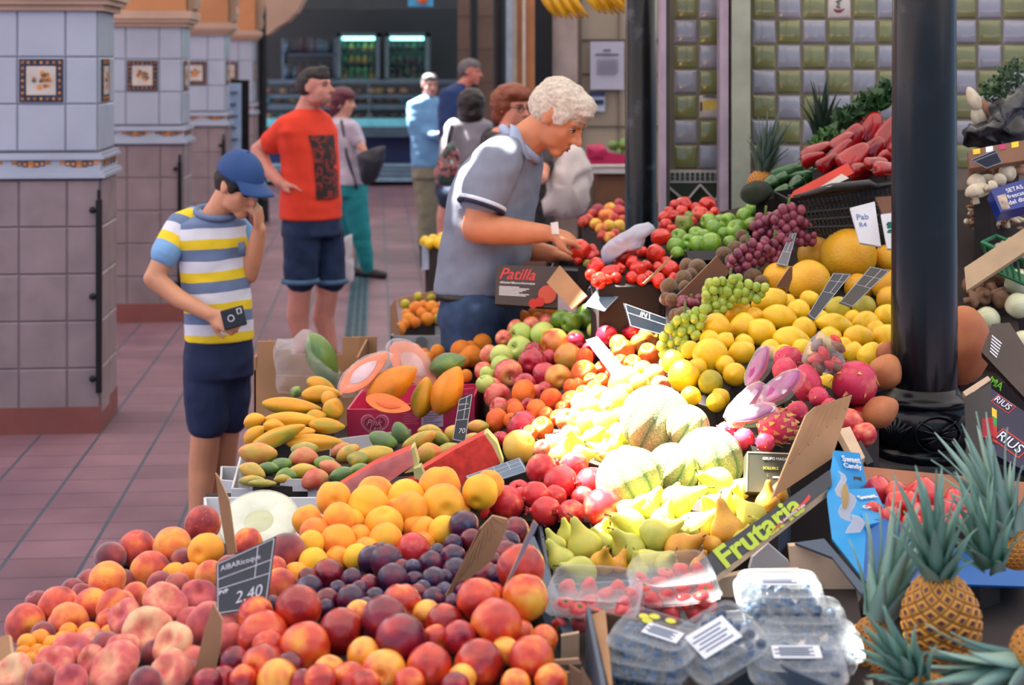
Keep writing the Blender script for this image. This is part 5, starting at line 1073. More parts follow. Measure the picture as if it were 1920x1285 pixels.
# --- blue carton with big tomatoes
def blue_carton():
    s = 960; r = empty('blue_carton', P(1700, 1090, 960), 'bright blue carton with white lettering holding big tomatoes', 'carton')
    zt = 0.9
    o, q, n = plate([(1566, 845, 905), (1612, 850, 890), (1630, 925, 900), (1628, 965, 915), (1574, 955, 950)], 0.006, 'tall_flap', SKYB, r)
    qa = [P(1566, 845, 905), P(1612, 850, 890), P(1622, 905, 898), P(1572, 900, 925)]; txt(qa, n, 'Sweet', 0.5, 0.3, 0.7, WPR, r, height=0.014, bold=0.02, lift=0.006); txt(qa, n, 'Candy', 0.52, 0.55, 0.7, WPR, r, height=0.014, bold=0.02, lift=0.006)
    quadprint(qa, n, 0.55, 0.85, 0.85, 1.3, 'hand_hole', BRBOX, r, 0.002)
    o, q, n = plate([(1592, 918, 925), (1640, 915, 918), (1668, 975, 955), (1625, 985, 975)], 0.006, 'slanted_flap', SKYB, r); txt(q, n, 'Sweet', 0.5, 0.3, 0.7, WPR, r, height=0.014, bold=0.02, lift=0.004); txt(q, n, 'Candy', 0.52, 0.6, 0.7, WPR, r, height=0.014, bold=0.02, lift=0.004)
    o, q, n = plate([(1562, 850, 910), (1592, 918, 930), (1625, 985, 978), (1618, 1085, 1000), (1560, 1010, 975), (1550, 930, 945)], 0.006, 'left_panel', SKYB, r)
    for (a, b, w, h) in ((1585, 945, 13, 28), (1600, 985, 14, 24), (1573, 905, 6, 26), (1590, 1020, 12, 22)):
        bm = bmesh.new(); c0 = P(a, b, 965)-Vector((0, 0.02, 0)); slab(bm, [c0+Vector((w/965*math.cos(t)+0.006*math.sin(3*t), 0, h/965*math.sin(t))) for t in [i*math.pi/8 for i in range(16)]], 0.002, nrm=Vector((0, -1, 0))); finish(bm, 'splash_print', WPR, r, smooth=False)
    bm = bmesh.new(); c0 = P(1580, 925, 965)-Vector((0, 0.023, 0)); slab(bm, [c0+Vector((7/965*math.cos(t), 0, 24/965*math.sin(t))) for t in [i*math.pi/8 for i in range(16)]], 0.002, nrm=Vector((0, -1, 0))); finish(bm, 'fruit_print', flat('peach_print', srgb(236, 196, 130), 0.5), r, smooth=False)
    o, q, n = plate([(1625, 975, 968), (1668, 972, 955), (1760, 1005, 960), (1930, 1010, 960), (1930, 1100, 985), (1618, 1090, 1002)], 0.006, 'front_panel', SKYD, r)
    for k, (a, b) in enumerate(((1685, 1035), (1698, 1030), (1710, 1042), (1693, 1048))):
        bm = bmesh.new(); c0 = P(a, b, 1010)-Vector((0, 0.01, 0)); slab(bm, [c0+Vector((0.012*math.cos(t)*(1+0.2*math.sin(3*t+k)), 0, 0.009*math.sin(t))) for t in [i*math.pi/6 for i in range(12)]], 0.002, nrm=Vector((0, -1, 0))); finish(bm, 'food_print', flat('amber_print', srgb(176, 96, 40), 0.5), r, smooth=False)
    o, q, n = plate([(1618, 875, 855), (1930, 905, 855), (1930, 960, 870), (1625, 925, 870)], 0.008, 'back_panel', flat('box_inside_brown', srgb(168, 112, 80), 0.8), r)
    D = [P(1625, 985, 960), P(1930, 1000, 960), P(1930, 930, 855), P(1625, 905, 855)]; bm = bmesh.new(); slab(bm, [d-Vector((0, 0, 0.1)) for d in D], 0.006, nrm=Vector((0, 0, 1))); finish(bm, 'bottom_panel', SKYD, r, smooth=False)
blue_carton()
r, q, n = plate([(1572, 805, 830), (1594, 800, 830), (1622, 858, 850), (1606, 868, 855)], 0.03, 'pale_batten', PALEW); tag(r, 'pale wooden slat between the brown flap and the column base', 'slat')
r, q, n = plate([(1601, 832, 840), (1614, 826, 840), (1638, 866, 850), (1625, 872, 852)], 0.02, 'black_carton', BLK); tag(r, 'black printed carton corner left of the column base', 'carton')
# --- yellow square on a pale box in the sun
r, q, n = plate([(1022, 815, 745), (1058, 812, 745), (1056, 838, 750), (1024, 842, 750)], 0.03, 'cream_box', CREAM); tag(r, 'small cream box with a yellow square in front of the sunlit apples', 'box'); quadprint(q, n, 0.25, 0.1, 0.95, 0.85, 'yellow_square', flat('yellow_sq', srgb(236, 204, 110), 0.5), r, 0.001)

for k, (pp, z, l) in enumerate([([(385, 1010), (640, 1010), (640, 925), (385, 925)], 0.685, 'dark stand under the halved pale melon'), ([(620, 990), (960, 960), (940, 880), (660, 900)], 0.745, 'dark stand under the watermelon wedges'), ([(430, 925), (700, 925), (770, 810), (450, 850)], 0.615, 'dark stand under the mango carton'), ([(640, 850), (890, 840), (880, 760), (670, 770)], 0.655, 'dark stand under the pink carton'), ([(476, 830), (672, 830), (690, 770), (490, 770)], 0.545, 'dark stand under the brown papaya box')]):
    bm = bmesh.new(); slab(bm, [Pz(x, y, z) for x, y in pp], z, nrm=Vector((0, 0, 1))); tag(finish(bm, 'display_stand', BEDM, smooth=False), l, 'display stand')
divider([(-6, 1196, 1060), (16, 1190, 1060), (22, 1236, 1080), (-6, 1262, 1080)], 'brown crate corner at the far left edge beside the mirabelles', KRAFT, 0.01, name='crate_corner')
# ================================================================== people
def capsule(bm, pts, rad, n=14, sq=1.0):
    """tapered rounded limb through pts"""
    pts = [Vector(p) for p in pts]; L = []; R = []
    if len(pts) < 2: bmesh.ops.create_icosphere(bm, subdivisions=3, radius=rad[0], matrix=Matrix.Translation(pts[0])); return
    d0 = (pts[0]-pts[1]).normalized(); d1 = (pts[-1]-pts[-2]).normalized()
    for t in (1.0, 0.8, 0.45): L.append(pts[0]+d0*rad[0]*t); R.append(rad[0]*math.sqrt(max(0.0004, 1-t*t)))
    L += pts; R += list(rad)
    for t in (0.45, 0.8, 1.0): L.append(pts[-1]+d1*rad[-1]*t); R.append(rad[-1]*math.sqrt(max(0.0004, 1-t*t)))
    tube(bm, L, R, n)
def loft(bm, rings, n=28, cap=0.6):
    """rings: (centre, side vector, depth vector); closed with rounded caps"""
    rs = []
    c0, a0, b0 = rings[0]; c1 = rings[1][0]; d = (c0-c1).normalized(); e = min(a0.length, b0.length)*cap; rs += [(c0+d*e, a0*0.15, b0*0.15), (c0+d*e*0.7, a0*0.7, b0*0.7)]
    rs += rings; c0, a0, b0 = rings[-1]; c1 = rings[-2][0]; d = (c0-c1).normalized(); e = min(a0.length, b0.length)*cap*0.3; rs += [(c0+d*e*0.7, a0*0.8, b0*0.8), (c0+d*e, a0*0.15, b0*0.15)]
    V = []
    for c, a, b in rs: V.append([bm.verts.new(c+a*math.copysign(abs(math.cos(t))**0.85, math.cos(t))+b*math.copysign(abs(math.sin(t))**0.85, math.sin(t))) for t in [2*math.pi*k/n for k in range(n)]])
    for r0, r1 in zip(V, V[1:]):
        for k in range(n): bm.faces.new((r0[k], r0[(k+1) % n], r1[(k+1) % n], r1[k]))
    bm.faces.new(V[0][::-1]); bm.faces.new(V[-1])
def ell(bm, c, ax, r, rot=None):
    M = Matrix((ax[0]*r[0], ax[1]*r[1], ax[2]*r[2])).transposed().to_4x4(); M.translation = c
    bmesh.ops.create_icosphere(bm, subdivisions=3, radius=1.0, matrix=M)
def fuse(bm, name, mat, parent, vox=0.007, sm=4, wrinkle=0.0, seed=0, wscale=9):
    """melt overlapping closed shapes into one continuous surface"""
    bmesh.ops.recalc_face_normals(bm, faces=bm.faces); me = bpy.data.meshes.new(name); bm.to_mesh(me); bm.free()
    o = bpy.data.objects.new(name, me); COL.objects.link(o); m = o.modifiers.new('r', 'REMESH'); m.mode = 'VOXEL'; m.voxel_size = vox; m.use_smooth_shade = True
    s = o.modifiers.new('s', 'SMOOTH'); s.factor = 0.5; s.iterations = sm
    dg = bpy.context.evaluated_depsgraph_get(); m2 = bpy.data.meshes.new_from_object(o.evaluated_get(dg)); o.modifiers.clear(); o.data = m2; bpy.data.meshes.remove(me); m2.name = name
    if wrinkle:
        for v in m2.vertices:
            p = v.co; k = noise.noise(Vector((p.x*wscale+seed, p.y*wscale, p.z*wscale*1.6)))+0.5*noise.noise(Vector((p.x*wscale*2.3, p.y*wscale*2.3+seed, p.z*wscale*2.9))); v.co = p+v.normal*k*wrinkle
    m2.materials.clear(); m2.materials.append(mat); m2.polygons.foreach_set('use_smooth', [True]*len(m2.polygons))
    if parent: o.parent = parent; o.matrix_parent_inverse = parent_world(parent).inverted()
    return o
def skin(name, col, var=0.1): return flat(name, col, 0.5, var=var, scale=9)
def frame(f, hint=(0, 0, 1)):
    f = Vector(f).normalized(); h = Vector(hint); u = (h-f*h.dot(f)).normalized(); r = f.cross(u); return r, f, u
def head(bm, C_, f, h, hint=(0, 0, 1), nose=1.0, wide=1.0):
    """head proportions in units of its height h; returns axes"""
    r, f, u = frame(f, hint); A = (r, f, u); q = lambda x, y, z: C_+(r*x+f*y+u*z)*h
    ell(bm, q(0, -0.06, 0.13), A, (0.325*h*wide, 0.40*h, 0.36*h)); ell(bm, q(0, 0.10, -0.12), A, (0.265*h*wide, 0.275*h, 0.33*h)); ell(bm, q(0, 0.25, -0.385), A, (0.13*h, 0.11*h, 0.095*h))
    ell(bm, q(0, 0.30, 0.12), A, (0.21*h, 0.07*h, 0.07*h))
    for sg in (-1, 1):
        ell(bm, q(sg*0.13, 0.225, -0.08), A, (0.115*h, 0.10*h, 0.14*h)); ell(bm, q(sg*0.15, 0.07, -0.26), A, (0.10*h, 0.19*h, 0.13*h))
        ell(bm, q(sg*0.325*wide, -0.03, 0.0), (r*0.6-f*sg*0.3, f, u), (0.035*h, 0.085*h, 0.135*h))
        ell(bm, q(sg*0.045, 0.40, -0.12), A, (0.035*h, 0.04*h, 0.03*h))
    capsule(bm, [q(0, 0.355, 0.09), q(0, 0.42, -0.02), q(0, 0.47*nose+0.01, -0.10)], [0.03*h, 0.038*h, 0.046*h], 10)
    ell(bm, q(0, 0.345, -0.235), A, (0.1*h, 0.05*h, 0.03*h)); ell(bm, q(0, 0.335, -0.285), A, (0.09*h, 0.05*h, 0.03*h)); return A, q
EYEW = flat('eye_white', srgb(216, 208, 200), 0.3, var=0.02); EYED = flat('eye_dark', srgb(30, 20, 16), 0.2)
def face(q, A, h, parent, lip, brow, closed=False, glasses=None):
    r, f, u = A
    for sg in (-1, 1):
        if not closed:
            bm = bmesh.new(); ell(bm, q(sg*0.135, 0.315, 0.03), A, (0.05*h, 0.035*h, 0.026*h)); finish(bm, 'eye', EYEW, parent)
            bm = bmesh.new(); ell(bm, q(sg*0.14, 0.342, 0.026), A, (0.022*h, 0.014*h, 0.022*h)); finish(bm, 'iris', EYED, parent)
        bm = bmesh.new(); capsule(bm, [q(sg*0.085, 0.345 if not closed else 0.365, 0.035 if not closed else 0.015), q(sg*0.14, 0.352 if not closed else 0.372, 0.055 if not closed else 0.0), q(sg*0.205, 0.315 if not closed else 0.335, 0.035 if not closed else 0.015)], [0.008*h, 0.012*h, 0.008*h], 8); finish(bm, 'eyelid', EYED, parent)
        bm = bmesh.new(); capsule(bm, [q(sg*0.06, 0.375, 0.105), q(sg*0.13, 0.372, 0.135), q(sg*0.21, 0.31, 0.11)], [0.014*h, 0.017*h, 0.009*h], 8); finish(bm, 'eyebrow', brow, parent)
    bm = bmesh.new(); capsule(bm, [q(-0.095, 0.335, -0.25), q(0, 0.392, -0.238), q(0.095, 0.335, -0.25)], [0.008*h, 0.02*h, 0.008*h], 8); capsule(bm, [q(-0.08, 0.335, -0.272), q(0, 0.382, -0.28), q(0.08, 0.335, -0.272)], [0.008*h, 0.022*h, 0.008*h], 8); finish(bm, 'lips', lip, parent)
    if glasses:
        bm = bmesh.new()
        for sg in (-1, 1):
            tube(bm, [q(sg*0.155+0.1*math.cos(t), 0.40, 0.02+0.075*math.sin(t)) for t in [i*math.pi/7 for i in range(15)]], 0.009*h, 6); tube(bm, [q(sg*0.25, 0.40, 0.05), q(sg*0.34, 0.1, 0.05), q(sg*0.34, -0.08, 0.02)], 0.008*h, 6)
        tube(bm, [q(-0.06, 0.41, 0.04), q(0.06, 0.41, 0.04)], 0.009*h, 6); finish(bm, 'glasses', glasses, parent)
def hairmesh(q, A, h, parent, mat, parts, vox=0.006, wr=0.01, wscale=28):
    bm = bmesh.new()
    for (x, y, z), rr in parts: ell(bm, q(x, y, z), A, tuple(k*h for k in rr))
    return fuse(bm, 'hair', mat, parent, vox, 1, wr, 3, wscale)
def hand(bm, wrist, d, nrm, L, curl=0.5, side=1, spread=0.12, curls=None, flip=False):
    """palm + five separate fingers; d = direction of the fingers, nrm = back of the hand, L = hand length"""
    d = Vector(d).normalized(); nrm = Vector(nrm); nrm = (nrm-d*nrm.dot(d)).normalized(); s = d.cross(nrm)*side; pl = L*0.5; w = L*0.21
    for k in range(4):
        x = (k-1.5)/1.5; capsule(bm, [wrist+s*x*w*0.45, wrist+d*pl*0.5+s*x*w*0.75, wrist+d*pl+s*x*w*0.82], [L*0.085, L*0.088, L*0.066], 10)
    for k in range(4):
        x = (k-1.5)/1.5; ln = L*(0.40, 0.46, 0.44, 0.34)[k]; dd = (d+s*x*spread).normalized(); p = wrist+d*pl*0.98+s*x*w*0.82; c = (curls[k] if curls else curl); pts = [p]; a = c*0.5
        for q_ in range(3): pts.append(pts[-1]+(dd*math.cos(a)-nrm*math.sin(a))*ln*(0.42, 0.32, 0.26)[q_]); a += c*1.1
        capsule(bm, pts, [L*0.05, L*0.047, L*0.043, L*0.037], 10)
    p = wrist+d*L*0.14-s*w*0.7; c = curl*0.6; t = (d*0.55-s*0.8-nrm*0.35*(1+c)).normalized(); pts = [p, p+t*L*0.17, p+t*L*0.17+(t*0.5+d*0.75-nrm*0.3*c).normalized()*L*0.15, p+t*L*0.17+(t*0.3+d*0.9-nrm*0.6*c).normalized()*L*0.27]
    capsule(bm, pts, [L*0.075, L*0.062, L*0.052, L*0.042], 10)
def PJ(s): return lambda x, y, dy=0.0: P(x, y, F/(F/s+dy))
def cloth(name, c, var=0.08, rough=0.85, scale=14): return flat(name, c, rough, var=var, scale=scale, bump=0.25)
def shoe(bm, heel, d, L=0.25, w=0.045):
    d = Vector(d).normalized(); capsule(bm, [heel+Vector((0, 0, 0.04)), heel+d*L*0.45+Vector((0, 0, 0.04)), heel+d*L*0.85+Vector((0, 0, 0.03))], [w*0.8, w*0.85, w*0.72], 12)
# ---------------------------------------------------------------- the boy
def striped(name, dirv, origin, period, stops, rot=0.0):
    a = NT(name); b = a.b; b.inputs['Roughness'].default_value = 0.85; ge = a.n('ShaderNodeTexCoord'); d = Vector(dirv).normalized()
    dt = a.n('ShaderNodeVectorMath', operation='DOT_PRODUCT'); sb = a.n('ShaderNodeVectorMath', operation='SUBTRACT'); sb.inputs[1].default_value = origin; a.l(ge.outputs['Object'], sb.inputs[0]); a.l(sb.outputs[0], dt.inputs[0]); dt.inputs[1].default_value = d
    nz = a.n('ShaderNodeTexNoise', i_Scale=5.0); a.l(ge.outputs['Object'], nz.inputs['Vector']); v = a.math('MULTIPLY_ADD', nz.outputs[0], 0.02, dt.outputs['Value'])
    fr = a.math('FRACT', a.math('DIVIDE', a.math('ADD', v, 10*period), period)); a.l(a.ramp(fr, stops, 'CONSTANT'), b.inputs['Base Color']); return a.m
def boy():
    s = 503; J = PJ(s); f = Vector((0.45, -0.89, 0)).normalized(); sd = Vector((f.y, -f.x, 0))*-1; root = empty('person', J(400, 1024), 'boy in a blue cap and striped yellow, white and grey T-shirt holding a phone', 'person')
    SK = skin('skin_boy', srgb(206, 146, 112)); m = 1/s
    bm = bmesh.new(); A, q = head(bm, J(446, 351, -0.05), (0.80, -0.52, -0.42), 0.213, nose=0.97)
    capsule(bm, [J(396, 418, 0), J(412, 392, -0.01), J(430, 366, -0.03)], [0.056, 0.05, 0.055])
    loft(bm, [(J(398, 425), sd*0.11, f*0.06), (J(405, 520), sd*0.10, f*0.065), (J(410, 640), sd*0.10, f*0.07)])
    # phone arm, then raised arm
    E1 = J(288, 522, -0.10); W1 = J(398, 592, -0.17); capsule(bm, [J(345, 418, 0), J(318, 462, -0.05), E1], [0.045, 0.043, 0.036]); capsule(bm, [E1, J(335, 560, -0.13), W1], [0.038, 0.034, 0.025])
    hand(bm, W1, (J(440, 612, -0.21)-W1), Vector((-0.1, -0.9, 0.35)), 0.155, side=-1, curls=[1.2, 1.0, 0.95, 0.95], curl=0.6)
    E2 = J(466, 514, 0.02); W2 = J(486, 430, -0.05); capsule(bm, [J(446, 428, 0.04), J(455, 475, 0.05), E2], [0.042, 0.04, 0.034]); capsule(bm, [E2, J(479, 465, -0.02), W2], [0.038, 0.033, 0.026])
    hand(bm, W2, (J(483, 375, -0.08)-W2), Vector((0.85, -0.25, 0.1)), 0.145, side=-1, curls=[1.35, 1.5, 1.55, 1.5], curl=1.1)
    for hx, kx, ax_, dy in ((385, 384, 371, -0.02), (422, 419, 404, 0.08)):
        capsule(bm, [J(hx, 760, dy), J(kx+2, 815, dy), J(kx-4, 880, dy+0.02), J(ax_, 985, dy)], [0.07, 0.056, 0.053, 0.034]); capsule(bm, [J(ax_, 1000, dy), J(ax_+18, 1013, dy-0.07)], [0.032, 0.026])
    body = fuse(bm, 'body', SK, root, 0.006, 5)
    face(q, A, 0.213, root, flat('lip_boy', srgb(188, 92, 84), 0.4), flat('brow_dark', srgb(36, 24, 18), 0.8), closed=True)
    HB = flat('hair_black', srgb(28, 20, 16), 0.7, bump=0.5, scale=60)
    hairmesh(q, A, 0.213, root, HB, [((0, -0.16, 0.06), (0.335, 0.33, 0.30)), ((0, -0.05, 0.17), (0.345, 0.42, 0.33)), ((0.28, 0.10, 0.07), (0.06, 0.09, 0.13)), ((-0.28, 0.10, 0.07), (0.06, 0.09, 0.13))], 0.006, 0.003)
    CAP = cloth('cap_blue', srgb(22, 66, 122), 0.06, 0.7)
    bm = bmesh.new(); r_, f_, u_ = A; h = 0.213; N = 14; K = 40; rows = []
    for i in range(N+1):
        t = i/N*math.pi/2; row = []
        for k in range(K):
            ph = 2*math.pi*k/K; x, y = 0.385*math.sin(t)*math.cos(ph), 0.47*math.sin(t)*math.sin(ph); z = 0.20+0.09*(1 if y > 0 else 0.6)*(-(y/0.47))*0.4+0.46*math.cos(t); row.append(bm.verts.new(q(x, y-0.03, z)))
        rows.append(row)
    for a_, b_ in zip(rows, rows[1:]):
        for k in range(K): bm.faces.new((a_[k], a_[(k+1) % K], b_[(k+1) % K], b_[k]))
    bmesh.ops.remove_doubles(bm, verts=bm.verts, dist=1e-5); o = finish(bm, 'cap', CAP, root); so_ = o.modifiers.new('solid', 'SOLIDIFY'); so_.thickness = 0.004
    bm = bmesh.new(); top = []; bot = []
    for i in range(9):
        for j in range(5):
            t = -1.15+2.3*i/8; e = j/4; rx = 0.37; ry = 0.44; x = rx*math.sin(t)*(1-0.05*e); y0 = ry*math.cos(t)*0.95-0.01; y = y0+e*0.36*math.cos(t*0.72); z = 0.27-0.07*e-0.14*e*abs(math.sin(t))**2
            top.append(bm.verts.new(q(x, y, z))); bot.append(bm.verts.new(q(x, y, z-0.02)))
    for L_ in (top, bot):
        for i in range(8):
            for j in range(4): bm.faces.new((L_[i*5+j], L_[i*5+j+1], L_[(i+1)*5+j+1], L_[(i+1)*5+j]))
    for i in range(8): bm.faces.new((top[i*5+4], bot[i*5+4], bot[(i+1)*5+4], top[(i+1)*5+4]))
    finish(bm, 'cap_brim', CAP, o)
    bm = bmesh.new(); ell(bm, q(0, -0.03, 0.665), A, (0.02*h*1.4, 0.02*h*1.4, 0.02*h)); finish(bm, 'cap_button', CAP, o)
    Yw, Gr, Wt, Sk = srgb(232, 204, 40), srgb(104, 124, 158), srgb(214, 218, 228), srgb(120, 168, 214)
    # torso stripes: measured down the front
    TS = striped('tshirt_stripes', (0.04, 0, -1), J(400, 395), 0.117, [(0.0, Yw), (0.24, Gr), (0.595, Wt), (0.935, Yw)])
    bm = bmesh.new(); loft(bm, [(J(400, 402, 0), sd*0.075, f*0.05), (J(397, 416, 0), sd*0.128, f*0.075), (J(398, 445, 0), sd*0.135, f*0.088), (J(402, 500, 0), sd*0.128, f*0.09), (J(407, 550, 0), sd*0.125, f*0.095), (J(411, 600, 0), sd*0.128, f*0.098), (J(412, 636, 0), sd*0.132, f*0.10)], cap=0.25)
    fuse(bm, 'tshirt', TS, root, 0.006, 3, 0.006, 2)
    ad = (J(318, 462, -0.05)-J(345, 418, 0)).normalized(); SS = striped('sleeve_stripes', ad, J(352, 398, 0), 0.26, [(0.0, Yw), (0.16, Gr), (0.31, Wt), (0.46, Yw), (0.60, Sk)])
    bm = bmesh.new(); capsule(bm, [J(362, 412, 0), J(342, 422, -0.01), J(325, 450, -0.04), J(312, 474, -0.07)], [0.05, 0.06, 0.059, 0.058]); fuse(bm, 'sleeve', SS, root, 0.006, 2, 0.004, 4)
    bm = bmesh.new(); capsule(bm, [J(438, 420, 0.03), J(448, 435, 0.05), J(457, 470, 0.05)], [0.045, 0.055, 0.05]); fuse(bm, 'sleeve', SS, root, 0.006, 2, 0.004, 5)
    bm = bmesh.new(); tube(bm, [J(404+0, 398, -0.01)+(sd*math.cos(t)*0.073+f*math.sin(t)*0.064+Vector((0, 0, -0.018*math.sin(t)))) for t in [i*math.pi/10 for i in range(21)]], 0.012, 8); finish(bm, 'collar', cloth('collar_grey', Gr), root)
    bm = bmesh.new(); slab(bm, [J(446, 455, -0.10), J(458, 453, -0.07), J(460, 480, -0.075), J(448, 481, -0.105)], 0.004, nrm=Vector((0, -1, 0))); finish(bm, 'pocket', cloth('collar_grey', Gr), root)
    NV = cloth('shorts_navy', srgb(24, 40, 76)); bm = bmesh.new()
    loft(bm, [(J(411, 632, 0), sd*0.125, f*0.092), (J(410, 670, 0), sd*0.13, f*0.10), (J(410, 705, 0), sd*0.128, f*0.10)], cap=0.2)
    capsule(bm, [J(388, 690, -0.02), J(386, 740, -0.02), J(388, 790, -0.02)], [0.085, 0.083, 0.078]); capsule(bm, [J(430, 690, 0.06), J(430, 740, 0.06), J(430, 780, 0.07)], [0.085, 0.08, 0.073]); fuse(bm, 'shorts', NV, root, 0.008, 3, 0.006, 7)
    for ax_, dy in ((371, -0.02), (404, 0.08)):
        bm = bmesh.new(); hl = J(ax_, 1020, dy); hl.z = 0.0; shoe(bm, hl-Vector((0.03, 0, 0)), (0.7, -0.7, 0), 0.22); fuse(bm, 'shoe', flat('shoe_dark', srgb(40, 40, 50), 0.6), root, 0.008, 2)
    # phone in hand
    ph = empty('mobile_phone', J(438, 596, -0.22), 'black mobile phone held at the belly of the boy', 'phone'); c = J(438, 596, -0.225); xx = Vector((0.93, -0.2, 0.28)).normalized(); nn = Vector((-0.1, -0.96, 0.1)); yy = nn.cross(xx).normalized(); xx = yy.cross(nn).normalized()
    M = Matrix((xx, yy, nn)).transposed().to_4x4(); M.translation = c; bm = bmesh.new(); bbox(bm, (-0.043, -0.036, -0.005), (0.043, 0.036, 0.005), M=M); bev(finish(bm, 'case', flat('phone_black', srgb(24, 28, 32), 0.35), ph, smooth=False), 0.006, 3)
    bm = bmesh.new(); tube(bm, [M @ Vector((-0.008+0.011*math.cos(t), 0.011*math.sin(t), 0.006)) for t in [i*math.pi/8 for i in range(17)]], 0.002, 6); finish(bm, 'logo_ring', CHALK, ph); bm = bmesh.new(); bbox(bm, (0.018, 0.008, 0.005), (0.036, 0.028, 0.0065), M=M); bbox(bm, (0.022, 0.011, 0.0065), (0.032, 0.025, 0.0075), M=M, mi=1); finish(bm, 'camera_cutout', [CHALK, EYED], ph, smooth=False)
boy()
# ---------------------------------------------------------------- man in the red-orange T-shirt
def orange_man():
    s = 317; J = PJ(s); f = Vector((0.78, -0.62, 0)).normalized(); sd = Vector((-f.y, f.x, 0)); root = empty('person', J(590, 688), 'man in a red orange T-shirt and denim shorts with his hand on his hip', 'person')
    SK = skin('skin_man', srgb(206, 140, 124)); h = 0.245; bm = bmesh.new(); A, q = head(bm, J(592, 165, -0.03), (0.90, -0.38, 0.06), h, nose=1.02)
    capsule(bm, [J(572, 215, 0), J(580, 192, 0), J(586, 178, -0.01)], [0.07, 0.062, 0.06]); loft(bm, [(J(575, 235), sd*0.17, f*0.09), (J(580, 330), sd*0.15, f*0.10), (J(583, 405), sd*0.16, f*0.11)])
    E = J(484, 282, 0.02); W_ = J(526, 343, -0.13); capsule(bm, [J(545, 238, -0.05), J(515, 258, -0.02), E], [0.06, 0.055, 0.045]); capsule(bm, [E, J(500, 318, -0.06), W_], [0.048, 0.043, 0.031]); hand(bm, W_, (J(575, 345, -0.17)-W_), Vector((-0.2, -0.6, 0.8)), 0.17, side=-1, curl=0.12, spread=0.35)
    capsule(bm, [J(600, 240, 0.25), J(612, 300, 0.26), J(620, 350, 0.1)], [0.055, 0.045, 0.035])
    for x0, x1, x2, dy in ((563, 558, 566, -0.06), (614, 606, 620, 0.1)): capsule(bm, [J(x0, 505, dy), J(x0-1, 550, dy), J(x1, 595, dy+0.01), J(x2, 655, dy)], [0.085, 0.068, 0.067, 0.042])
    fuse(bm, 'body', SK, root, 0.008, 3); HB = flat('hair_dark', srgb(34, 28, 30), 0.6, bump=0.5, scale=50); face(q, A, h, root, flat('lip_man', srgb(180, 96, 90), 0.4), HB)
    hairmesh(q, A, h, root, HB, [((0, -0.14, 0.12), (0.345, 0.38, 0.36)), ((0, -0.02, 0.28), (0.31, 0.40, 0.24)), ((0, 0.22, 0.42), (0.2, 0.13, 0.1))], 0.006, 0.003)
    bm = bmesh.new(); ell(bm, q(0, 0.22, -0.30), A, (0.2*h, 0.16*h, 0.17*h)); fuse(bm, 'stubble', flat('stubble', srgb(150, 104, 92), 0.8), root, 0.008, 1)
    OR = cloth('tshirt_orange', srgb(226, 60, 34), 0.05); bm = bmesh.new(); R = [(J(577, 206, 0), sd*0.09, f*0.075), (J(574, 218, 0), sd*0.17, f*0.10), (J(576, 245, 0), sd*0.215, f*0.12), (J(581, 290, 0), sd*0.19, f*0.135), (J(582, 350, 0), sd*0.185, f*0.15), (J(583, 410, 0), sd*0.195, f*0.155)]
    loft(bm, R, cap=0.2); capsule(bm, [J(560, 232, -0.08), J(540, 240, -0.08), J(524, 256, -0.05), J(512, 266, -0.03)], [0.075, 0.085, 0.078, 0.075]); capsule(bm, [J(596, 232, 0.2), J(606, 262, 0.24), J(610, 280, 0.24)], [0.07, 0.07, 0.065]); fuse(bm, 'tshirt', OR, root, 0.009, 3, 0.007, 3, 6)
    # dark printed panel on the chest
    bm = bmesh.new(); G = []
    for i in range(13):
        u = i/12; py = 252+u*118; k = min(range(len(R)-1), key=lambda j: abs((J(0, py).z-(R[j][0].z+R[j+1][0].z)/2))); c0, a0, b0 = R[k]; c1, a1, b1 = R[k+1]; t = max(0, min(1, (c0.z-J(0, py).z)/(c0.z-c1.z))); c, a, b = c0.lerp(c1, t), a0.lerp(a1, t), b0.lerp(b1, t)
        G.append([bm.verts.new(c+(a*math.cos(w)+b*math.sin(w))*1.055) for w in [math.radians(w_) for w_ in range(62, 125, 7)]])
    for g0, g1 in zip(G, G[1:]):
        for k in range(len(g0)-1): bm.faces.new((g0[k], g0[k+1], g1[k+1], g1[k]))
    a = NT('chest_print'); tc = a.n('ShaderNodeTexCoord'); nz = a.n('ShaderNodeTexNoise', i_Scale=22.0, i_Detail=4.0); a.l(tc.outputs['Object'], nz.inputs['Vector']); a.l(a.ramp(nz.outputs[0], [(0.48, srgb(36, 22, 24)), (0.56, srgb(150, 44, 34)), (0.62, srgb(40, 24, 26))]), a.b.inputs['Base Color']); a.b.inputs['Roughness'].default_value = 0.7
    finish(bm, 'chest_print', a.m, root)
    DN = cloth('denim_dark', srgb(22, 44, 78), 0.2, 0.9, 20); bm = bmesh.new(); loft(bm, [(J(584, 408, 0), sd*0.18, f*0.14), (J(584, 440, 0), sd*0.19, f*0.15)], cap=0.2); capsule(bm, [J(566, 435, -0.07), J(565, 490, -0.07), J(564, 522, -0.07)], [0.115, 0.105, 0.098]); capsule(bm, [J(610, 435, 0.1), J(615, 490, 0.1), J(618, 522, 0.1)], [0.115, 0.105, 0.098]); fuse(bm, 'denim_shorts', DN, root, 0.01, 3, 0.008, 5, 7)
    for x, dy in ((564, -0.07), (618, 0.1)):
        bm = bmesh.new(); c = J(x, 527, dy); tube(bm, [c+Vector((0.1*math.cos(t), 0.1*math.sin(t), 0)) for t in [i*math.pi/10 for i in range(21)]], 0.016, 8); finish(bm, 'turned_cuff', cloth('denim_light', srgb(72, 104, 136), 0.15), root)
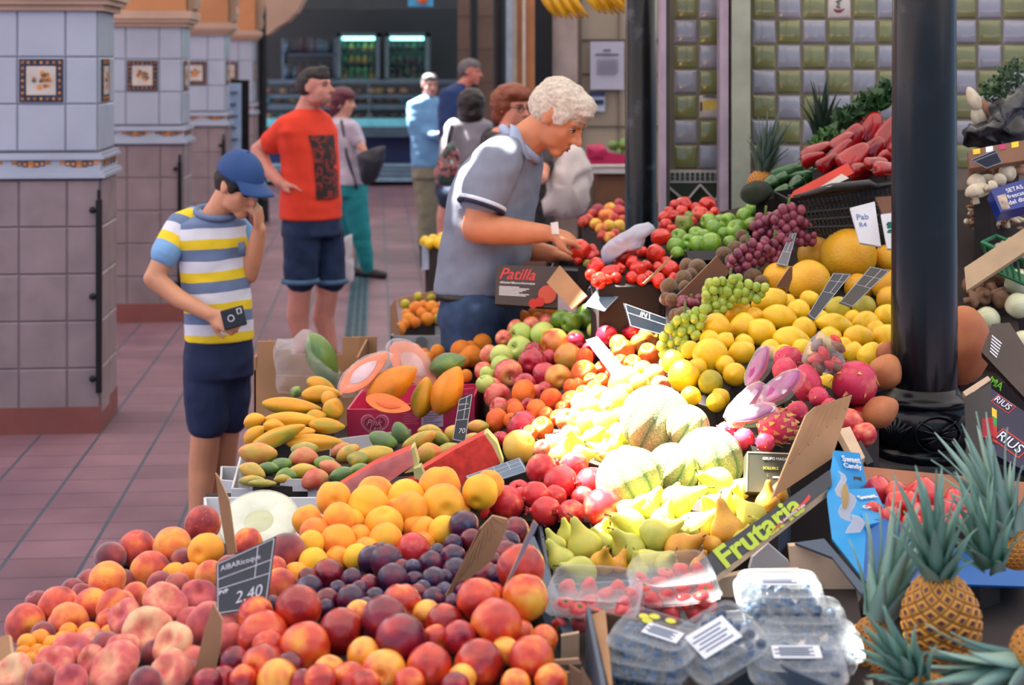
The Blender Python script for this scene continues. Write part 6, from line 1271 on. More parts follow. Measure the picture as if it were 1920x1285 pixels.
    for x, dy in ((566, -0.06), (620, 0.1)):
        bm = bmesh.new(); c = J(x, 680, dy); c.z = 0; shoe(bm, c-f*0.06, f, 0.27, 0.05); fuse(bm, 'shoe', flat('shoe_brown', srgb(110, 72, 66), 0.7), root, 0.01, 2)
orange_man()
# ---------------------------------------------------------------- grey haired man bending over the tomatoes
def grey_man():
    s = 540; J = PJ(s); f = Vector((0.90, -0.44, 0)).normalized(); sd = Vector((-f.y, f.x, 0)); root = empty('person', J(900, 1090), 'grey haired man in a grey polo shirt bending to pick a tomato', 'person')
    SK = skin('skin_grey_man', srgb(206, 132, 92)); h = 0.245; bm = bmesh.new(); A, q = head(bm, J(1046, 222, -0.02), (0.74, -0.34, -0.60), h, nose=1.0)
    capsule(bm, [J(972, 282, 0.02), J(990, 262, 0.02), J(1018, 240, 0)], [0.075, 0.066, 0.064]); loft(bm, [(J(950, 300, 0.08), sd*0.17, f*0.09), (J(925, 400, 0.06), sd*0.15, f*0.11), (J(905, 530, 0.04), sd*0.15, f*0.12)])
    E = J(893, 428, -0.16); W_ = J(1025, 438, -0.16); capsule(bm, [J(925, 318, -0.1), J(908, 370, -0.14), E], [0.062, 0.055, 0.05]); capsule(bm, [E, J(940, 432, -0.17), J(985, 437, -0.17), W_], [0.052, 0.05, 0.042, 0.031])
    hand(bm, W_, (J(1085, 452, -0.12)-W_), Vector((0.1, -0.35, 0.9)), 0.185, side=-1, curls=[0.55, 0.5, 0.5, 0.6], curl=0.5, spread=0.2)
    E2 = J(965, 460, 0.22); W2 = J(1040, 478, 0.1); capsule(bm, [J(960, 330, 0.24), J(958, 400, 0.26), E2], [0.058, 0.05, 0.045]); capsule(bm, [E2, J(1005, 472, 0.16), W2], [0.045, 0.04, 0.03]); hand(bm, W2, Vector((0.85, -0.35, -0.1)), Vector((0, 0.1, 1)), 0.18, side=1, curl=0.35)
    fuse(bm, 'body', SK, root, 0.0075, 3); face(q, A, h, root, flat('lip_grey_man', srgb(176, 96, 74), 0.45), flat('brow_grey', srgb(150, 116, 90), 0.8), closed=False)
    HG = flat('hair_silver', srgb(206, 194, 176), 0.75, bump=0.8, scale=70, var=0.15)
    hairmesh(q, A, h, root, HG, [((0, -0.18, 0.10), (0.35, 0.34, 0.33)), ((0, -0.06, 0.26), (0.35, 0.44, 0.30)), ((0, 0.20, 0.38), (0.25, 0.20, 0.16)), ((0.28, 0.10, 0.14), (0.07, 0.13, 0.16)), ((-0.28, 0.10, 0.14), (0.07, 0.13, 0.16)), ((0.06, 0.33, 0.33), (0.16, 0.1, 0.07))], 0.005, 0.0045, 34)
    PO = cloth('polo_grey', srgb(124, 132, 148), 0.06); bm = bmesh.new()
    loft(bm, [(J(972, 268, 0.02), sd*0.085, f*0.075), (J(955, 285, 0.04), sd*0.17, f*0.10), (J(938, 315, 0.05), sd*0.205, f*0.125), (J(925, 370, 0.05), sd*0.20, f*0.14), (J(917, 430, 0.05), sd*0.19, f*0.14), (J(908, 490, 0.05), sd*0.185, f*0.145), (J(900, 545, 0.05), sd*0.19, f*0.15)], cap=0.25)
    capsule(bm, [J(945, 290, -0.05), J(928, 310, -0.1), J(916, 345, -0.13), J(908, 366, -0.14)], [0.08, 0.092, 0.084, 0.082]); capsule(bm, [J(965, 310, 0.2), J(962, 350, 0.24)], [0.085, 0.08]); fuse(bm, 'polo_shirt', PO, root, 0.01, 3, 0.008, 4, 8)
    ad = (J(908, 370, -0.14)-J(916, 345, -0.13)).normalized(); o1 = ad.orthogonal().normalized(); o2 = ad.cross(o1); c = J(903, 384, -0.147)
    for k, m in enumerate((cloth('trim_white', srgb(214, 222, 232)), cloth('trim_navy', srgb(26, 34, 62)))):
        bm = bmesh.new(); cc = c+ad*(k*0.012-0.006); tube(bm, [cc+(o1*math.cos(t)+o2*math.sin(t))*0.078 for t in [i*math.pi/12 for i in range(25)]], 0.0085, 8); finish(bm, 'sleeve_trim', m, root)
    nk = (J(990, 262, 0.02)-J(972, 282, 0.02)).normalized(); o1 = nk.orthogonal().normalized(); o2 = nk.cross(o1)
    bm = bmesh.new(); tube(bm, [J(975, 270, 0.02)+(o1*math.cos(t)+o2*math.sin(t))*0.082 for t in [i*math.pi/12 for i in range(25)]], 0.015, 8); finish(bm, 'collar', cloth('collar_pale', srgb(160, 176, 204)), root)
    bm = bmesh.new(); slab(bm, [J(957, 232, -0.05), J(972, 240, -0.06), J(996, 300, -0.09), J(988, 298, -0.10), J(955, 255, -0.09)], 0.006, nrm=Vector((0, -1, 0))); finish(bm, 'collar_leaf', cloth('collar_pale', srgb(160, 176, 204)), root)
    JN = cloth('jeans_blue', srgb(44, 66, 98), 0.25, 0.9, 18); bm = bmesh.new(); loft(bm, [(J(902, 540, 0.04), sd*0.165, f*0.125), (J(902, 600, 0.04), sd*0.18, f*0.14)], cap=0.2)
    capsule(bm, [J(888, 590, -0.06), J(886, 720, -0.06), J(888, 860, -0.04), J(885, 1050, -0.03)], [0.115, 0.10, 0.08, 0.07]); capsule(bm, [J(925, 590, 0.15), J(925, 720, 0.15), J(925, 1050, 0.15)], [0.11, 0.09, 0.07]); fuse(bm, 'jeans', JN, root, 0.014, 3, 0.008, 5, 7)
    bm = bmesh.new(); tube(bm, [J(902, 549, 0.04)+(sd*math.cos(t)*0.178+f*math.sin(t)*0.138) for t in [i*math.pi/12 for i in range(25)]], 0.013, 8); finish(bm, 'belt', flat('belt_dark', srgb(30, 26, 24), 0.5), root)
    bm = bmesh.new(); c = J(1040, 428, -0.185); slab(bm, [c+Vector((a*0.014, 0, b*0.02)) for a, b in ((-1, 0.9), (0.8, 1.1), (1.1, -1), (-0.7, -1))], 0.004, nrm=Vector((0, -1, 0.3))); finish(bm, 'plaster', flat('plaster_white', srgb(236, 232, 226), 0.6), root, smooth=False)
    for x, dy in ((885, -0.03), (925, 0.15)):
        bm = bmesh.new(); c = J(x, 1085, dy); c.z = 0; shoe(bm, c-f*0.06, f, 0.28, 0.05); fuse(bm, 'shoe', MATS['shoe_brown'], root, 0.012, 2)
    put('lobed', 'tomato', 'red_tomato', J(1087, 468, -0.12), 0.040, 'big red tomato in the hand of the bending man', 'tomato')
grey_man()
# ---------------------------------------------------------------- people further down the aisle
def far_person(s, label, hp, hf, hh, top, bottom, torso, sleeves, legs, hairc, hair, skinc, f, extra=None, long_pants=True, glasses=None, feet=True, vox=0.012):
    J = PJ(s); f = Vector(f).normalized(); sd = Vector((-f.y, f.x, 0)); root = empty('person', J(torso[-1][0], 120+1.8*s), label, 'person'); SK = skin('skin_'+label[:14].replace(' ', '_'), skinc); bm = bmesh.new()
    A, q = head(bm, J(*hp), hf, hh); t0 = torso[0]; capsule(bm, [J(t0[0], t0[1]+8), J(hp[0]-2, hp[1]+14)], [0.06, 0.055]); loft(bm, [(J(x, y), sd*w*0.85, f*d*0.8) for x, y, w, d in torso[1:]])
    for L_ in sleeves:
        pts = [J(*p[:3]) for p in L_['p']]; capsule(bm, pts, L_['r'])
        if L_.get('hand'): hand(bm, pts[-1], L_['hand'], L_.get('n', (0, -1, 0.2)), 0.17, curl=0.5)
    for L_ in legs: capsule(bm, [J(*p[:3]) for p in L_['p']], L_['r'])
    fuse(bm, 'body', SK, root, vox*0.8, 2); face(q, A, hh, root, flat('lip_rose', srgb(176, 90, 86), 0.4), hairc, glasses=glasses); hairmesh(q, A, hh, root, hairc, hair, 0.01, 0.006)
    bm = bmesh.new(); loft(bm, [(J(x, y), sd*w, f*d) for x, y, w, d in torso], cap=0.25)
    for L_ in sleeves:
        n = L_['cov']; pts = [J(*p[:3]) for p in L_['p']][:n]; 
        if len(pts) > 1: capsule(bm, pts, [r*1.28 for r in L_['r'][:n]])
    fuse(bm, 'top', top, root, vox, 2, 0.008, 2, 7)
    bm = bmesh.new(); x, y, w, d = torso[-1]; loft(bm, [(J(x, y-8), sd*w*0.93, f*d*0.93), (J(x, y+22), sd*w, f*d)], cap=0.2)
    for L_ in legs: n = L_['cov']; capsule(bm, [J(*p[:3]) for p in L_['p']][:n], [r*1.2 for r in L_['r'][:n]])
    fuse(bm, 'trousers', bottom, root, vox, 2, 0.008, 3, 7)
    if feet:
        for L_ in legs:
            e = J(*L_['p'][-1][:3]); e.z = 0; bm = bmesh.new(); shoe(bm, e-f*0.05, f, 0.24, 0.045); fuse(bm, 'shoe', flat('shoe_black', srgb(34, 30, 34), 0.6), root, 0.014, 1)
    if extra: extra(J, root, q, A)
    return root
HM = flat('hair_maroon', srgb(92, 34, 50), 0.5, bump=0.5, scale=50); HBK = flat('hair_blackbrown', srgb(26, 18, 20), 0.5, bump=0.5, scale=50); HGR = flat('hair_grey', srgb(96, 92, 96), 0.7, bump=0.5, scale=50); HRD = flat('hair_auburn', srgb(128, 62, 34), 0.55, bump=0.6, scale=50)
STDH = [((0, -0.14, 0.12), (0.35, 0.37, 0.36)), ((0, -0.02, 0.28), (0.32, 0.40, 0.24))]
BOB = [((0, -0.16, 0.08), (0.42, 0.42, 0.46)), ((0, -0.02, 0.28), (0.38, 0.44, 0.28)), ((0, -0.22, -0.22), (0.38, 0.3, 0.3))]
def ex_maroon(J, root, q, A):
    bm = bmesh.new(); tube(bm, [J(640, 225, -0.15), J(650, 290, -0.17), J(668, 350, -0.15), J(668, 370, -0.12)], 0.012, 6); finish(bm, 'bag_strap', flat('strap_navy', srgb(26, 28, 48), 0.6), root)
    crumple('handbag', [(668, 290), (700, 278), (722, 272), (720, 300), (708, 335), (688, 350), (674, 340)], 'dark navy handbag held by the woman in teal trousers', 'handbag', flat('bag_navy', srgb(28, 32, 46), 0.45), 226, 0.14, 0.012, 4)
    crumple('white_bag', [(641, 445), (660, 440), (664, 530), (642, 536)], 'thin white shopping bag behind the leg of the man in the orange shirt', 'plastic bag', flat('bag_white', srgb(196, 192, 200), 0.6), 235, 0.05, 0.01, 6)
    bm = bmesh.new(); r_, f_, u_ = A; tube(bm, [q(0.33, -0.02, -0.12)+(f_*math.cos(t)+u_*math.sin(t))*0.012 for t in [i*math.pi/5 for i in range(11)]], 0.004, 6); finish(bm, 'earring', CHALK, root)
far_person(222, 'woman with maroon hair, pale blouse and teal trousers holding a handbag', (643, 192), (0.93, -0.2, -0.1), 0.235, cloth('blouse_lilac', srgb(186, 176, 194)), cloth('trousers_teal', srgb(10, 124, 132)),
 [(640, 222, 0.08, 0.07), (645, 232, 0.17, 0.10), (652, 265, 0.19, 0.12), (655, 300, 0.17, 0.12), (656, 345, 0.20, 0.14)], [dict(p=[(660, 240, -0.14), (672, 265, -0.15), (690, 300, -0.2)], r=[0.05, 0.042, 0.028], cov=2, hand=(0.3, -0.2, -0.8))],
 [dict(p=[(648, 370, 0.06), (650, 440, 0.06), (655, 510, 0.06)], r=[0.10, 0.07, 0.045], cov=2), dict(p=[(664, 370, -0.06), (676, 440, -0.08), (690, 505, -0.06)], r=[0.10, 0.075, 0.042], cov=3)], HM, BOB, srgb(206, 150, 130), (0.9, -0.4, 0), ex_maroon)
far_person(197, 'man in a sunlit light blue shirt and beige trousers down the aisle', (806, 160), (0.35, -0.93, -0.05), 0.235, cloth('shirt_light_blue', srgb(110, 160, 206)), cloth('trousers_beige', srgb(140, 136, 116)),
 [(802, 182, 0.08, 0.07), (800, 192, 0.19, 0.10), (800, 225, 0.20, 0.13), (806, 270, 0.18, 0.14), (806, 312, 0.18, 0.14)], [dict(p=[(776, 205, 0), (778, 240, -0.05), (815, 255, -0.18)], r=[0.06, 0.05, 0.034], cov=3, hand=(0.9, -0.2, 0)), dict(p=[(826, 205, 0.05), (834, 240, 0), (826, 262, -0.1)], r=[0.055, 0.045, 0.032], cov=3)],
 [dict(p=[(798, 335, 0), (800, 400, 0), (795, 462, 0)], r=[0.105, 0.08, 0.05], cov=3), dict(p=[(820, 335, 0.05), (820, 400, 0.06), (816, 465, 0.08)], r=[0.10, 0.08, 0.05], cov=3)], HGR, STDH, srgb(196, 140, 128), (0.4, -0.9, 0))
far_person(205, 'tall grey haired man in a navy sweater behind the woman with dark hair', (882, 135, 0), (0.95, -0.25, -0.1), 0.24, cloth('sweater_navy', srgb(30, 54, 104)), cloth('trousers_dark', srgb(30, 34, 54)),
 [(862, 158, 0.08, 0.07), (856, 170, 0.19, 0.10), (852, 205, 0.20, 0.13), (852, 250, 0.18, 0.13), (856, 300, 0.18, 0.13)], [dict(p=[(838, 180, -0.1), (836, 225, -0.14), (845, 265, -0.16)], r=[0.058, 0.05, 0.036], cov=3)],
 [dict(p=[(850, 330, 0), (852, 400, 0), (852, 470, 0)], r=[0.10, 0.08, 0.05], cov=3), dict(p=[(868, 330, 0.08), (868, 400, 0.08), (868, 470, 0.08)], r=[0.10, 0.08, 0.05], cov=3)], HGR, STDH, srgb(190, 116, 100), (0.9, -0.4, 0))
def ex_greyw(J, root, q, A):
    crumple('floral_bag', [(838, 268), (850, 262), (862, 290), (862, 340), (845, 352), (818, 348), (812, 325), (826, 290)], 'floral green and pink bag on the shoulder of the dark haired woman', 'bag', NTfloral(), 285, 0.14, 0.015, 9)
    bm = bmesh.new(); tube(bm, [J(848, 235, -0.2), J(842, 260, -0.22), J(838, 290, -0.2)], 0.014, 6); finish(bm, 'bag_strap', flat('strap_navy', srgb(26, 28, 48), 0.6), root)
def NTfloral():
    a = NT('floral_cloth'); tc = a.n('ShaderNodeTexCoord'); nz = a.n('ShaderNodeTexNoise', i_Scale=16.0, i_Detail=2.0); a.l(tc.outputs['Object'], nz.inputs['Vector']); a.l(a.ramp(nz.outputs[0], [(0.3, srgb(60, 100, 90)), (0.45, srgb(46, 60, 62)), (0.55, srgb(200, 110, 110)), (0.62, srgb(50, 84, 76)), (0.7, srgb(190, 196, 196))]), a.b.inputs['Base Color']); return a.m
far_person(272, 'dark haired woman in a grey top seen from behind with a floral bag', (886, 196, 0), (0.3, 0.95, 0), 0.235, cloth('top_grey', srgb(138, 136, 148)), cloth('shorts_navy2', srgb(26, 42, 74)),
 [(884, 222, 0.08, 0.07), (882, 230, 0.15, 0.10), (876, 262, 0.19, 0.12), (870, 300, 0.18, 0.12), (866, 345, 0.19, 0.14)], [dict(p=[(852, 240, -0.05), (848, 285, -0.08), (856, 325, -0.14)], r=[0.055, 0.045, 0.03], cov=2), dict(p=[(905, 245, 0), (916, 290, 0), (912, 330, -0.1)], r=[0.055, 0.045, 0.03], cov=2)],
 [dict(p=[(852, 370, -0.04), (838, 410, -0.02), (836, 450, 0), (842, 560, 0)], r=[0.10, 0.075, 0.06, 0.04], cov=1), dict(p=[(880, 370, 0.06), (882, 450, 0.06), (880, 560, 0.06)], r=[0.10, 0.07, 0.045], cov=2)], HBK, [((0, -0.12, 0.06), (0.42, 0.42, 0.45)), ((0, -0.18, -0.25), (0.42, 0.34, 0.36))], srgb(204, 140, 124), (0.3, 0.95, 0), ex_greyw)
far_person(350, 'auburn haired woman with glasses standing behind the bending man', (960, 203, 0), (0.75, -0.66, -0.1), 0.24, flat('top_dark_pattern', srgb(60, 54, 56), 0.85, scale=30, var=0.6), cloth('skirt_dark', srgb(40, 36, 42)),
 [(955, 240, 0.08, 0.07), (958, 252, 0.17, 0.11), (966, 300, 0.20, 0.14), (972, 360, 0.19, 0.15), (975, 430, 0.20, 0.16)], [dict(p=[(1000, 265, -0.1), (1018, 310, -0.2), (1016, 335, -0.32)], r=[0.055, 0.045, 0.032], cov=2, hand=(-0.3, -0.5, 0.1)), dict(p=[(925, 262, 0.1), (918, 320, 0.1), (935, 370, 0)], r=[0.055, 0.045, 0.03], cov=2)],
 [dict(p=[(960, 450, 0), (960, 560, 0), (960, 720, 0)], r=[0.10, 0.08, 0.05], cov=2), dict(p=[(990, 450, 0.06), (990, 560, 0.06), (990, 720, 0.06)], r=[0.10, 0.08, 0.05], cov=2)], HRD, [((0, -0.14, 0.12), (0.41, 0.42, 0.42)), ((0, 0.02, 0.33), (0.36, 0.42, 0.24)), ((0.2, 0.2, 0.36), (0.18, 0.16, 0.14)), ((0, -0.2, -0.15), (0.36, 0.28, 0.25))], srgb(216, 142, 116), (0.75, -0.66, 0), glasses=flat('glasses_dark', srgb(40, 26, 24), 0.3))
pile('peach', 'peach', 'of the left peach heap', Z5, ((85, 1160, 1000), (380, 983, 905), (540, 1040, 965)),
 '1140,310,97;770,450,100;970,435,103;1160,465,98,y;620,500,85,d;845,575,106;605,625,100;500,640,62,d;410,690,52,d;330,775,108;140,870,106;210,760,42,d;380,870,110;515,775,98;655,780,106;760,720,78;980,600,52,y;1070,600,54,y;1180,600,80;1395,415,80;1610,470,105,d;1570,660,96;1030,520,60,d;240,930,66,d;610,860,56;900,650,60,d;1000,660,60,d;690,640,60,d;460,720,60,d;1300,560,80,d;1540,560,70',
 {'_': (['peach', 'peachb'], 'peach', 'fuzzy red and orange peach'), 'y': ('peach', 'peach_y', 'peach with a broad yellow cheek'), 'd': (['peachb', 'peach'], 'peach_d', 'dark red peach')}, 'peaches in the left heap')
pile('plum', 'mirabelle', 'of the tiny yellow heap', Z5, ((40, 1200, 1040), (200, 1180, 1030), (80, 1240, 1065)),
 '150,980,50;225,958,53;385,920,52;500,930,64;612,928,48;130,1042,46;210,1035,48;60,1085,42;290,985,46;355,965,52;440,975,48;530,1000,40;170,1080,48;20,1120,40;100,1105,40;260,1040,44',
 {'_': ('plum', 'mirabelle', 'small yellow mirabelle plum')}, 'mirabelle plums at the left edge')
pile('peach', 'flat_peach', 'of the flat peach heap', Z5, ((60, 1250, 1130), (310, 1130, 1060), (430, 1180, 1100)),
 '930,760,130;1120,715,103;700,835,104;830,912,140;970,990,122;1180,880,125,p;1080,870,80,p;1290,880,84,p;1295,960,76,p;690,1040,110;400,1015,112;300,1110,120;640,1125,162;80,1145,112;960,1140,122;230,1185,76,d;820,1205,60,d;1090,1090,70,p;400,1200,100;540,965,70;600,1010,70,d;510,1080,80;30,1200,70;1060,1170,80,d;880,1050,60,d',
 {'_': ('donut', 'donut', 'pale pink flat peach'), 'p': ('peachb', 'pinkpeach', 'rosy pink peach'), 'd': ('peachb', 'peach_d', 'dark purple pink peach')}, 'flat peaches in the front left heap')
pile('nectarine', 'nectarine', 'of the nectarine heap', Z7, ((500, 1250, 1190), (950, 1250, 1220), (800, 1090, 1095)),
 '180,785,127;215,1010,141;420,915,124;-20,940,138;665,845,128,d;755,960,142,d;760,765,112;1190,740,120;1290,880,142;1430,560,132;1455,725,126;1000,870,105;1085,950,92,d;1490,1070,125;1195,1100,136;915,1115,126;660,1150,126,y;470,1190,100;350,1140,88,y;60,1185,112,y;200,1200,72,d;545,1040,90,y;30,1080,75;950,960,62;520,820,48,y;1400,1215,86;1060,1225,66,d;-60,820,98;-180,1080,65,d;-30,1100,108;-240,1190,62,d;-130,1185,70;300,1190,90;560,1210,80;800,1210,90;10,1000,90;130,1110,70,d;1340,1030,80,y;1270,720,80;1100,1180,60,y;1600,1190,90;900,820,56,y;1420,920,60,y;1560,960,60;-330,1200,70,d',
 {'_': (['nect', 'nectb'], 'nect', 'glossy red and orange nectarine'), 'y': ('nect', 'nect_y', 'mostly yellow nectarine'), 'd': (['nectb', 'nect'], 'nect_d', 'dark crimson nectarine')}, 'nectarines in the front heap')
pile('plum', 'plum', 'of the plum heap', Z7, ((560, 1120, 1035), (860, 980, 925), (950, 1100, 1035)),
 '1110,320,82;345,595,86,r;480,620,60;590,510,76;675,520,90;640,485,70;710,620,84;575,650,55,r;830,630,46;940,625,70;925,530,66;1050,500,72;1065,580,76;1150,400,62,r;1050,420,52;960,475,42;475,735,80;340,740,66,r;240,670,72;330,785,52;30,760,48;610,725,56;940,735,66;850,700,46,r;900,820,60;1050,755,52;1000,690,42;1310,440,64;1365,410,60;1400,350,76,r;1350,480,72,r;1280,520,50,r;1230,600,76,r;230,610,52,r;820,560,50;400,680,50;520,680,50;760,560,50,r;880,680,44;1000,620,44;1110,680,60;1180,500,60,r;780,700,44;1300,600,60;560,780,56;720,720,60',
 {'_': ('plum', 'plum', 'dark blue purple plum with bloom'), 'r': ('plum', 'plum_r', 'reddish plum')}, 'plums in the middle front heap')
pile('peach', 'yellow_peach', 'of the yellow peach heap', Z7, ((570, 1040, 965), (700, 930, 895), (950, 900, 865)),
 '375,170,96,o;405,280,86;570,210,112;610,150,105;780,170,106;810,225,96;990,205,116;975,100,112,o;660,320,106;670,400,92;400,415,100,o;230,290,82,o;270,360,82,o;515,390,72,o;250,420,72;262,530,82;510,500,76;890,345,60,o;1000,350,84;1200,130,96;1250,90,80,o;1080,250,46;165,600,44,o;830,330,50,o;730,240,50;480,300,60;400,510,50,o;560,460,50;880,430,50,o;120,620,30,o',
 {'_': ('peach', 'yellowpeach', 'bright yellow peach'), 'o': ('peachb', 'peach_y', 'orange yellow peach')}, 'yellow peaches behind the plums')
pile('pomegranate', 'pomegranate', 'of the pomegranate heap', ZC, ((930, 960, 880), (1130, 950, 865), (1040, 850, 790)),
 '465,840,85;575,915,95;430,985,76;265,1035,101;100,1060,72;490,1080,84;635,1090,76;810,1060,109;750,925,92;650,820,78;910,870,96,o;985,960,62;-255,1300,98;340,970,60;540,1000,50;700,1010,50;355,1010,50;890,980,50',
 {'_': ('pomegranate', 'pomegranate', 'red pomegranate'), 'o': ('pomegranate', 'pomegranate', 'large orange red pomegranate')}, 'pomegranates beside the melons')
pile('pear', 'pear', 'of the pear tray', A2, ((1050, 1040, 945), (1400, 930, 880), (1230, 900, 850)),
 '290,705,126,_,130,112;115,830,102;250,935,126;440,850,92,o;170,640,70;615,580,132;620,745,126;860,650,132;1060,760,132,o;800,865,116;780,430,104;640,460,84;1030,390,118,_,140,25;1270,265,130;1150,590,122,_,140,35;1370,590,130,o;1540,500,112;1400,390,110;1650,240,112;1680,390,92,o;1250,720,72,o;430,700,62;445,625,62;940,380,90;930,870,90;1480,300,80;900,520,90;1000,620,80;1250,430,90;560,880,70,o;700,900,80;1180,880,80,o;80,720,60;350,700,60;1620,600,80;1760,330,80,o;1500,680,70',
 {'_': ('pear', 'pear', 'pale yellow green pear'), 'o': ('pear', 'pear_o', 'orange yellow pear')}, 'pears in the tray with the lime lettered side')
pile('melon', 'cantaloupe', 'of the melon group', (0, 0, 1), ((1232, 790, 800), (1330, 862, 838), (1185, 905, 860)),
 '1231,790,66,_,67,62;1330,864,62,_,62,100;1180,900,62,_,60,120;1262,880,48,_,48,60;1290,800,40,_,40,60',
 {'_': ('melon', 'cantaloupe', 'netted cantaloupe melon with green stripes')}, 'cantaloupe melons in the sun patch', step=60)
pile('orange', 'orange', 'of the orange heap', A1, ((880, 670, 575), (905, 622, 540), (1030, 590, 540)),
 '185,265,86;395,175,70;385,205,66;510,165,72;610,125,60;635,165,55;310,240,46;745,130,56;20,420,85;105,465,88;190,355,76;280,295,54;90,400,60;690,125,50;-280,450,50;-350,420,55;-450,440,60;-420,490,50;-350,500,52;-250,480,50;-170,430,60;30,500,60;-490,470,50;60,620,50;-150,520,60',
 {'_': ('orange', 'orange', 'bright orange')}, 'oranges beside the bending man')
pile('apple', 'apple', 'of the apple heap', A1, ((930, 820, 705), (900, 660, 595), (1200, 640, 605)),
 '500,290,95,g;490,405,102,g;680,290,100,g;345,460,92,g;340,540,82,g;230,610,66,g;215,690,76,g;820,170,82,gg;905,195,86,gg;1060,160,122,gg;940,320,52,g;245,450,76,p;200,580,62,p;360,320,66,p;590,220,76,p;400,600,112,p;590,510,112;695,615,102;770,365,118,o;870,465,108,o;800,640,107,o;310,785,106,p;330,880,82,p;935,345,62;690,740,56;530,690,90;275,700,44,p;1190,310,92;1385,270,72;1520,310,82,o;1060,420,62;1250,150,110,g;1150,100,90,g;700,200,60,p;460,240,60,p;600,420,60;720,480,60;520,380,60,g;640,760,60,p;1300,200,80,g;1280,360,70,o;1100,250,70,g;1450,360,70,o',
 {'_': ('apple', 'apple_r', 'shiny crimson apple'), 'g': ('apple', 'apple_g', 'pale green apple'), 'gg': ('apple', 'apple_gg', 'green apple'), 'p': ('apple', 'apple_p', 'pink blushed apple'), 'o': ('apple', 'apple_o', 'orange brown apple')}, 'apples in the middle heap')
pile('tangerine', 'tangerine', 'of the tangerine heap', A1, ((920, 790, 690), (1050, 700, 645), (1180, 700, 660)),
 '520,760,107;745,815,92;905,820,88;895,715,68;1005,600,102;1010,480,84;310,980,96;460,910,82;450,865,66;625,910,98;510,1030,124,r;670,1045,94;570,1090,72;335,1130,66,r;485,1190,126,q;800,960,72;870,980,92,p;1150,560,72;1065,665,66;1145,660,60;1010,765,72;1240,600,60,p;1320,420,92;1530,450,92;700,930,60;830,890,50;560,860,60,r;420,980,60;960,700,60;1400,540,86;1090,720,66;1300,520,70',
 {'_': ('tang', 'tang', 'small orange tangerine'), 'r': ('apple', 'apple_r', 'red apple among the tangerines'), 'q': ('quince', 'quince', 'yellow quince'), 'p': ('apple', 'apple_p', 'pink apple among the tangerines')}, 'tangerines in front of the apples')
pile('apple', 'yellow_apple', 'of the sunlit yellow heap', A1, ((1080, 830, 755), (1280, 720, 700), (1130, 760, 715)),
 '1130,815,112,p;1020,920,122;1260,850,132;1340,680,134;1180,1010,100;1050,1010,112;900,1110,90;1240,1000,92;1570,620,94,p;1690,520,62;1480,580,66;1320,770,90;1180,900,80,p;980,830,80,p;950,980,80;1120,1120,90;1290,1090,90;780,1180,70;680,1210,60,p;1010,1200,90;1450,690,80;870,1200,80;1180,1210,80;1620,700,80,p;1300,950,80;1080,880,70,p',
 {'_': ('quince', 'quince', 'pale yellow quince'), 'p': ('apple', 'apple_p', 'pinkish yellow apple')}, 'yellow fruit in the sun patch')
pile('pear', 'small_pear', 'of the sunlit patch', ZC, ((1020, 840, 780), (1150, 830, 775), (1080, 800, 755)),
 '575,750,62,_,62,70;700,760,60,_,60,10;800,740,60,_,60,150;880,700,56,_,56,60;640,690,56;760,660,56;860,790,60;960,760,60;940,650,56',
 {'_': ('pear', 'pear', 'small yellow pear with a brown stalk')}, 'small pears in the sun patch')
pile('mango', 'yellow_mango', 'of the yellow mango heap', A4, ((1300, 690, 715), (1640, 650, 690), (1450, 580, 655)),
 '490,700,108;650,570,98,_,102,40;700,700,104,_,116,80;890,505,100,_,142,20;970,620,94,_,138,-15;1110,570,84;840,740,102,_,126,-40;1060,795,102,_,148,-10;1150,710,92;1140,865,82;1380,675,84,_,138,-8;1340,790,98;1190,490,62;1400,560,96,g;1600,550,92,g;1620,665,92,_,110,0;1765,612,88;1560,765,84,_,114,0;1750,770,92,_,108,50;1525,885,82;1650,915,96,_,112,70;680,885,86,_,110,30;300,865,70;450,905,132;440,790,64;630,1050,86;250,1060,118;450,1110,92,g;170,960,92;520,1225,66;300,1215,74;490,1260,70;1310,1110,50;1000,900,80;1250,900,80;560,800,70;780,620,60;1020,520,60;1270,640,60;1450,840,70;1520,640,60;560,980,70;350,1000,60;1760,880,60;700,820,60;900,860,60;1690,720,60',
 {'_': (['oval', 'lemon'], 'lemon', 'bright yellow mango'), 'g': ('oval', 'lemon_g', 'olive yellow mango')}, 'yellow mangoes above the dragon fruit')  # olive variant has a duller, greener skin colour
pile('melon', 'yellow_melon', 'of the yellow melons', A4, ((1590, 480, 595), (1450, 540, 625), (1680, 540, 625)),
 '1485,160,196;1240,155,132;1775,180,98;1185,355,158;960,330,116;1770,380,112;1800,490,100;1560,400,90',
 {'_': ('ymelon', 'ymelon', 'large round yellow melon')}, 'yellow melons at the top of the mango heap')
pile('dragon fruit', 'dragon_fruit', 'of the dragon fruit heap', A4, ((1600, 720, 775), (1500, 720, 775), (1400, 800, 815)),
 '1530,1115,166;1170,1120,112,_,150,100;1030,930,92,_,110,10;1010,1020,96;950,1440,132,s,150,0;560,1480,60;700,1540,80;1260,1220,76;640,1400,60;1100,1330,80;860,1560,70;1350,1300,70',
 {'_': ('oval', 'dragon', 'pink dragon fruit'), 's': ('oval', 'dragon', 'scaly pink and yellow dragon fruit')}, 'dragon fruit right of the melons')
pile('mamey', 'brown_fruit', 'beside the column', A4, ((1650, 700, 740), (1690, 700, 740), (1660, 790, 790)),
 '1760,1030,120,_,140,60;1720,1330,110,_,150,30;1790,900,60;1480,1420,110,r,120,40;1600,1500,90,r,100,20;1570,1380,80,r',
 {'_': ('oval', 'pumpkin', 'smooth brown mamey fruit'), 'r': ('pomegranate', 'pomegranate', 'red pomegranate by the column base')}, 'brown fruit by the column base')
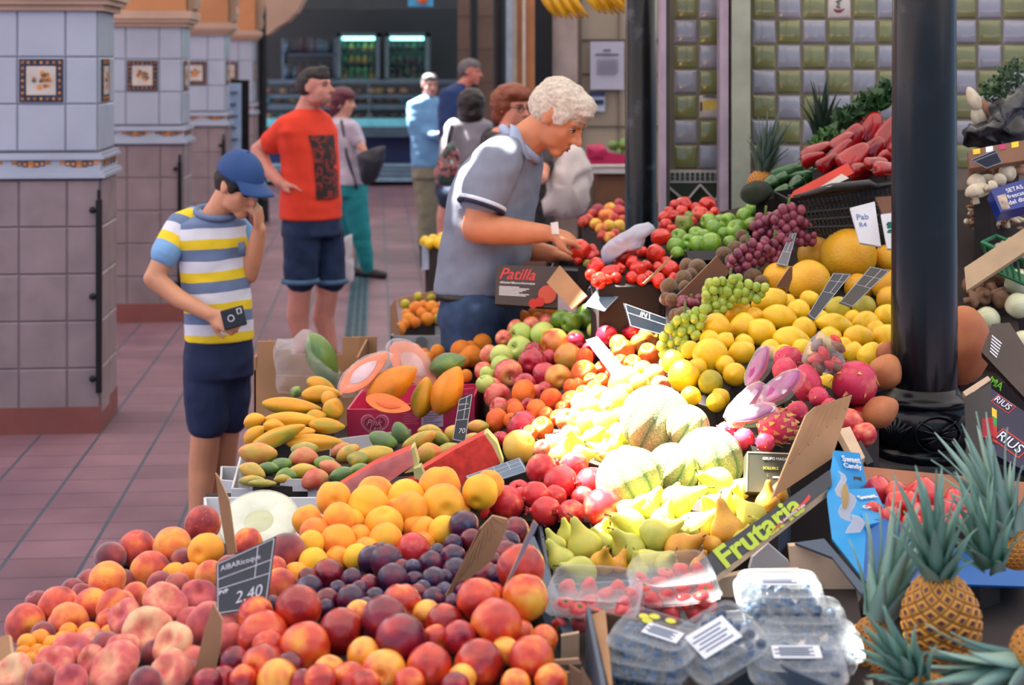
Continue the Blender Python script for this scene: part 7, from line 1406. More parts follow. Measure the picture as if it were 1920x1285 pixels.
pile('kiwi', 'kiwi', 'of the kiwis', A3, ((1260, 500, 590), (1270, 550, 620), (1400, 480, 590)),
 '1110,740,76;1215,755,88;930,950,86,_,94,70;1075,870,86;1085,950,62;1480,630,82;1590,570,80;1700,490,62;1890,770,86;1770,850,86,_,92,20;1080,1225,76,_,100,0;900,1070,60;1000,1230,60;1150,830,60;1560,690,70;1660,440,50;1850,900,60;960,1080,50',
 {'_': ('oval', 'kiwi', 'brown fuzzy kiwi')}, 'kiwis between tomatoes and grapes')
pile('tomato', 'tomato', 'of the tomato tray', A3, ((1130, 520, 590), (1280, 520, 585), (1220, 440, 550)),
 '850,455,88,_,128,5;800,620,96,_,120,50;480,640,84,_,132,45;660,600,62;560,705,72;620,780,88,_,108,10;350,800,74,_,130,10;200,750,98;230,885,88;950,780,88,_,104,-60;730,850,66;560,860,66;830,885,84;400,860,52;900,700,60;440,770,60;300,880,60;700,740,60;150,830,60;660,880,60;980,860,60;820,760,60',
 {'_': (['oval', 'lobed'], 'tomato', 'glossy red tomato')}, 'plum tomatoes in the tray behind the price cards')
pile('tomato', 'small_tomato', 'by the hand of the bending man', A3, ((1090, 465, 545), (1110, 490, 555), (1120, 470, 548)), '160,575,58;150,645,58,g;100,600,50;110,715,34,h;200,620,44;60,640,50;20,680,50',
 {'_': ('lobed', 'tomato', 'small red tomato'), 'g': ('lobed', 'pinktom', 'unripe pinkish tomato'), 'h': ('lobed', 'greentom', 'small green tomato')}, 'small tomatoes by the hand')
pile('tomato', 'back_tomato', 'of the rear tomato heap', A3, ((1240, 410, 530), (1340, 410, 530), (1290, 380, 510)),
 '1080,130,90;1060,195,66;930,205,66;1320,130,92;1235,225,92,b;1390,205,56;885,260,70;900,330,72;1130,240,56,g;1080,325,104,g;990,130,50;1200,160,60;1000,240,60;1160,300,60,b;1330,250,60,b;960,380,60',
 {'_': ('lobed', 'tomato', 'red tomato'), 'b': ('lobed', 'pinktom', 'brownish orange tomato'), 'g': ('lobed', 'greentom', 'green ribbed tomato')}, 'tomatoes in front of the green tile panel')
pile('apple', 'green_apple', 'of the green apple tray', A3, ((1270, 460, 560), (1420, 440, 560), (1380, 400, 535)),
 '1330,300,86;1400,370,102;1350,515,108;1200,420,76;1220,525,90;1130,490,72;1030,450,82;1000,545,90;1010,610,60;1610,380,102;1530,290,82;1690,245,92;1780,170,92;1760,325,72;1540,505,72;1880,155,72;1870,265,62;1280,440,60;1480,420,60;1450,290,50;1090,560,60;1680,350,60',
 {'_': ('apple', 'apple_gg', 'green apple')}, 'green apples below the pale post')
pile('fruit', 'mixed_fruit', 'of the far table heap', A3, ((1100, 420, 400), (1160, 440, 405), (1140, 385, 385)),
 '220,190,70;120,280,60;300,250,86;340,170,62;430,210,80;430,120,52;250,370,60;330,345,62;430,345,66;340,460,60;265,440,52;200,325,62;160,220,50;380,270,60;470,280,50;70,300,40;390,420,50',
 {'_': ('oval', 'mixed', 'yellow and red mango')}, 'red and yellow fruit on the far side of the column')
pile('papaya', 'papaya', 'of the papaya stack', Z6, ((520, 820, 680), (640, 820, 675), (560, 700, 625)),
 '430,590,48,_,165,-6;430,668,46,_,155,-2;350,760,50,_,170,24;225,670,44,_,62,20;225,745,44,_,70,40;660,610,62;622,697,45,_,102,-2;560,790,48,_,160,0;595,525,50,_,112,0;590,475,44,_,84,-20;330,700,40,_,60,0;480,740,40,_,80,10;640,560,44,_,60,-50;560,650,44,_,60,10',
 {'_': ('papaya', 'papaya', 'yellow ripe small papaya')}, 'small papayas stacked behind the mango box')
pile('mango', 'mango', 'of the mango box', Z6, ((450, 900, 745), (750, 800, 695), (600, 820, 705)),
 '245,850,66,_,108,-4;215,945,44,_,78,-20;215,1000,36,_,80,0;270,1012,26,_,80,0;495,870,54,r,82,0;500,830,46,_,76,0;400,970,40,g,60,0;490,950,48,y,92,5;555,990,56,r,80,20;650,930,48,r,76,-20;700,965,50,g,70,20;740,850,54,_,70,30;880,855,52,y,108,8;360,920,52,g,76,20;930,778,50,g,82,-20;1030,745,50,g,76,-60;1130,778,48,_,104,25;1190,730,40,y,72,-10;1180,850,60,_,78,10;1290,830,42,_,72,10;1310,740,44,_,56,50;1450,700,42,_,62,0;1235,765,40,_,64,-30;800,935,38,g,62,10;700,830,44,r,60,30;380,990,30,_,50,0;610,900,40,g,60,0;300,930,40,g,60,0;1050,860,46,_,60,0;980,900,46,y,60,0;1430,770,36,_,60,0;790,880,44,_,60,0',
 {'_': ('mango', 'mango', 'green and orange mango'), 'r': ('mango', 'mango_r', 'red blushed mango'), 'y': ('mango', 'mango_y', 'yellow mango'), 'g': ('mango', 'mango_g', 'dark green mango')}, 'mangoes in the white box')
pile('orange', 'crate_orange', 'of the wooden crate', A7, ((750, 610, 405), (830, 600, 400), (790, 575, 392)),
 '290,480,70;430,470,66;220,585,70;390,570,60;130,660,66;490,570,50,g;515,460,48;200,520,44;495,280,32;485,345,40;310,370,36,g;190,435,32,g;425,370,32,g;340,520,50;470,520,50;280,600,50;180,620,50;350,450,50',
 {'_': ('orange', 'orange', 'orange'), 'g': ('orange', 'lemon_g', 'small green citrus')}, 'oranges in the crate by the jeans')
pile('lemon', 'box_lemon', 'of the far white box', Z2, ((800, 450, 330), (860, 450, 330), (830, 435, 326)), '850,1078,20;885,1070,24;915,1085,28;945,1100,36;975,1065,34;990,1040,30;925,1062,22;960,1085,24;995,1080,30;870,1088,20',
 {'_': ('oval', 'lemon', 'yellow lemon')}, 'lemons in the far white box')
pile('pepper', 'red_pepper', 'of the red pepper heap', ZR, ((1520, 300, 565), (1680, 300, 580), (1600, 200, 545)),
 '1130,485,82,_,118,255;1265,505,90,_,134,240;1010,530,72,_,99,235;925,640,69,_,118,230;1025,660,79,_,118,222;790,620,56,_,109,205;760,665,49,_,80,200;1200,662,44,_,52,30;1090,740,61,_,101,190;1230,735,54,_,88,180;1050,450,46;860,690,51,_,84,210;1150,600,64,_,84,230;950,560,56,_,84,220;1160,700,51,_,74,190;1330,560,77,_,116,240',
 {'_': ('pepper', 'pepper_r', 'shiny red pepper')}, 'red peppers above the black crate')
pile('pepper', 'green_pepper', 'of the green pepper heap', ZR, ((1400, 340, 545), (1500, 340, 550), (1450, 300, 530)),
 '400,885,74,a,104,10;600,750,52,_,110,5;770,745,40,_,66,-10;650,830,44,_,62,40;540,800,46,_,70,20;690,780,44,_,70,0;430,870,60,a;560,880,40,_,60,20;480,830,44,_,60,30',
 {'_': ('pepper', 'pepper_g', 'dark green pepper'), 'a': ('oval', 'avocado', 'large dark green avocado')}, 'green peppers and avocados by the pale post')
pile('onion', 'white_onion', 'at the right edge', ZT, ((1850, 600, 640), (1915, 600, 645), (1890, 550, 625)),
 '618,140,72,_,76,20;612,250,62,_,66,10;455,318,62,_,64,-25;645,440,64,_,64,200',
 {'_': ('onion', 'onion', 'white spring onion bulb')}, 'white onions at the right edge')
pile('mushroom', 'mushroom', 'of the mushroom box', ZS, ((1840, 320, 590), (1900, 320, 592), (1860, 360, 600)),
 '480,640,54,b;560,655,42;400,720,46,_,72,70;460,700,44;395,760,44,_,60,100;430,740,44;520,690,34;480,730,36;620,640,34,b;570,600,30,b;395,650,36,b',
 {'_': ('mushroom', 'white', 'white mushroom'), 'b': ('mushroom', 'brown', 'brown capped mushroom')}, 'mushrooms right of the column')
pile('mushroom', 'brown_mushroom', 'below the green basket', ZS, ((1830, 540, 620), (1880, 540, 622), (1850, 560, 630)),
 '385,1230,56;470,1215,64;500,1250,52;540,1150,46;420,1180,36,w;500,1160,34,w;440,1270,46;380,1290,44;530,1290,46;570,1190,46',
 {'_': ('mushroom', 'brown', 'brown mushroom'), 'w': ('mushroom', 'white', 'pale mushroom stalk')}, 'brown mushrooms right of the column')
pile('garlic', 'garlic_bulb', 'of the green basket', ZS, ((1860, 470, 610), (1910, 470, 612), (1890, 450, 606)), '520,1035,30;545,1020,28;580,1010,34;610,1040,40;630,1000,38;650,1050,36;500,1060,24;560,1060,30',
 {'_': ('onion', 'white', 'white garlic bulb')}, 'garlic in the green basket')
pile('tomato', 'pink_tomato', 'of the blue box', ZP, ((1640, 950, 940), (1820, 950, 940), (1700, 920, 920)),
 '390,330,82;510,410,98,o;615,350,96;790,400,92;850,340,62,o;560,500,64;655,450,62;880,430,62,o;450,450,60;720,430,70;700,500,60;900,470,60;950,400,60;480,330,60;600,440,60;820,470,60;1000,450,60;360,420,50',
 {'_': ('lobed', 'pinktom', 'ribbed pink tomato'), 'o': ('lobed', 'tomato', 'ribbed orange red tomato')}, 'big tomatoes in the blue box')
build_piles()
# ================================================================== grapes, pineapples, punnets, wrapped fruit, greens
def inpoly(x, y, pp):
    r = False
    for i in range(len(pp)):
        (ax, ay), (bx, by) = pp[i], pp[i-1]
        if (ay > y) != (by > y) and x < (bx-ax)*(y-ay)/(by-ay)+ax: r = not r
    return r
def grapes(pp, s, matk, rpx, n, label, seed, thick=0.06):
    rr = random.Random(seed); cx = sum(p[0] for p in pp)/len(pp); cy = sum(p[1] for p in pp)/len(pp); r = empty('grape_bunch', P(cx, cy, s), label, 'grapes')
    x0, x1 = min(p[0] for p in pp), max(p[0] for p in pp); y0, y1 = min(p[1] for p in pp), max(p[1] for p in pp); L = []; t = 0; me = get_mesh('ball', matk)
    core = bmesh.new(); tube(core, [P(cx, y0-rpx*1.4, s), P(cx, cy, s)+Vector((0, 0.03, 0)), P(cx, y1-rpx, s)+Vector((0, 0.03, 0))], 0.004, 6); finish(core, 'stalk', STEMG, r)
    while len(L) < n and t < 30000:
        t += 1; x, y = rr.uniform(x0, x1), rr.uniform(y0, y1)
        if not inpoly(x, y, pp): continue
        dz = rr.uniform(0, thick) if len(L) > n*0.45 else rr.uniform(0, thick*0.3)
        p = P(x, y, s)+Vector((0, dz, 0))
        p.x, p.z = p.x, p.z
        if any((p-q).length < rpx/s*1.42 for q in L): continue
        L.append(p); c = bpy.data.objects.new('grape', me); COL.objects.link(c); c.parent = r; c.matrix_parent_inverse = Matrix.Translation(-r.location)
        c.location = p; k = rpx/s*rr.uniform(0.88, 1.1); c.scale = (k, k, k*1.1); c.rotation_euler = (rr.uniform(-0.5, 0.5), rr.uniform(-0.5, 0.5), 0)
g = lambda L_: zz(L_, ZD)
grapes(g([(655, 120), (700, 80), (780, 60), (800, 120), (780, 200), (690, 210), (660, 180)]), 600, 'grape_r', 9.3, 84, 'bunch of red grapes at the upper left of the red grape heap', 1)
grapes(g([(770, 100), (800, 40), (880, 15), (935, 40), (930, 110), (880, 180), (800, 200)]), 604, 'grape_r', 9.3, 98, 'bunch of red grapes at the top of the red grape heap', 2)
grapes(g([(890, 160), (930, 110), (1010, 130), (1030, 175), (990, 235), (920, 240)]), 600, 'grape_r', 9.0, 62, 'bunch of red grapes right of the grey price card', 3)
grapes(g([(525, 330), (560, 270), (640, 235), (720, 220), (740, 300), (700, 350), (620, 380), (540, 400), (520, 380)]), 610, 'grape_r', 9.5, 99, 'bunch of red grapes lowest in the red grape heap', 4)
grapes(g([(690, 210), (820, 200), (870, 240), (850, 290), (780, 340), (720, 330), (700, 270)]), 608, 'grape_r', 9.5, 84, 'bunch of red grapes just left of the grey price card', 5)
grapes(g([(240, 570), (350, 565), (350, 620), (290, 640), (240, 610)]), 640, 'grape_r', 8.5, 14, 'few dark red grapes below the dark brown carton side', 6)
g = lambda L_: zz(L_, A4)
grapes(g([(400, 430), (460, 340), (640, 310), (700, 360), (860, 390), (830, 480), (700, 500), (560, 560), (480, 600), (390, 530)]), 660, 'grape_g', 9.6, 99, 'upper bunch of green grapes beside the yellow mangoes', 7)
grapes(g([(80, 830), (120, 720), (170, 650), (320, 600), (400, 560), (430, 600), (370, 700), (350, 760), (260, 800), (250, 880), (100, 900)]), 680, 'grape_g', 9.6, 99, 'lower bunch of green grapes beside the yellow mangoes', 8)
# ---- pineapples
PNB = NT('pineapple_skin')
def pnb():
    a = PNB; b = a.b; b.inputs['Roughness'].default_value = 0.6; tc = a.n('ShaderNodeTexCoord'); nz = a.n('ShaderNodeTexNoise', i_Scale=26.0, i_Detail=3.0); a.l(tc.outputs['Object'], nz.inputs['Vector'])
    at = a.n('ShaderNodeAttribute', attribute_name='eye'); f = a.math('ADD', at.outputs['Fac'], a.math('MULTIPLY', a.math('SUBTRACT', nz.outputs[0], 0.5), 0.5))
    a.l(a.ramp(f, [(0.05, srgb(96, 60, 22)), (0.3, srgb(190, 124, 32)), (0.62, srgb(222, 158, 46)), (0.86, srgb(176, 112, 70)), (0.97, srgb(90, 50, 44))]), b.inputs['Base Color']); return a.m
PNB = pnb()
PNL = fruitmat('pineapple_leaf', [(0.3, srgb(140, 174, 158)), (0.6, srgb(100, 144, 126)), (0.8, srgb(150, 158, 120))], 0.3, 0.45, rnd=0.3)
PND = fruitmat('pineapple_leaf_dark', [(0.3, srgb(40, 66, 46)), (0.7, srgb(28, 48, 36))], 1.0, 0.5)
def pineapple(base, up, R, Hh, label, crownL=0.17, nl=44, leafm=None, spread=1.0, seed=1, body=True, wid=1.0):
    rr = random.Random(seed); r = empty('pineapple', base, label, 'pineapple'); up = Vector(up).normalized(); q = up.to_track_quat('Z', 'Y').to_matrix().to_4x4(); M = Matrix.Translation(base) @ q
    if body:
        bm = bmesh.new(); lay = bm.verts.layers.float.new('eye'); NR, NK = 90, 132; rows = []; turns = 13; rws = 12
        for i in range(NR+1):
            u = i/NR; z = Hh*(1-u); w = math.sin(math.pi*min(max(u*0.92+0.05, 0), 1))**0.5; w = w*(0.94+0.1*u)
            row = []
            for k in range(NK):
                ph = 2*math.pi*k/NK; a_ = (ph/(2*math.pi)*11+u*rws*0.62) % 1; b_ = (ph/(2*math.pi)*11-u*rws*0.62) % 1
                d = min(min(a_, 1-a_), min(b_, 1-b_))*2; e = math.hypot((a_-0.5), (b_-0.5)); rad = R*w*(1+0.055*min(1, d*2.2)-0.02*(e < 0.1)); v = bm.verts.new(M @ Vector((rad*math.cos(ph), rad*math.sin(ph), z)))
                v[lay] = min(1, d*1.6) if e > 0.16 else 0.98; row.append(v)
            rows.append(row)
        for r0, r1 in zip(rows, rows[1:]):
            for k in range(NK): bm.faces.new((r0[k], r0[(k+1) % NK], r1[(k+1) % NK], r1[k]))
        bm.faces.new(rows[0]); bm.faces.new(rows[-1][::-1]); finish(bm, 'fruit_body', PNB, r)
    top = Vector((0, 0, Hh*0.96))
    bm = bmesh.new()
    for k in range(nl):
        f = k/nl; a = k*2.39996; tilt = (1-f)**0.8*0.95*spread+0.05; L = crownL*(0.55+0.6*min(1, f*1.6))*rr.uniform(0.85, 1.15); wd = (0.015-0.005*f)*wid
        out = Vector((math.cos(a), math.sin(a), 0)); sd = Vector((-math.sin(a), math.cos(a), 0)); p = top+out*0.018*(1-f)+Vector((0, 0, f*0.035)); prev = None; N = 7
        for i in range(N+1):
            t = i/N; th = tilt*(0.55+0.75*t); d = out*math.sin(th)+Vector((0, 0, 1))*math.cos(th)
            if i: p = p+d*L/N
            w = wd*(1-t**1.6)*(1 if t > 0 else 0.9)+0.0006; nn = (out*math.cos(th)-Vector((0, 0, 1))*math.sin(th)); cur = [bm.verts.new(M @ (p-sd*w-nn*-w*0.35)), bm.verts.new(M @ (p-nn*w*0.1)), bm.verts.new(M @ (p+sd*w+nn*w*0.35)), bm.verts.new(M @ (p+nn*0.0025))]
            if prev:
                for j in range(4): bm.faces.new((prev[j], prev[(j+1) % 4], cur[(j+1) % 4], cur[j]))
            prev = cur
        bm.faces.new(prev)
    finish(bm, 'crown', leafm or PNL, r); return r
zp = lambda x, y: (x/2.65+1500, y/2.65+800)
def pine_at(bx, by, tx, ty, s, wpx, label, lean=0.0, **k):
    b = P(*zp(bx, by), s); t = P(*zp(tx, ty), s); up = (t-b); up.y = lean*up.length; return pineapple(b, up, wpx/2.65/s, up.length, label, **k)
pine_at(720, 1180, 665, 715, 1150, 190, 'big ripe pineapple in the right foreground with its crown to the upper left', -0.15, crownL=0.125, nl=27, seed=3, spread=0.8)
pine_at(300, 1240, 395, 960, 1120, 105, 'sunlit pineapple with upright crown, left of the big one', 0.1, crownL=0.165, nl=24, seed=5, spread=0.62)
pine_at(1130, 700, 1060, 540, 1060, 110, 'pineapple at the right edge behind the big one', 0.2, crownL=0.15, nl=30, seed=7, spread=0.9)
pine_at(1290, 1130, 1060, 1180, 1230, 170, 'pineapple at the lower right edge with its crown pointing left', -0.2, crownL=0.17, nl=28, seed=9, spread=0.75)
pine_at(1000, 820, 960, 700, 1110, 60, 'pineapple crown between the big pineapple and the right edge', 0.0, crownL=0.11, nl=24, seed=11, spread=0.95, body=False)
pine_at(700, 1420, 560, 1240, 1250, 120, 'pineapple at the bottom edge with a small grey green crown', -0.3, crownL=0.085, nl=24, seed=13, spread=0.9)
zr = lambda x, y: (x/3.381+1300, y/3.381+100)
def pine_r(bx, by, tx, ty, s, wpx, label, **k):
    b = P(*zr(bx, by), s); t = P(*zr(tx, ty), s); up = (t-b); return pineapple(b, up, wpx/3.381/s, up.length, label, **k)
pine_r(410, 900, 440, 745, 530, 80, 'pineapple beside the pale green post with a blue green crown', crownL=0.15, nl=34, seed=21, spread=0.7, leafm=fruitmat('pineapple_leaf_grey', [(0.3, srgb(100, 120, 112)), (0.7, srgb(64, 86, 74))], 1.0, 0.5))
pine_r(800, 680, 810, 520, 525, 50, 'dark crowned pineapple left of the red peppers', crownL=0.15, nl=20, seed=23, spread=0.85, leafm=PND, wid=1.3)
# ---- clear punnets
CLAM = clear('clamshell', (0.86, 0.95, 1.0, 1), 0.09, 0.06, 0.25, 9); PAPER = flat('label_paper', srgb(226, 230, 236), 0.5, var=0.02)
def punnet(c, xdir, ydir, w, d, h, label, berry, nb, labpos=None, flower_=False, seed=1, group=None, ridges=0):
    """c centre of the base; xdir, ydir base plane; rounded clear box with lid"""
    M = look_mat(c, xdir, ydir); r = empty('clear_punnet', c, label, 'punnet', group); rr = random.Random(seed)
    def shell(name, lv):
        bm = bmesh.new(); rows = []; K = 32
        for (sc, z) in lv:
            row = []
            for k in range(K):
                t = 2*math.pi*k/K; ct, st = math.cos(t), math.sin(t); e = 0.38; x = math.copysign(abs(ct)**e, ct)*w/2*sc; y = math.copysign(abs(st)**e, st)*d/2*sc
                q = 1+(0.02*math.cos(k*math.pi) if ridges and 0.1 < z/h < 0.9 else 0); row.append(bm.verts.new(M @ Vector((x*q, y*q, z))))
            rows.append(row)
        for r0, r1 in zip(rows, rows[1:]):
            for k in range(K): bm.faces.new((r0[k], r0[(k+1) % K], r1[(k+1) % K], r1[k]))
        bm.faces.new(rows[0][::-1] if rows[0][0] else rows[0])
        if name == 'lid': bm.faces.new(rows[-1])
        finish(bm, name, CLAM, r)
    shell('tub', [(0.84, 0.0), (0.88, 0.006), (0.95, h*0.55), (1.0, h*0.6), (1.04, h*0.6), (1.04, h*0.63)])
    shell('lid', [(1.04, h*0.64), (1.03, h*0.68), (0.98, h*0.7), (0.94, h*0.93), (0.9, h), (0.8, h), (0.78, h*0.96)])
    grp = 'berries inside the %s' % label
    if labpos:
        x, y, lw, lh = labpos; bm = bmesh.new(); slab(bm, [M @ Vector((x+a*lw/2, y+b*lh/2, h+0.002)) for a, b in ((-1, -1), (1, -1), (1, 1), (-1, 1))], 0.001); finish(bm, 'paper_label', PAPER, r, smooth=False)
        bm = bmesh.new()
        for k in range(5): slab(bm, [M @ Vector((x+a*lw*0.36-(0.1*lw if k % 2 else 0), y+lh*(0.3-k*0.15)+b*0.0012, h+0.003)) for a, b in ((-1, -1), (1, -1), (1, 1), (-1, 1))], 0.0008)
        finish(bm, 'label_print', flat('label_grey', srgb(120, 130, 150), 0.6), r, smooth=False)
    if flower_:
        bm = bmesh.new()
        for k, (x, y) in enumerate(((-0.03, 0.02), (-0.015, 0.028), (-0.02, 0.012), (0.012, 0.03))): slab(bm, [M @ Vector((x+0.009*math.cos(t), y+0.007*math.sin(t), h+0.002)) for t in [i*math.pi/5 for i in range(10)]], 0.001)
        finish(bm, 'flower_print', flat('flower_yellow', srgb(200, 200, 60), 0.5), r, smooth=False)
    shape, matk, rad, nm = berry; k = 0; T = 0; L = []
    while k < nb and T < nb*60:
        T += 1; x, y = rr.uniform(-0.40, 0.40)*w, rr.uniform(-0.4, 0.4)*d; z = h*0.55-rr.choice((0, 0, 1))*rad*1.5; p = Vector((x, y, z+rr.uniform(-0.002, 0.002)))
        if any((p-q).length < rad*1.7 for q in L): continue
        L.append(p); k += 1; put(shape, matk, nm.replace(' ', '_'), M @ p, rad*rr.uniform(0.9, 1.1), '%s inside the %s' % (nm, label.split(',')[0]), 'berry', grp, rs=rr, parts=shape == 'strawberry' and k < 40)
    return r
BB = ('ball', 'blueberry', 0.0078, 'blueberry'); SB = ('strawberry', 'strawberry', 0.017, 'strawberry')
X1 = Vector((1, 0, 0))
def at(px, py, s): return P(px, py, s)
punnet(at(1228, 1238, 1190), Vector((0.86, -0.5, -0.12)), Vector((0.45, 0.86, 0.22)), 0.135, 0.10, 0.055, 'blueberry punnet with yellow flowers printed', BB, 46, (0.015, -0.005, 0.06, 0.03), True, 1)
punnet(at(1215, 1285, 1200), Vector((0.9, -0.42, 0)), Vector((0.42, 0.9, 0.1)), 0.135, 0.10, 0.05, 'blueberry punnet, lowest at the left, under the flower printed one', BB, 40, None, False, 2)
punnet(at(1345, 1235, 1190), Vector((0.82, 0.45, 0.3)), Vector((-0.55, 0.75, 0.42)), 0.14, 0.11, 0.055, 'tilted blueberry punnet with a big white label', BB, 46, (-0.01, 0, 0.075, 0.05), False, 3)
punnet(at(1460, 1150, 1110), Vector((1, -0.03, 0)), Vector((0.03, 0.97, 0.22)), 0.145, 0.105, 0.055, 'topmost blueberry punnet of the right stack', BB, 50, (0.0, 0.01, 0.08, 0.035), False, 4)
punnet(at(1500, 1195, 1120), Vector((1, -0.05, 0)), Vector((0.05, 0.97, 0.2)), 0.15, 0.105, 0.05, 'second highest blueberry punnet of the right stack', BB, 50, None, False, 5)
punnet(at(1490, 1280, 1200), Vector((1, 0, 0)), Vector((0, 0.95, 0.3)), 0.15, 0.105, 0.055, 'blueberry punnet with a small square label at the bottom edge', BB, 50, (0.0, 0.0, 0.075, 0.03), False, 6)
punnet(at(1395, 1225, 1140), Vector((0.95, 0.2, 0)), Vector((-0.2, 0.95, 0.2)), 0.14, 0.105, 0.05, 'blueberry punnet hidden in the middle', BB, 30, None, False, 7)
punnet(at(1520, 1240, 1150), Vector((1, -0.05, 0)), Vector((0.05, 0.97, 0.2)), 0.16, 0.11, 0.05, 'blueberry punnet under the two upper ones', BB, 40, None, False, 8)
punnet(at(1115, 1160, 1080), Vector((0.97, -0.2, 0.0)), Vector((0.2, 0.94, 0.28)), 0.16, 0.12, 0.07, 'left strawberry punnet beside the nectarines', SB, 22, None, False, 9)
punnet(at(1262, 1145, 1050), Vector((0.98, 0.15, 0.05)), Vector((-0.15, 0.95, 0.25)), 0.15, 0.12, 0.085, 'right strawberry punnet with ribbed sides', SB, 24, None, False, 10, ridges=1)
# stand under the punnets and the foreground right
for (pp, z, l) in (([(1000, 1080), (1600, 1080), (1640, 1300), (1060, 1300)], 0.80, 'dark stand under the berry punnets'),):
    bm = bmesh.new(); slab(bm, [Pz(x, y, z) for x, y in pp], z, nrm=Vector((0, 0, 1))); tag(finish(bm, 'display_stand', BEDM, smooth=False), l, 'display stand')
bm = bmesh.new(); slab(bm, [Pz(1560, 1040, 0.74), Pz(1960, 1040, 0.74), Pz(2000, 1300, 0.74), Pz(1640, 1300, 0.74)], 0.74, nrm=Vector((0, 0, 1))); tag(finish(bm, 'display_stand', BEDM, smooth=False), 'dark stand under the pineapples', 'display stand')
# ---- wrapped dragon fruit halves and bags
DSK = fruitmat('skin_dragon', *FM['dragon'][0], **FM['dragon'][1]); DFL = fruitmat('dragon_flesh', [(0.35, srgb(176, 60, 140)), (0.55, srgb(140, 40, 110)), (0.62, srgb(230, 200, 220))], 24, 0.3)
hf = lambda x, y, L_, R_, ax, fc, l, s_=790: half_fruit('dragon_fruit_half', P(*zz([(x, y)], A4)[0], s_), L_/4/s_, R_/4/s_, ax, fc, l, 'dragon fruit', DSK, DFL, DFL, True, cor=0.9, shape='oval', dep=0.95)
hf(800, 985, 165, 72, (0.45, -0.05, 0.9), (-0.75, -0.55, 0.3), 'film wrapped dragon fruit half leaning left, highest of the three', 800)
hf(960, 1150, 200, 84, (0.75, -0.1, 0.6), (-0.5, -0.6, 0.5), 'film wrapped dragon fruit half with speckled flesh in the middle of the heap', 820)
hf(700, 1250, 190, 70, (0.6, -0.1, 0.6), (-0.6, -0.5, 0.5), 'film wrapped dragon fruit half at the left of the heap', 835)
hf(760, 1340, 180, 70, (0.95, -0.1, 0.25), (-0.2, -0.5, 0.8), 'film wrapped dragon fruit half at the lowest left of the heap', 850)
for k in range(26):
    rr = random.Random(k); x, y = 1310+rr.uniform(-110, 100), 900+rr.uniform(-90, 110)
    put('oval', 'brown' if k % 3 else 'tomato', 'date_fruit', P(*zz([(x, y)], A4)[0], 770)+Vector((0, rr.uniform(-0.01, 0.03), 0)), 0.012, 'reddish brown date inside the clear bag above the dragon fruit', 'date', 'dates in the clear bag', rl=0.02, axis=(rr.uniform(-1, 1), 0, rr.uniform(-1, 1)))
crumple('plastic_bag', zz([(1230, 800), (1300, 740), (1400, 800), (1470, 960), (1400, 1030), (1290, 1080), (1130, 970), (1160, 900)], A4), 'clear plastic bag of reddish dates above the dragon fruit', 'plastic bag', BAGM, 772, 0.1, 0.01, 8)
# scales on the dragon fruits
for o in [o for o in COL.objects if o.name.startswith('dragon_fruit') and o.type == 'MESH' and o.parent is None and o.get('label')]:
    key = 'dragon_scales_s' if 'scaly' in o['label'] else 'dragon_scales'
    if key not in MESH:
        bm = bmesh.new(); rr = random.Random(4); nn = 60 if key.endswith('_s') else 16
        for k in range(nn):
            z = 1-2*(k+0.5)/nn; rad = math.sqrt(max(0, 1-z*z)); ph = k*2.4; b = Vector((rad*math.cos(ph), rad*math.sin(ph), z))*0.985; up = (Vector((0, 0, 1))-b*b.z); 
            if up.length < 0.1: continue
            up.normalize(); sd = b.cross(up); L_ = 0.26 if key.endswith('_s') else 0.16; w = L_*0.5
            slab(bm, [b-up*L_*0.4-sd*w, b-up*L_*0.4+sd*w, b+up*L_*0.3+sd*w*0.7+b*0.05, b+up*L_+b*0.14, b+up*L_*0.3-sd*w*0.7+b*0.05], 0.02, nrm=b)
        me = bpy.data.meshes.new(key); bmesh.ops.recalc_face_normals(bm, faces=bm.faces); bm.to_mesh(me); bm.free(); me.materials.append(fruitmat('dragon_scale', [(0.3, srgb(214, 190, 90)), (0.6, srgb(226, 120, 90)), (0.75, srgb(130, 150, 60))], 3, 0.5)); MESH[key] = me
    c = bpy.data.objects.new('scales', MESH[key]); COL.objects.link(c); c.parent = o
# grey-white plastic over the tomatoes, white bag held by the woman, side table produce
crumple('plastic_sheet', zz([(220, 590), (400, 450), (560, 350), (720, 300), (830, 340), (820, 380), (720, 450), (640, 580), (480, 600), (340, 740), (300, 760), (280, 680)], A3), 'grey white plastic sheet draped over the plum tomatoes', 'plastic sheet', flat('milky_plastic', srgb(176, 178, 192), 0.35, scale=12), 575, 0.05, 0.012, 5)
crumple('white_bag', [(1062, 275), (1085, 270), (1105, 300), (1112, 330), (1100, 405), (1060, 412), (1022, 408), (1018, 390), (1030, 330)], 'big white plastic bag hanging beside the woman with glasses', 'plastic bag', flat('white_bag_plastic', srgb(206, 194, 190), 0.5, scale=6), 360, 0.16, 0.02, 11)
wl = [(1105, 265), (1118, 258), (1130, 262), (1150, 262), (1168, 268)]
for k, (x, y, rx, m, l) in enumerate([(1150, 272, 11, 'mango_g', 'left'), (1168, 270, 12, 'mango_g', 'middle'), (1180, 276, 11, 'mango_g', 'right'), (1160, 286, 10, 'mango_g', 'front left'), (1176, 288, 10, 'mango_g', 'front right')]):
    put('lobed', m, 'green_squash', P(x, y, 310), rx/310, 'pale green squash on the white side table, %s one' % l, 'squash')
r, q, n = plate([(1100, 282, 312), (1184, 292, 312), (1184, 308, 312), (1104, 308, 312)], 0.12, 'pink_tray', flat('magenta_tray', srgb(190, 40, 92), 0.4)); tag(r, 'magenta tray on the white side table', 'tray')
crumple('pink_packet', [(1098, 272), (1125, 268), (1140, 280), (1132, 300), (1106, 300)], 'magenta wrapped packet at the left of the side table', 'packet', MATS['magenta_tray'], 318, 0.06, 0.01, 3)
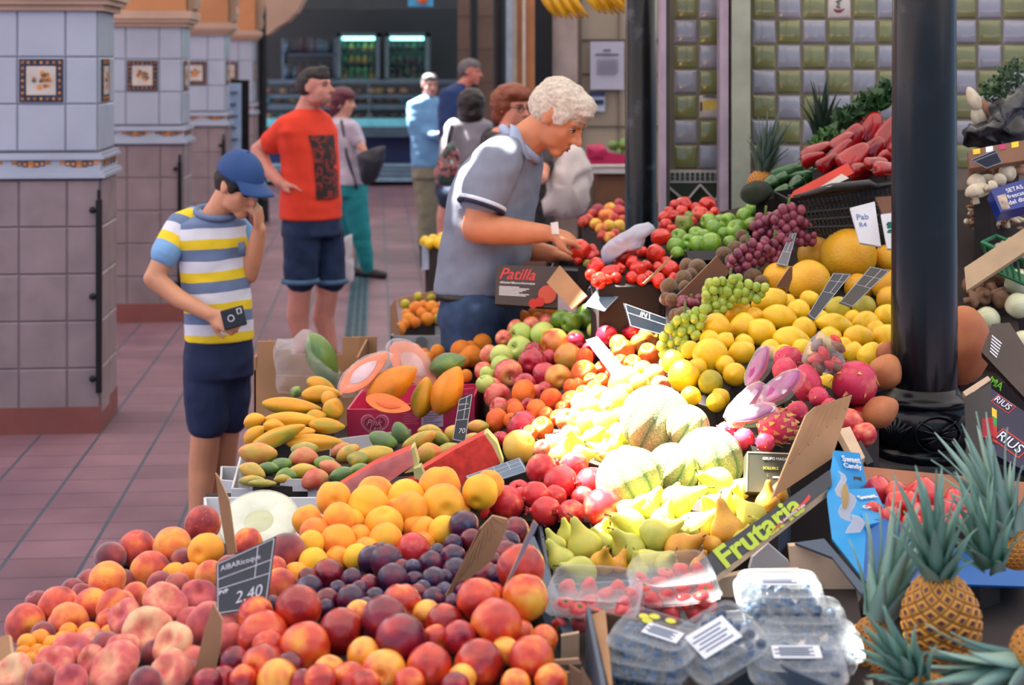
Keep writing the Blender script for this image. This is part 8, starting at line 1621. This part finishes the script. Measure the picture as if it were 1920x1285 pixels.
# ---- bananas on the top rail
def banana_bunch(cx_, cy_, s, n, label, seed):
    rr = random.Random(seed); r = empty('banana_bunch', P(cx_, -30, s), label, 'bananas'); BM = fruitmat('banana', [(0.3, srgb(226, 172, 30)), (0.6, srgb(206, 148, 22)), (0.8, srgb(120, 110, 30))], 3, 0.4)
    for k in range(n):
        a = -0.5+k*1.0/max(1, n-1); p0 = P(cx_-10+k*2, -40, s); pts = []
        for i in range(9):
            t = i/8; pts.append(P(cx_-30+k*56/n+12*t*(a+0.3)+34*t*t, -40+(cy_+40)*t-6*abs(a)*t, s)+Vector((0, -0.06*math.sin(t*2.4)+0.02*(k % 2), 0)))
        bm = bmesh.new(); tube(bm, pts, [0.006, 0.012, 0.018, 0.02, 0.021, 0.02, 0.017, 0.011, 0.005], 7); finish(bm, 'banana', BM, r)
    bm = bmesh.new(); tube(bm, [P(cx_-24, -38, s), P(cx_+24, -38, s)], 0.02, 8); tube(bm, [P(cx_, -40, s), P(cx_, -78, s)], 0.006, 6); finish(bm, 'stalk', STEM, r)
banana_bunch(1042, 36, 330, 7, 'banana bunch hanging at the top left of the cream wall', 1); banana_bunch(1124, 28, 330, 6, 'banana bunch hanging above the printed notice', 2); banana_bunch(1172, 22, 335, 4, 'banana bunch partly hidden by the black column', 3)
bm = bmesh.new(); tube(bm, [P(960, -78, 330), P(1260, -78, 330)], 0.015, 8); tag(finish(bm, 'hanging_rail', STEEL), 'metal rail the banana bunches hang from', 'rail')
# ---- greens and right edge stuff
def leafy(name, pts, s, label, mat, seed, n=160, sz=0.02, cat='greens'):
    rr = random.Random(seed); bm = bmesh.new(); cx_ = sum(p[0] for p in pts)/len(pts); cy_ = sum(p[1] for p in pts)/len(pts); x0, x1 = min(p[0] for p in pts), max(p[0] for p in pts); y0, y1 = min(p[1] for p in pts), max(p[1] for p in pts); k = 0
    while k < n:
        x, y = rr.uniform(x0, x1), rr.uniform(y0, y1)
        if not inpoly(x, y, pts): continue
        k += 1; c = P(x, y, s)+Vector((0, rr.uniform(-0.03, 0.08), 0)); a = Vector((rr.uniform(-1, 1), rr.uniform(-1, 0.3), rr.uniform(-0.3, 1))).normalized(); b = a.orthogonal().normalized(); q = sz*rr.uniform(0.6, 1.3)
        slab(bm, [c+b*q*0.1, c+a*q*0.5+b*q*0.55, c+a*q*1.3, c+a*q*0.5-b*q*0.55], 0.001)
    return tag(finish(bm, name, mat, smooth=False), label, cat)
GRN = flat('leaf_green', srgb(34, 74, 32), 0.6, scale=20, var=0.3)
leafy('parsley', [(1840, 165), (1870, 150), (1890, 118), (1920, 112), (1930, 160), (1900, 170), (1880, 195), (1842, 190)], 540, 'dark green parsley bunch right of the column', GRN, 2, 420, 0.014)
leafy('leafy_greens', zz([(920, 480), (960, 400), (1060, 340), (1150, 270), (1240, 210), (1300, 220), (1290, 290), (1180, 350), (1050, 380), (960, 470)], ZR), 545, 'long dark green leafy vegetables above the red peppers', GRN, 3, 500, 0.03)
leafy('leafy_greens', zz([(740, 600), (830, 500), (900, 480), (930, 520), (850, 600)], ZR), 535, 'small green leaves beneath the dark pineapple crown', flat('leaf_mid', srgb(60, 104, 44), 0.6), 4, 160, 0.02)
FEN = flat('fennel_pale', srgb(196, 208, 160), 0.4); bm = bmesh.new()
for k, (x, y, h, w) in enumerate([(1318, 345, 90, 42), (1350, 350, 80, 36)]):
    p = [(0, h), (w*0.25, h*0.8), (w*0.4, h*0.35), (w, 0.0), (w*0.9, -h*0.35), (w*0.3, -h*0.6), (0, -h*0.6)]; c = P(*zr(x, y), 550); lathe(bm, [(a/3.381/550, b/3.381/550) for a, b in p], 16, M=Matrix.Translation(c))
tag(finish(bm, 'fennel', FEN), 'pale fennel bulb above the red peppers beside the column', 'fennel')
for k, (x, y, w) in enumerate([(1828, 190, 0.05), (1850, 205, 0.045), (1836, 218, 0.05)]): put('mango', 'brown' if k % 2 else 'white', 'ginger_root', P(x, y, 545), w*0.55, 'knobbly pale root right of the column, %s one' % ('upper', 'right', 'lower')[k], 'root', axis=(rr.uniform(-1, 1), 0, 1), rl=w*1.1)
crumple('black_bag', [(1812, 240), (1850, 235), (1880, 190), (1925, 170), (1930, 275), (1900, 285), (1820, 270)], 'shiny black plastic bag right of the column', 'plastic bag', flat('bag_black', srgb(44, 46, 50), 0.22, scale=20, var=0.8), 560, 0.14, 0.03, 21)
r, q, n = plate([(1815, 282, 592), (1925, 262, 590), (1925, 300, 596), (1818, 316, 598)], 0.02, 'wall_shelf', flat('shelf_brown', srgb(120, 84, 62), 0.7)); tag(r, 'brown shelf edge with coloured price strips right of the column', 'shelf')
for k, m in enumerate((MATS['yellow_print'], WPR, flat('magenta_strip', srgb(170, 40, 90), 0.5), MATS['yellow_print'])): quadprint(q, n, 0.08+k*0.22, 0.02, 0.2+k*0.22, 0.3, 'price_strip', m, r, 0.002)
rr = random.Random(9)
for k in range(70):
    x, y = rr.uniform(1812, 1915), rr.uniform(380, 425)+(1865-rr.uniform(1812, 1915))*0.1
    o = put('mango', 'brown' if k % 3 else 'white', 'shallot', P(x, y, 600)+Vector((0, rr.uniform(-0.01, 0.02), 0)), rr.uniform(0.006, 0.011), 'small brown shallot skin in the heap below the blue packet', 'shallot', 'shallots right of the column', axis=(rr.uniform(-1, 1), rr.uniform(-1, 1), rr.uniform(-0.3, 0.3)), rl=rr.uniform(0.016, 0.028))
put('oval', 'pumpkin', 'pumpkin', P(1822, 660, 690)+Vector((0, 0.1, 0)), 0.085, 'large brown orange pumpkin right behind the column', 'pumpkin', axis=(0.1, 0, 1), rl=0.11)
put('lobed', 'white', 'turnip', P(1812, 595, 650), 0.03, 'pale turnip right beside the column', 'turnip')
# big sloping stand behind everything on the right so that nothing hangs in the air
for pp, l in (([(1300, 420, 520), (1700, 330, 560), (1960, 330, 575), (1960, 560, 640), (1700, 560, 640), (1400, 480, 575)], 'dark sloping stand under the peppers and mushrooms'), ([(1240, 400, 500), (1420, 360, 500), (1480, 440, 560), (1300, 470, 560)], 'dark sloping stand under the green apples')):
    q = [P(a, b, c)+Vector((0, 0.05, -0.05)) for a, b, c in pp]; bm = bmesh.new(); a_ = [bm.verts.new(v) for v in q]; b_ = [bm.verts.new((v.x, v.y, 0)) for v in q]; bm.faces.new(a_)
    for i in range(len(q)): bm.faces.new((a_[i], a_[(i+1) % len(q)], b_[(i+1) % len(q)], b_[i]))
    tag(finish(bm, 'display_stand', BEDM, smooth=False), l, 'display stand')
bm = bmesh.new(); slab(bm, [Pz(1800, 718, 0.9), Pz(1960, 718, 0.9), Pz(1960, 640, 0.9), Pz(1800, 640, 0.9)], 0.9, nrm=Vector((0, 0, 1))); tag(finish(bm, 'display_stand', BEDM, smooth=False), 'dark stand under the pumpkin behind the thick column', 'display stand')
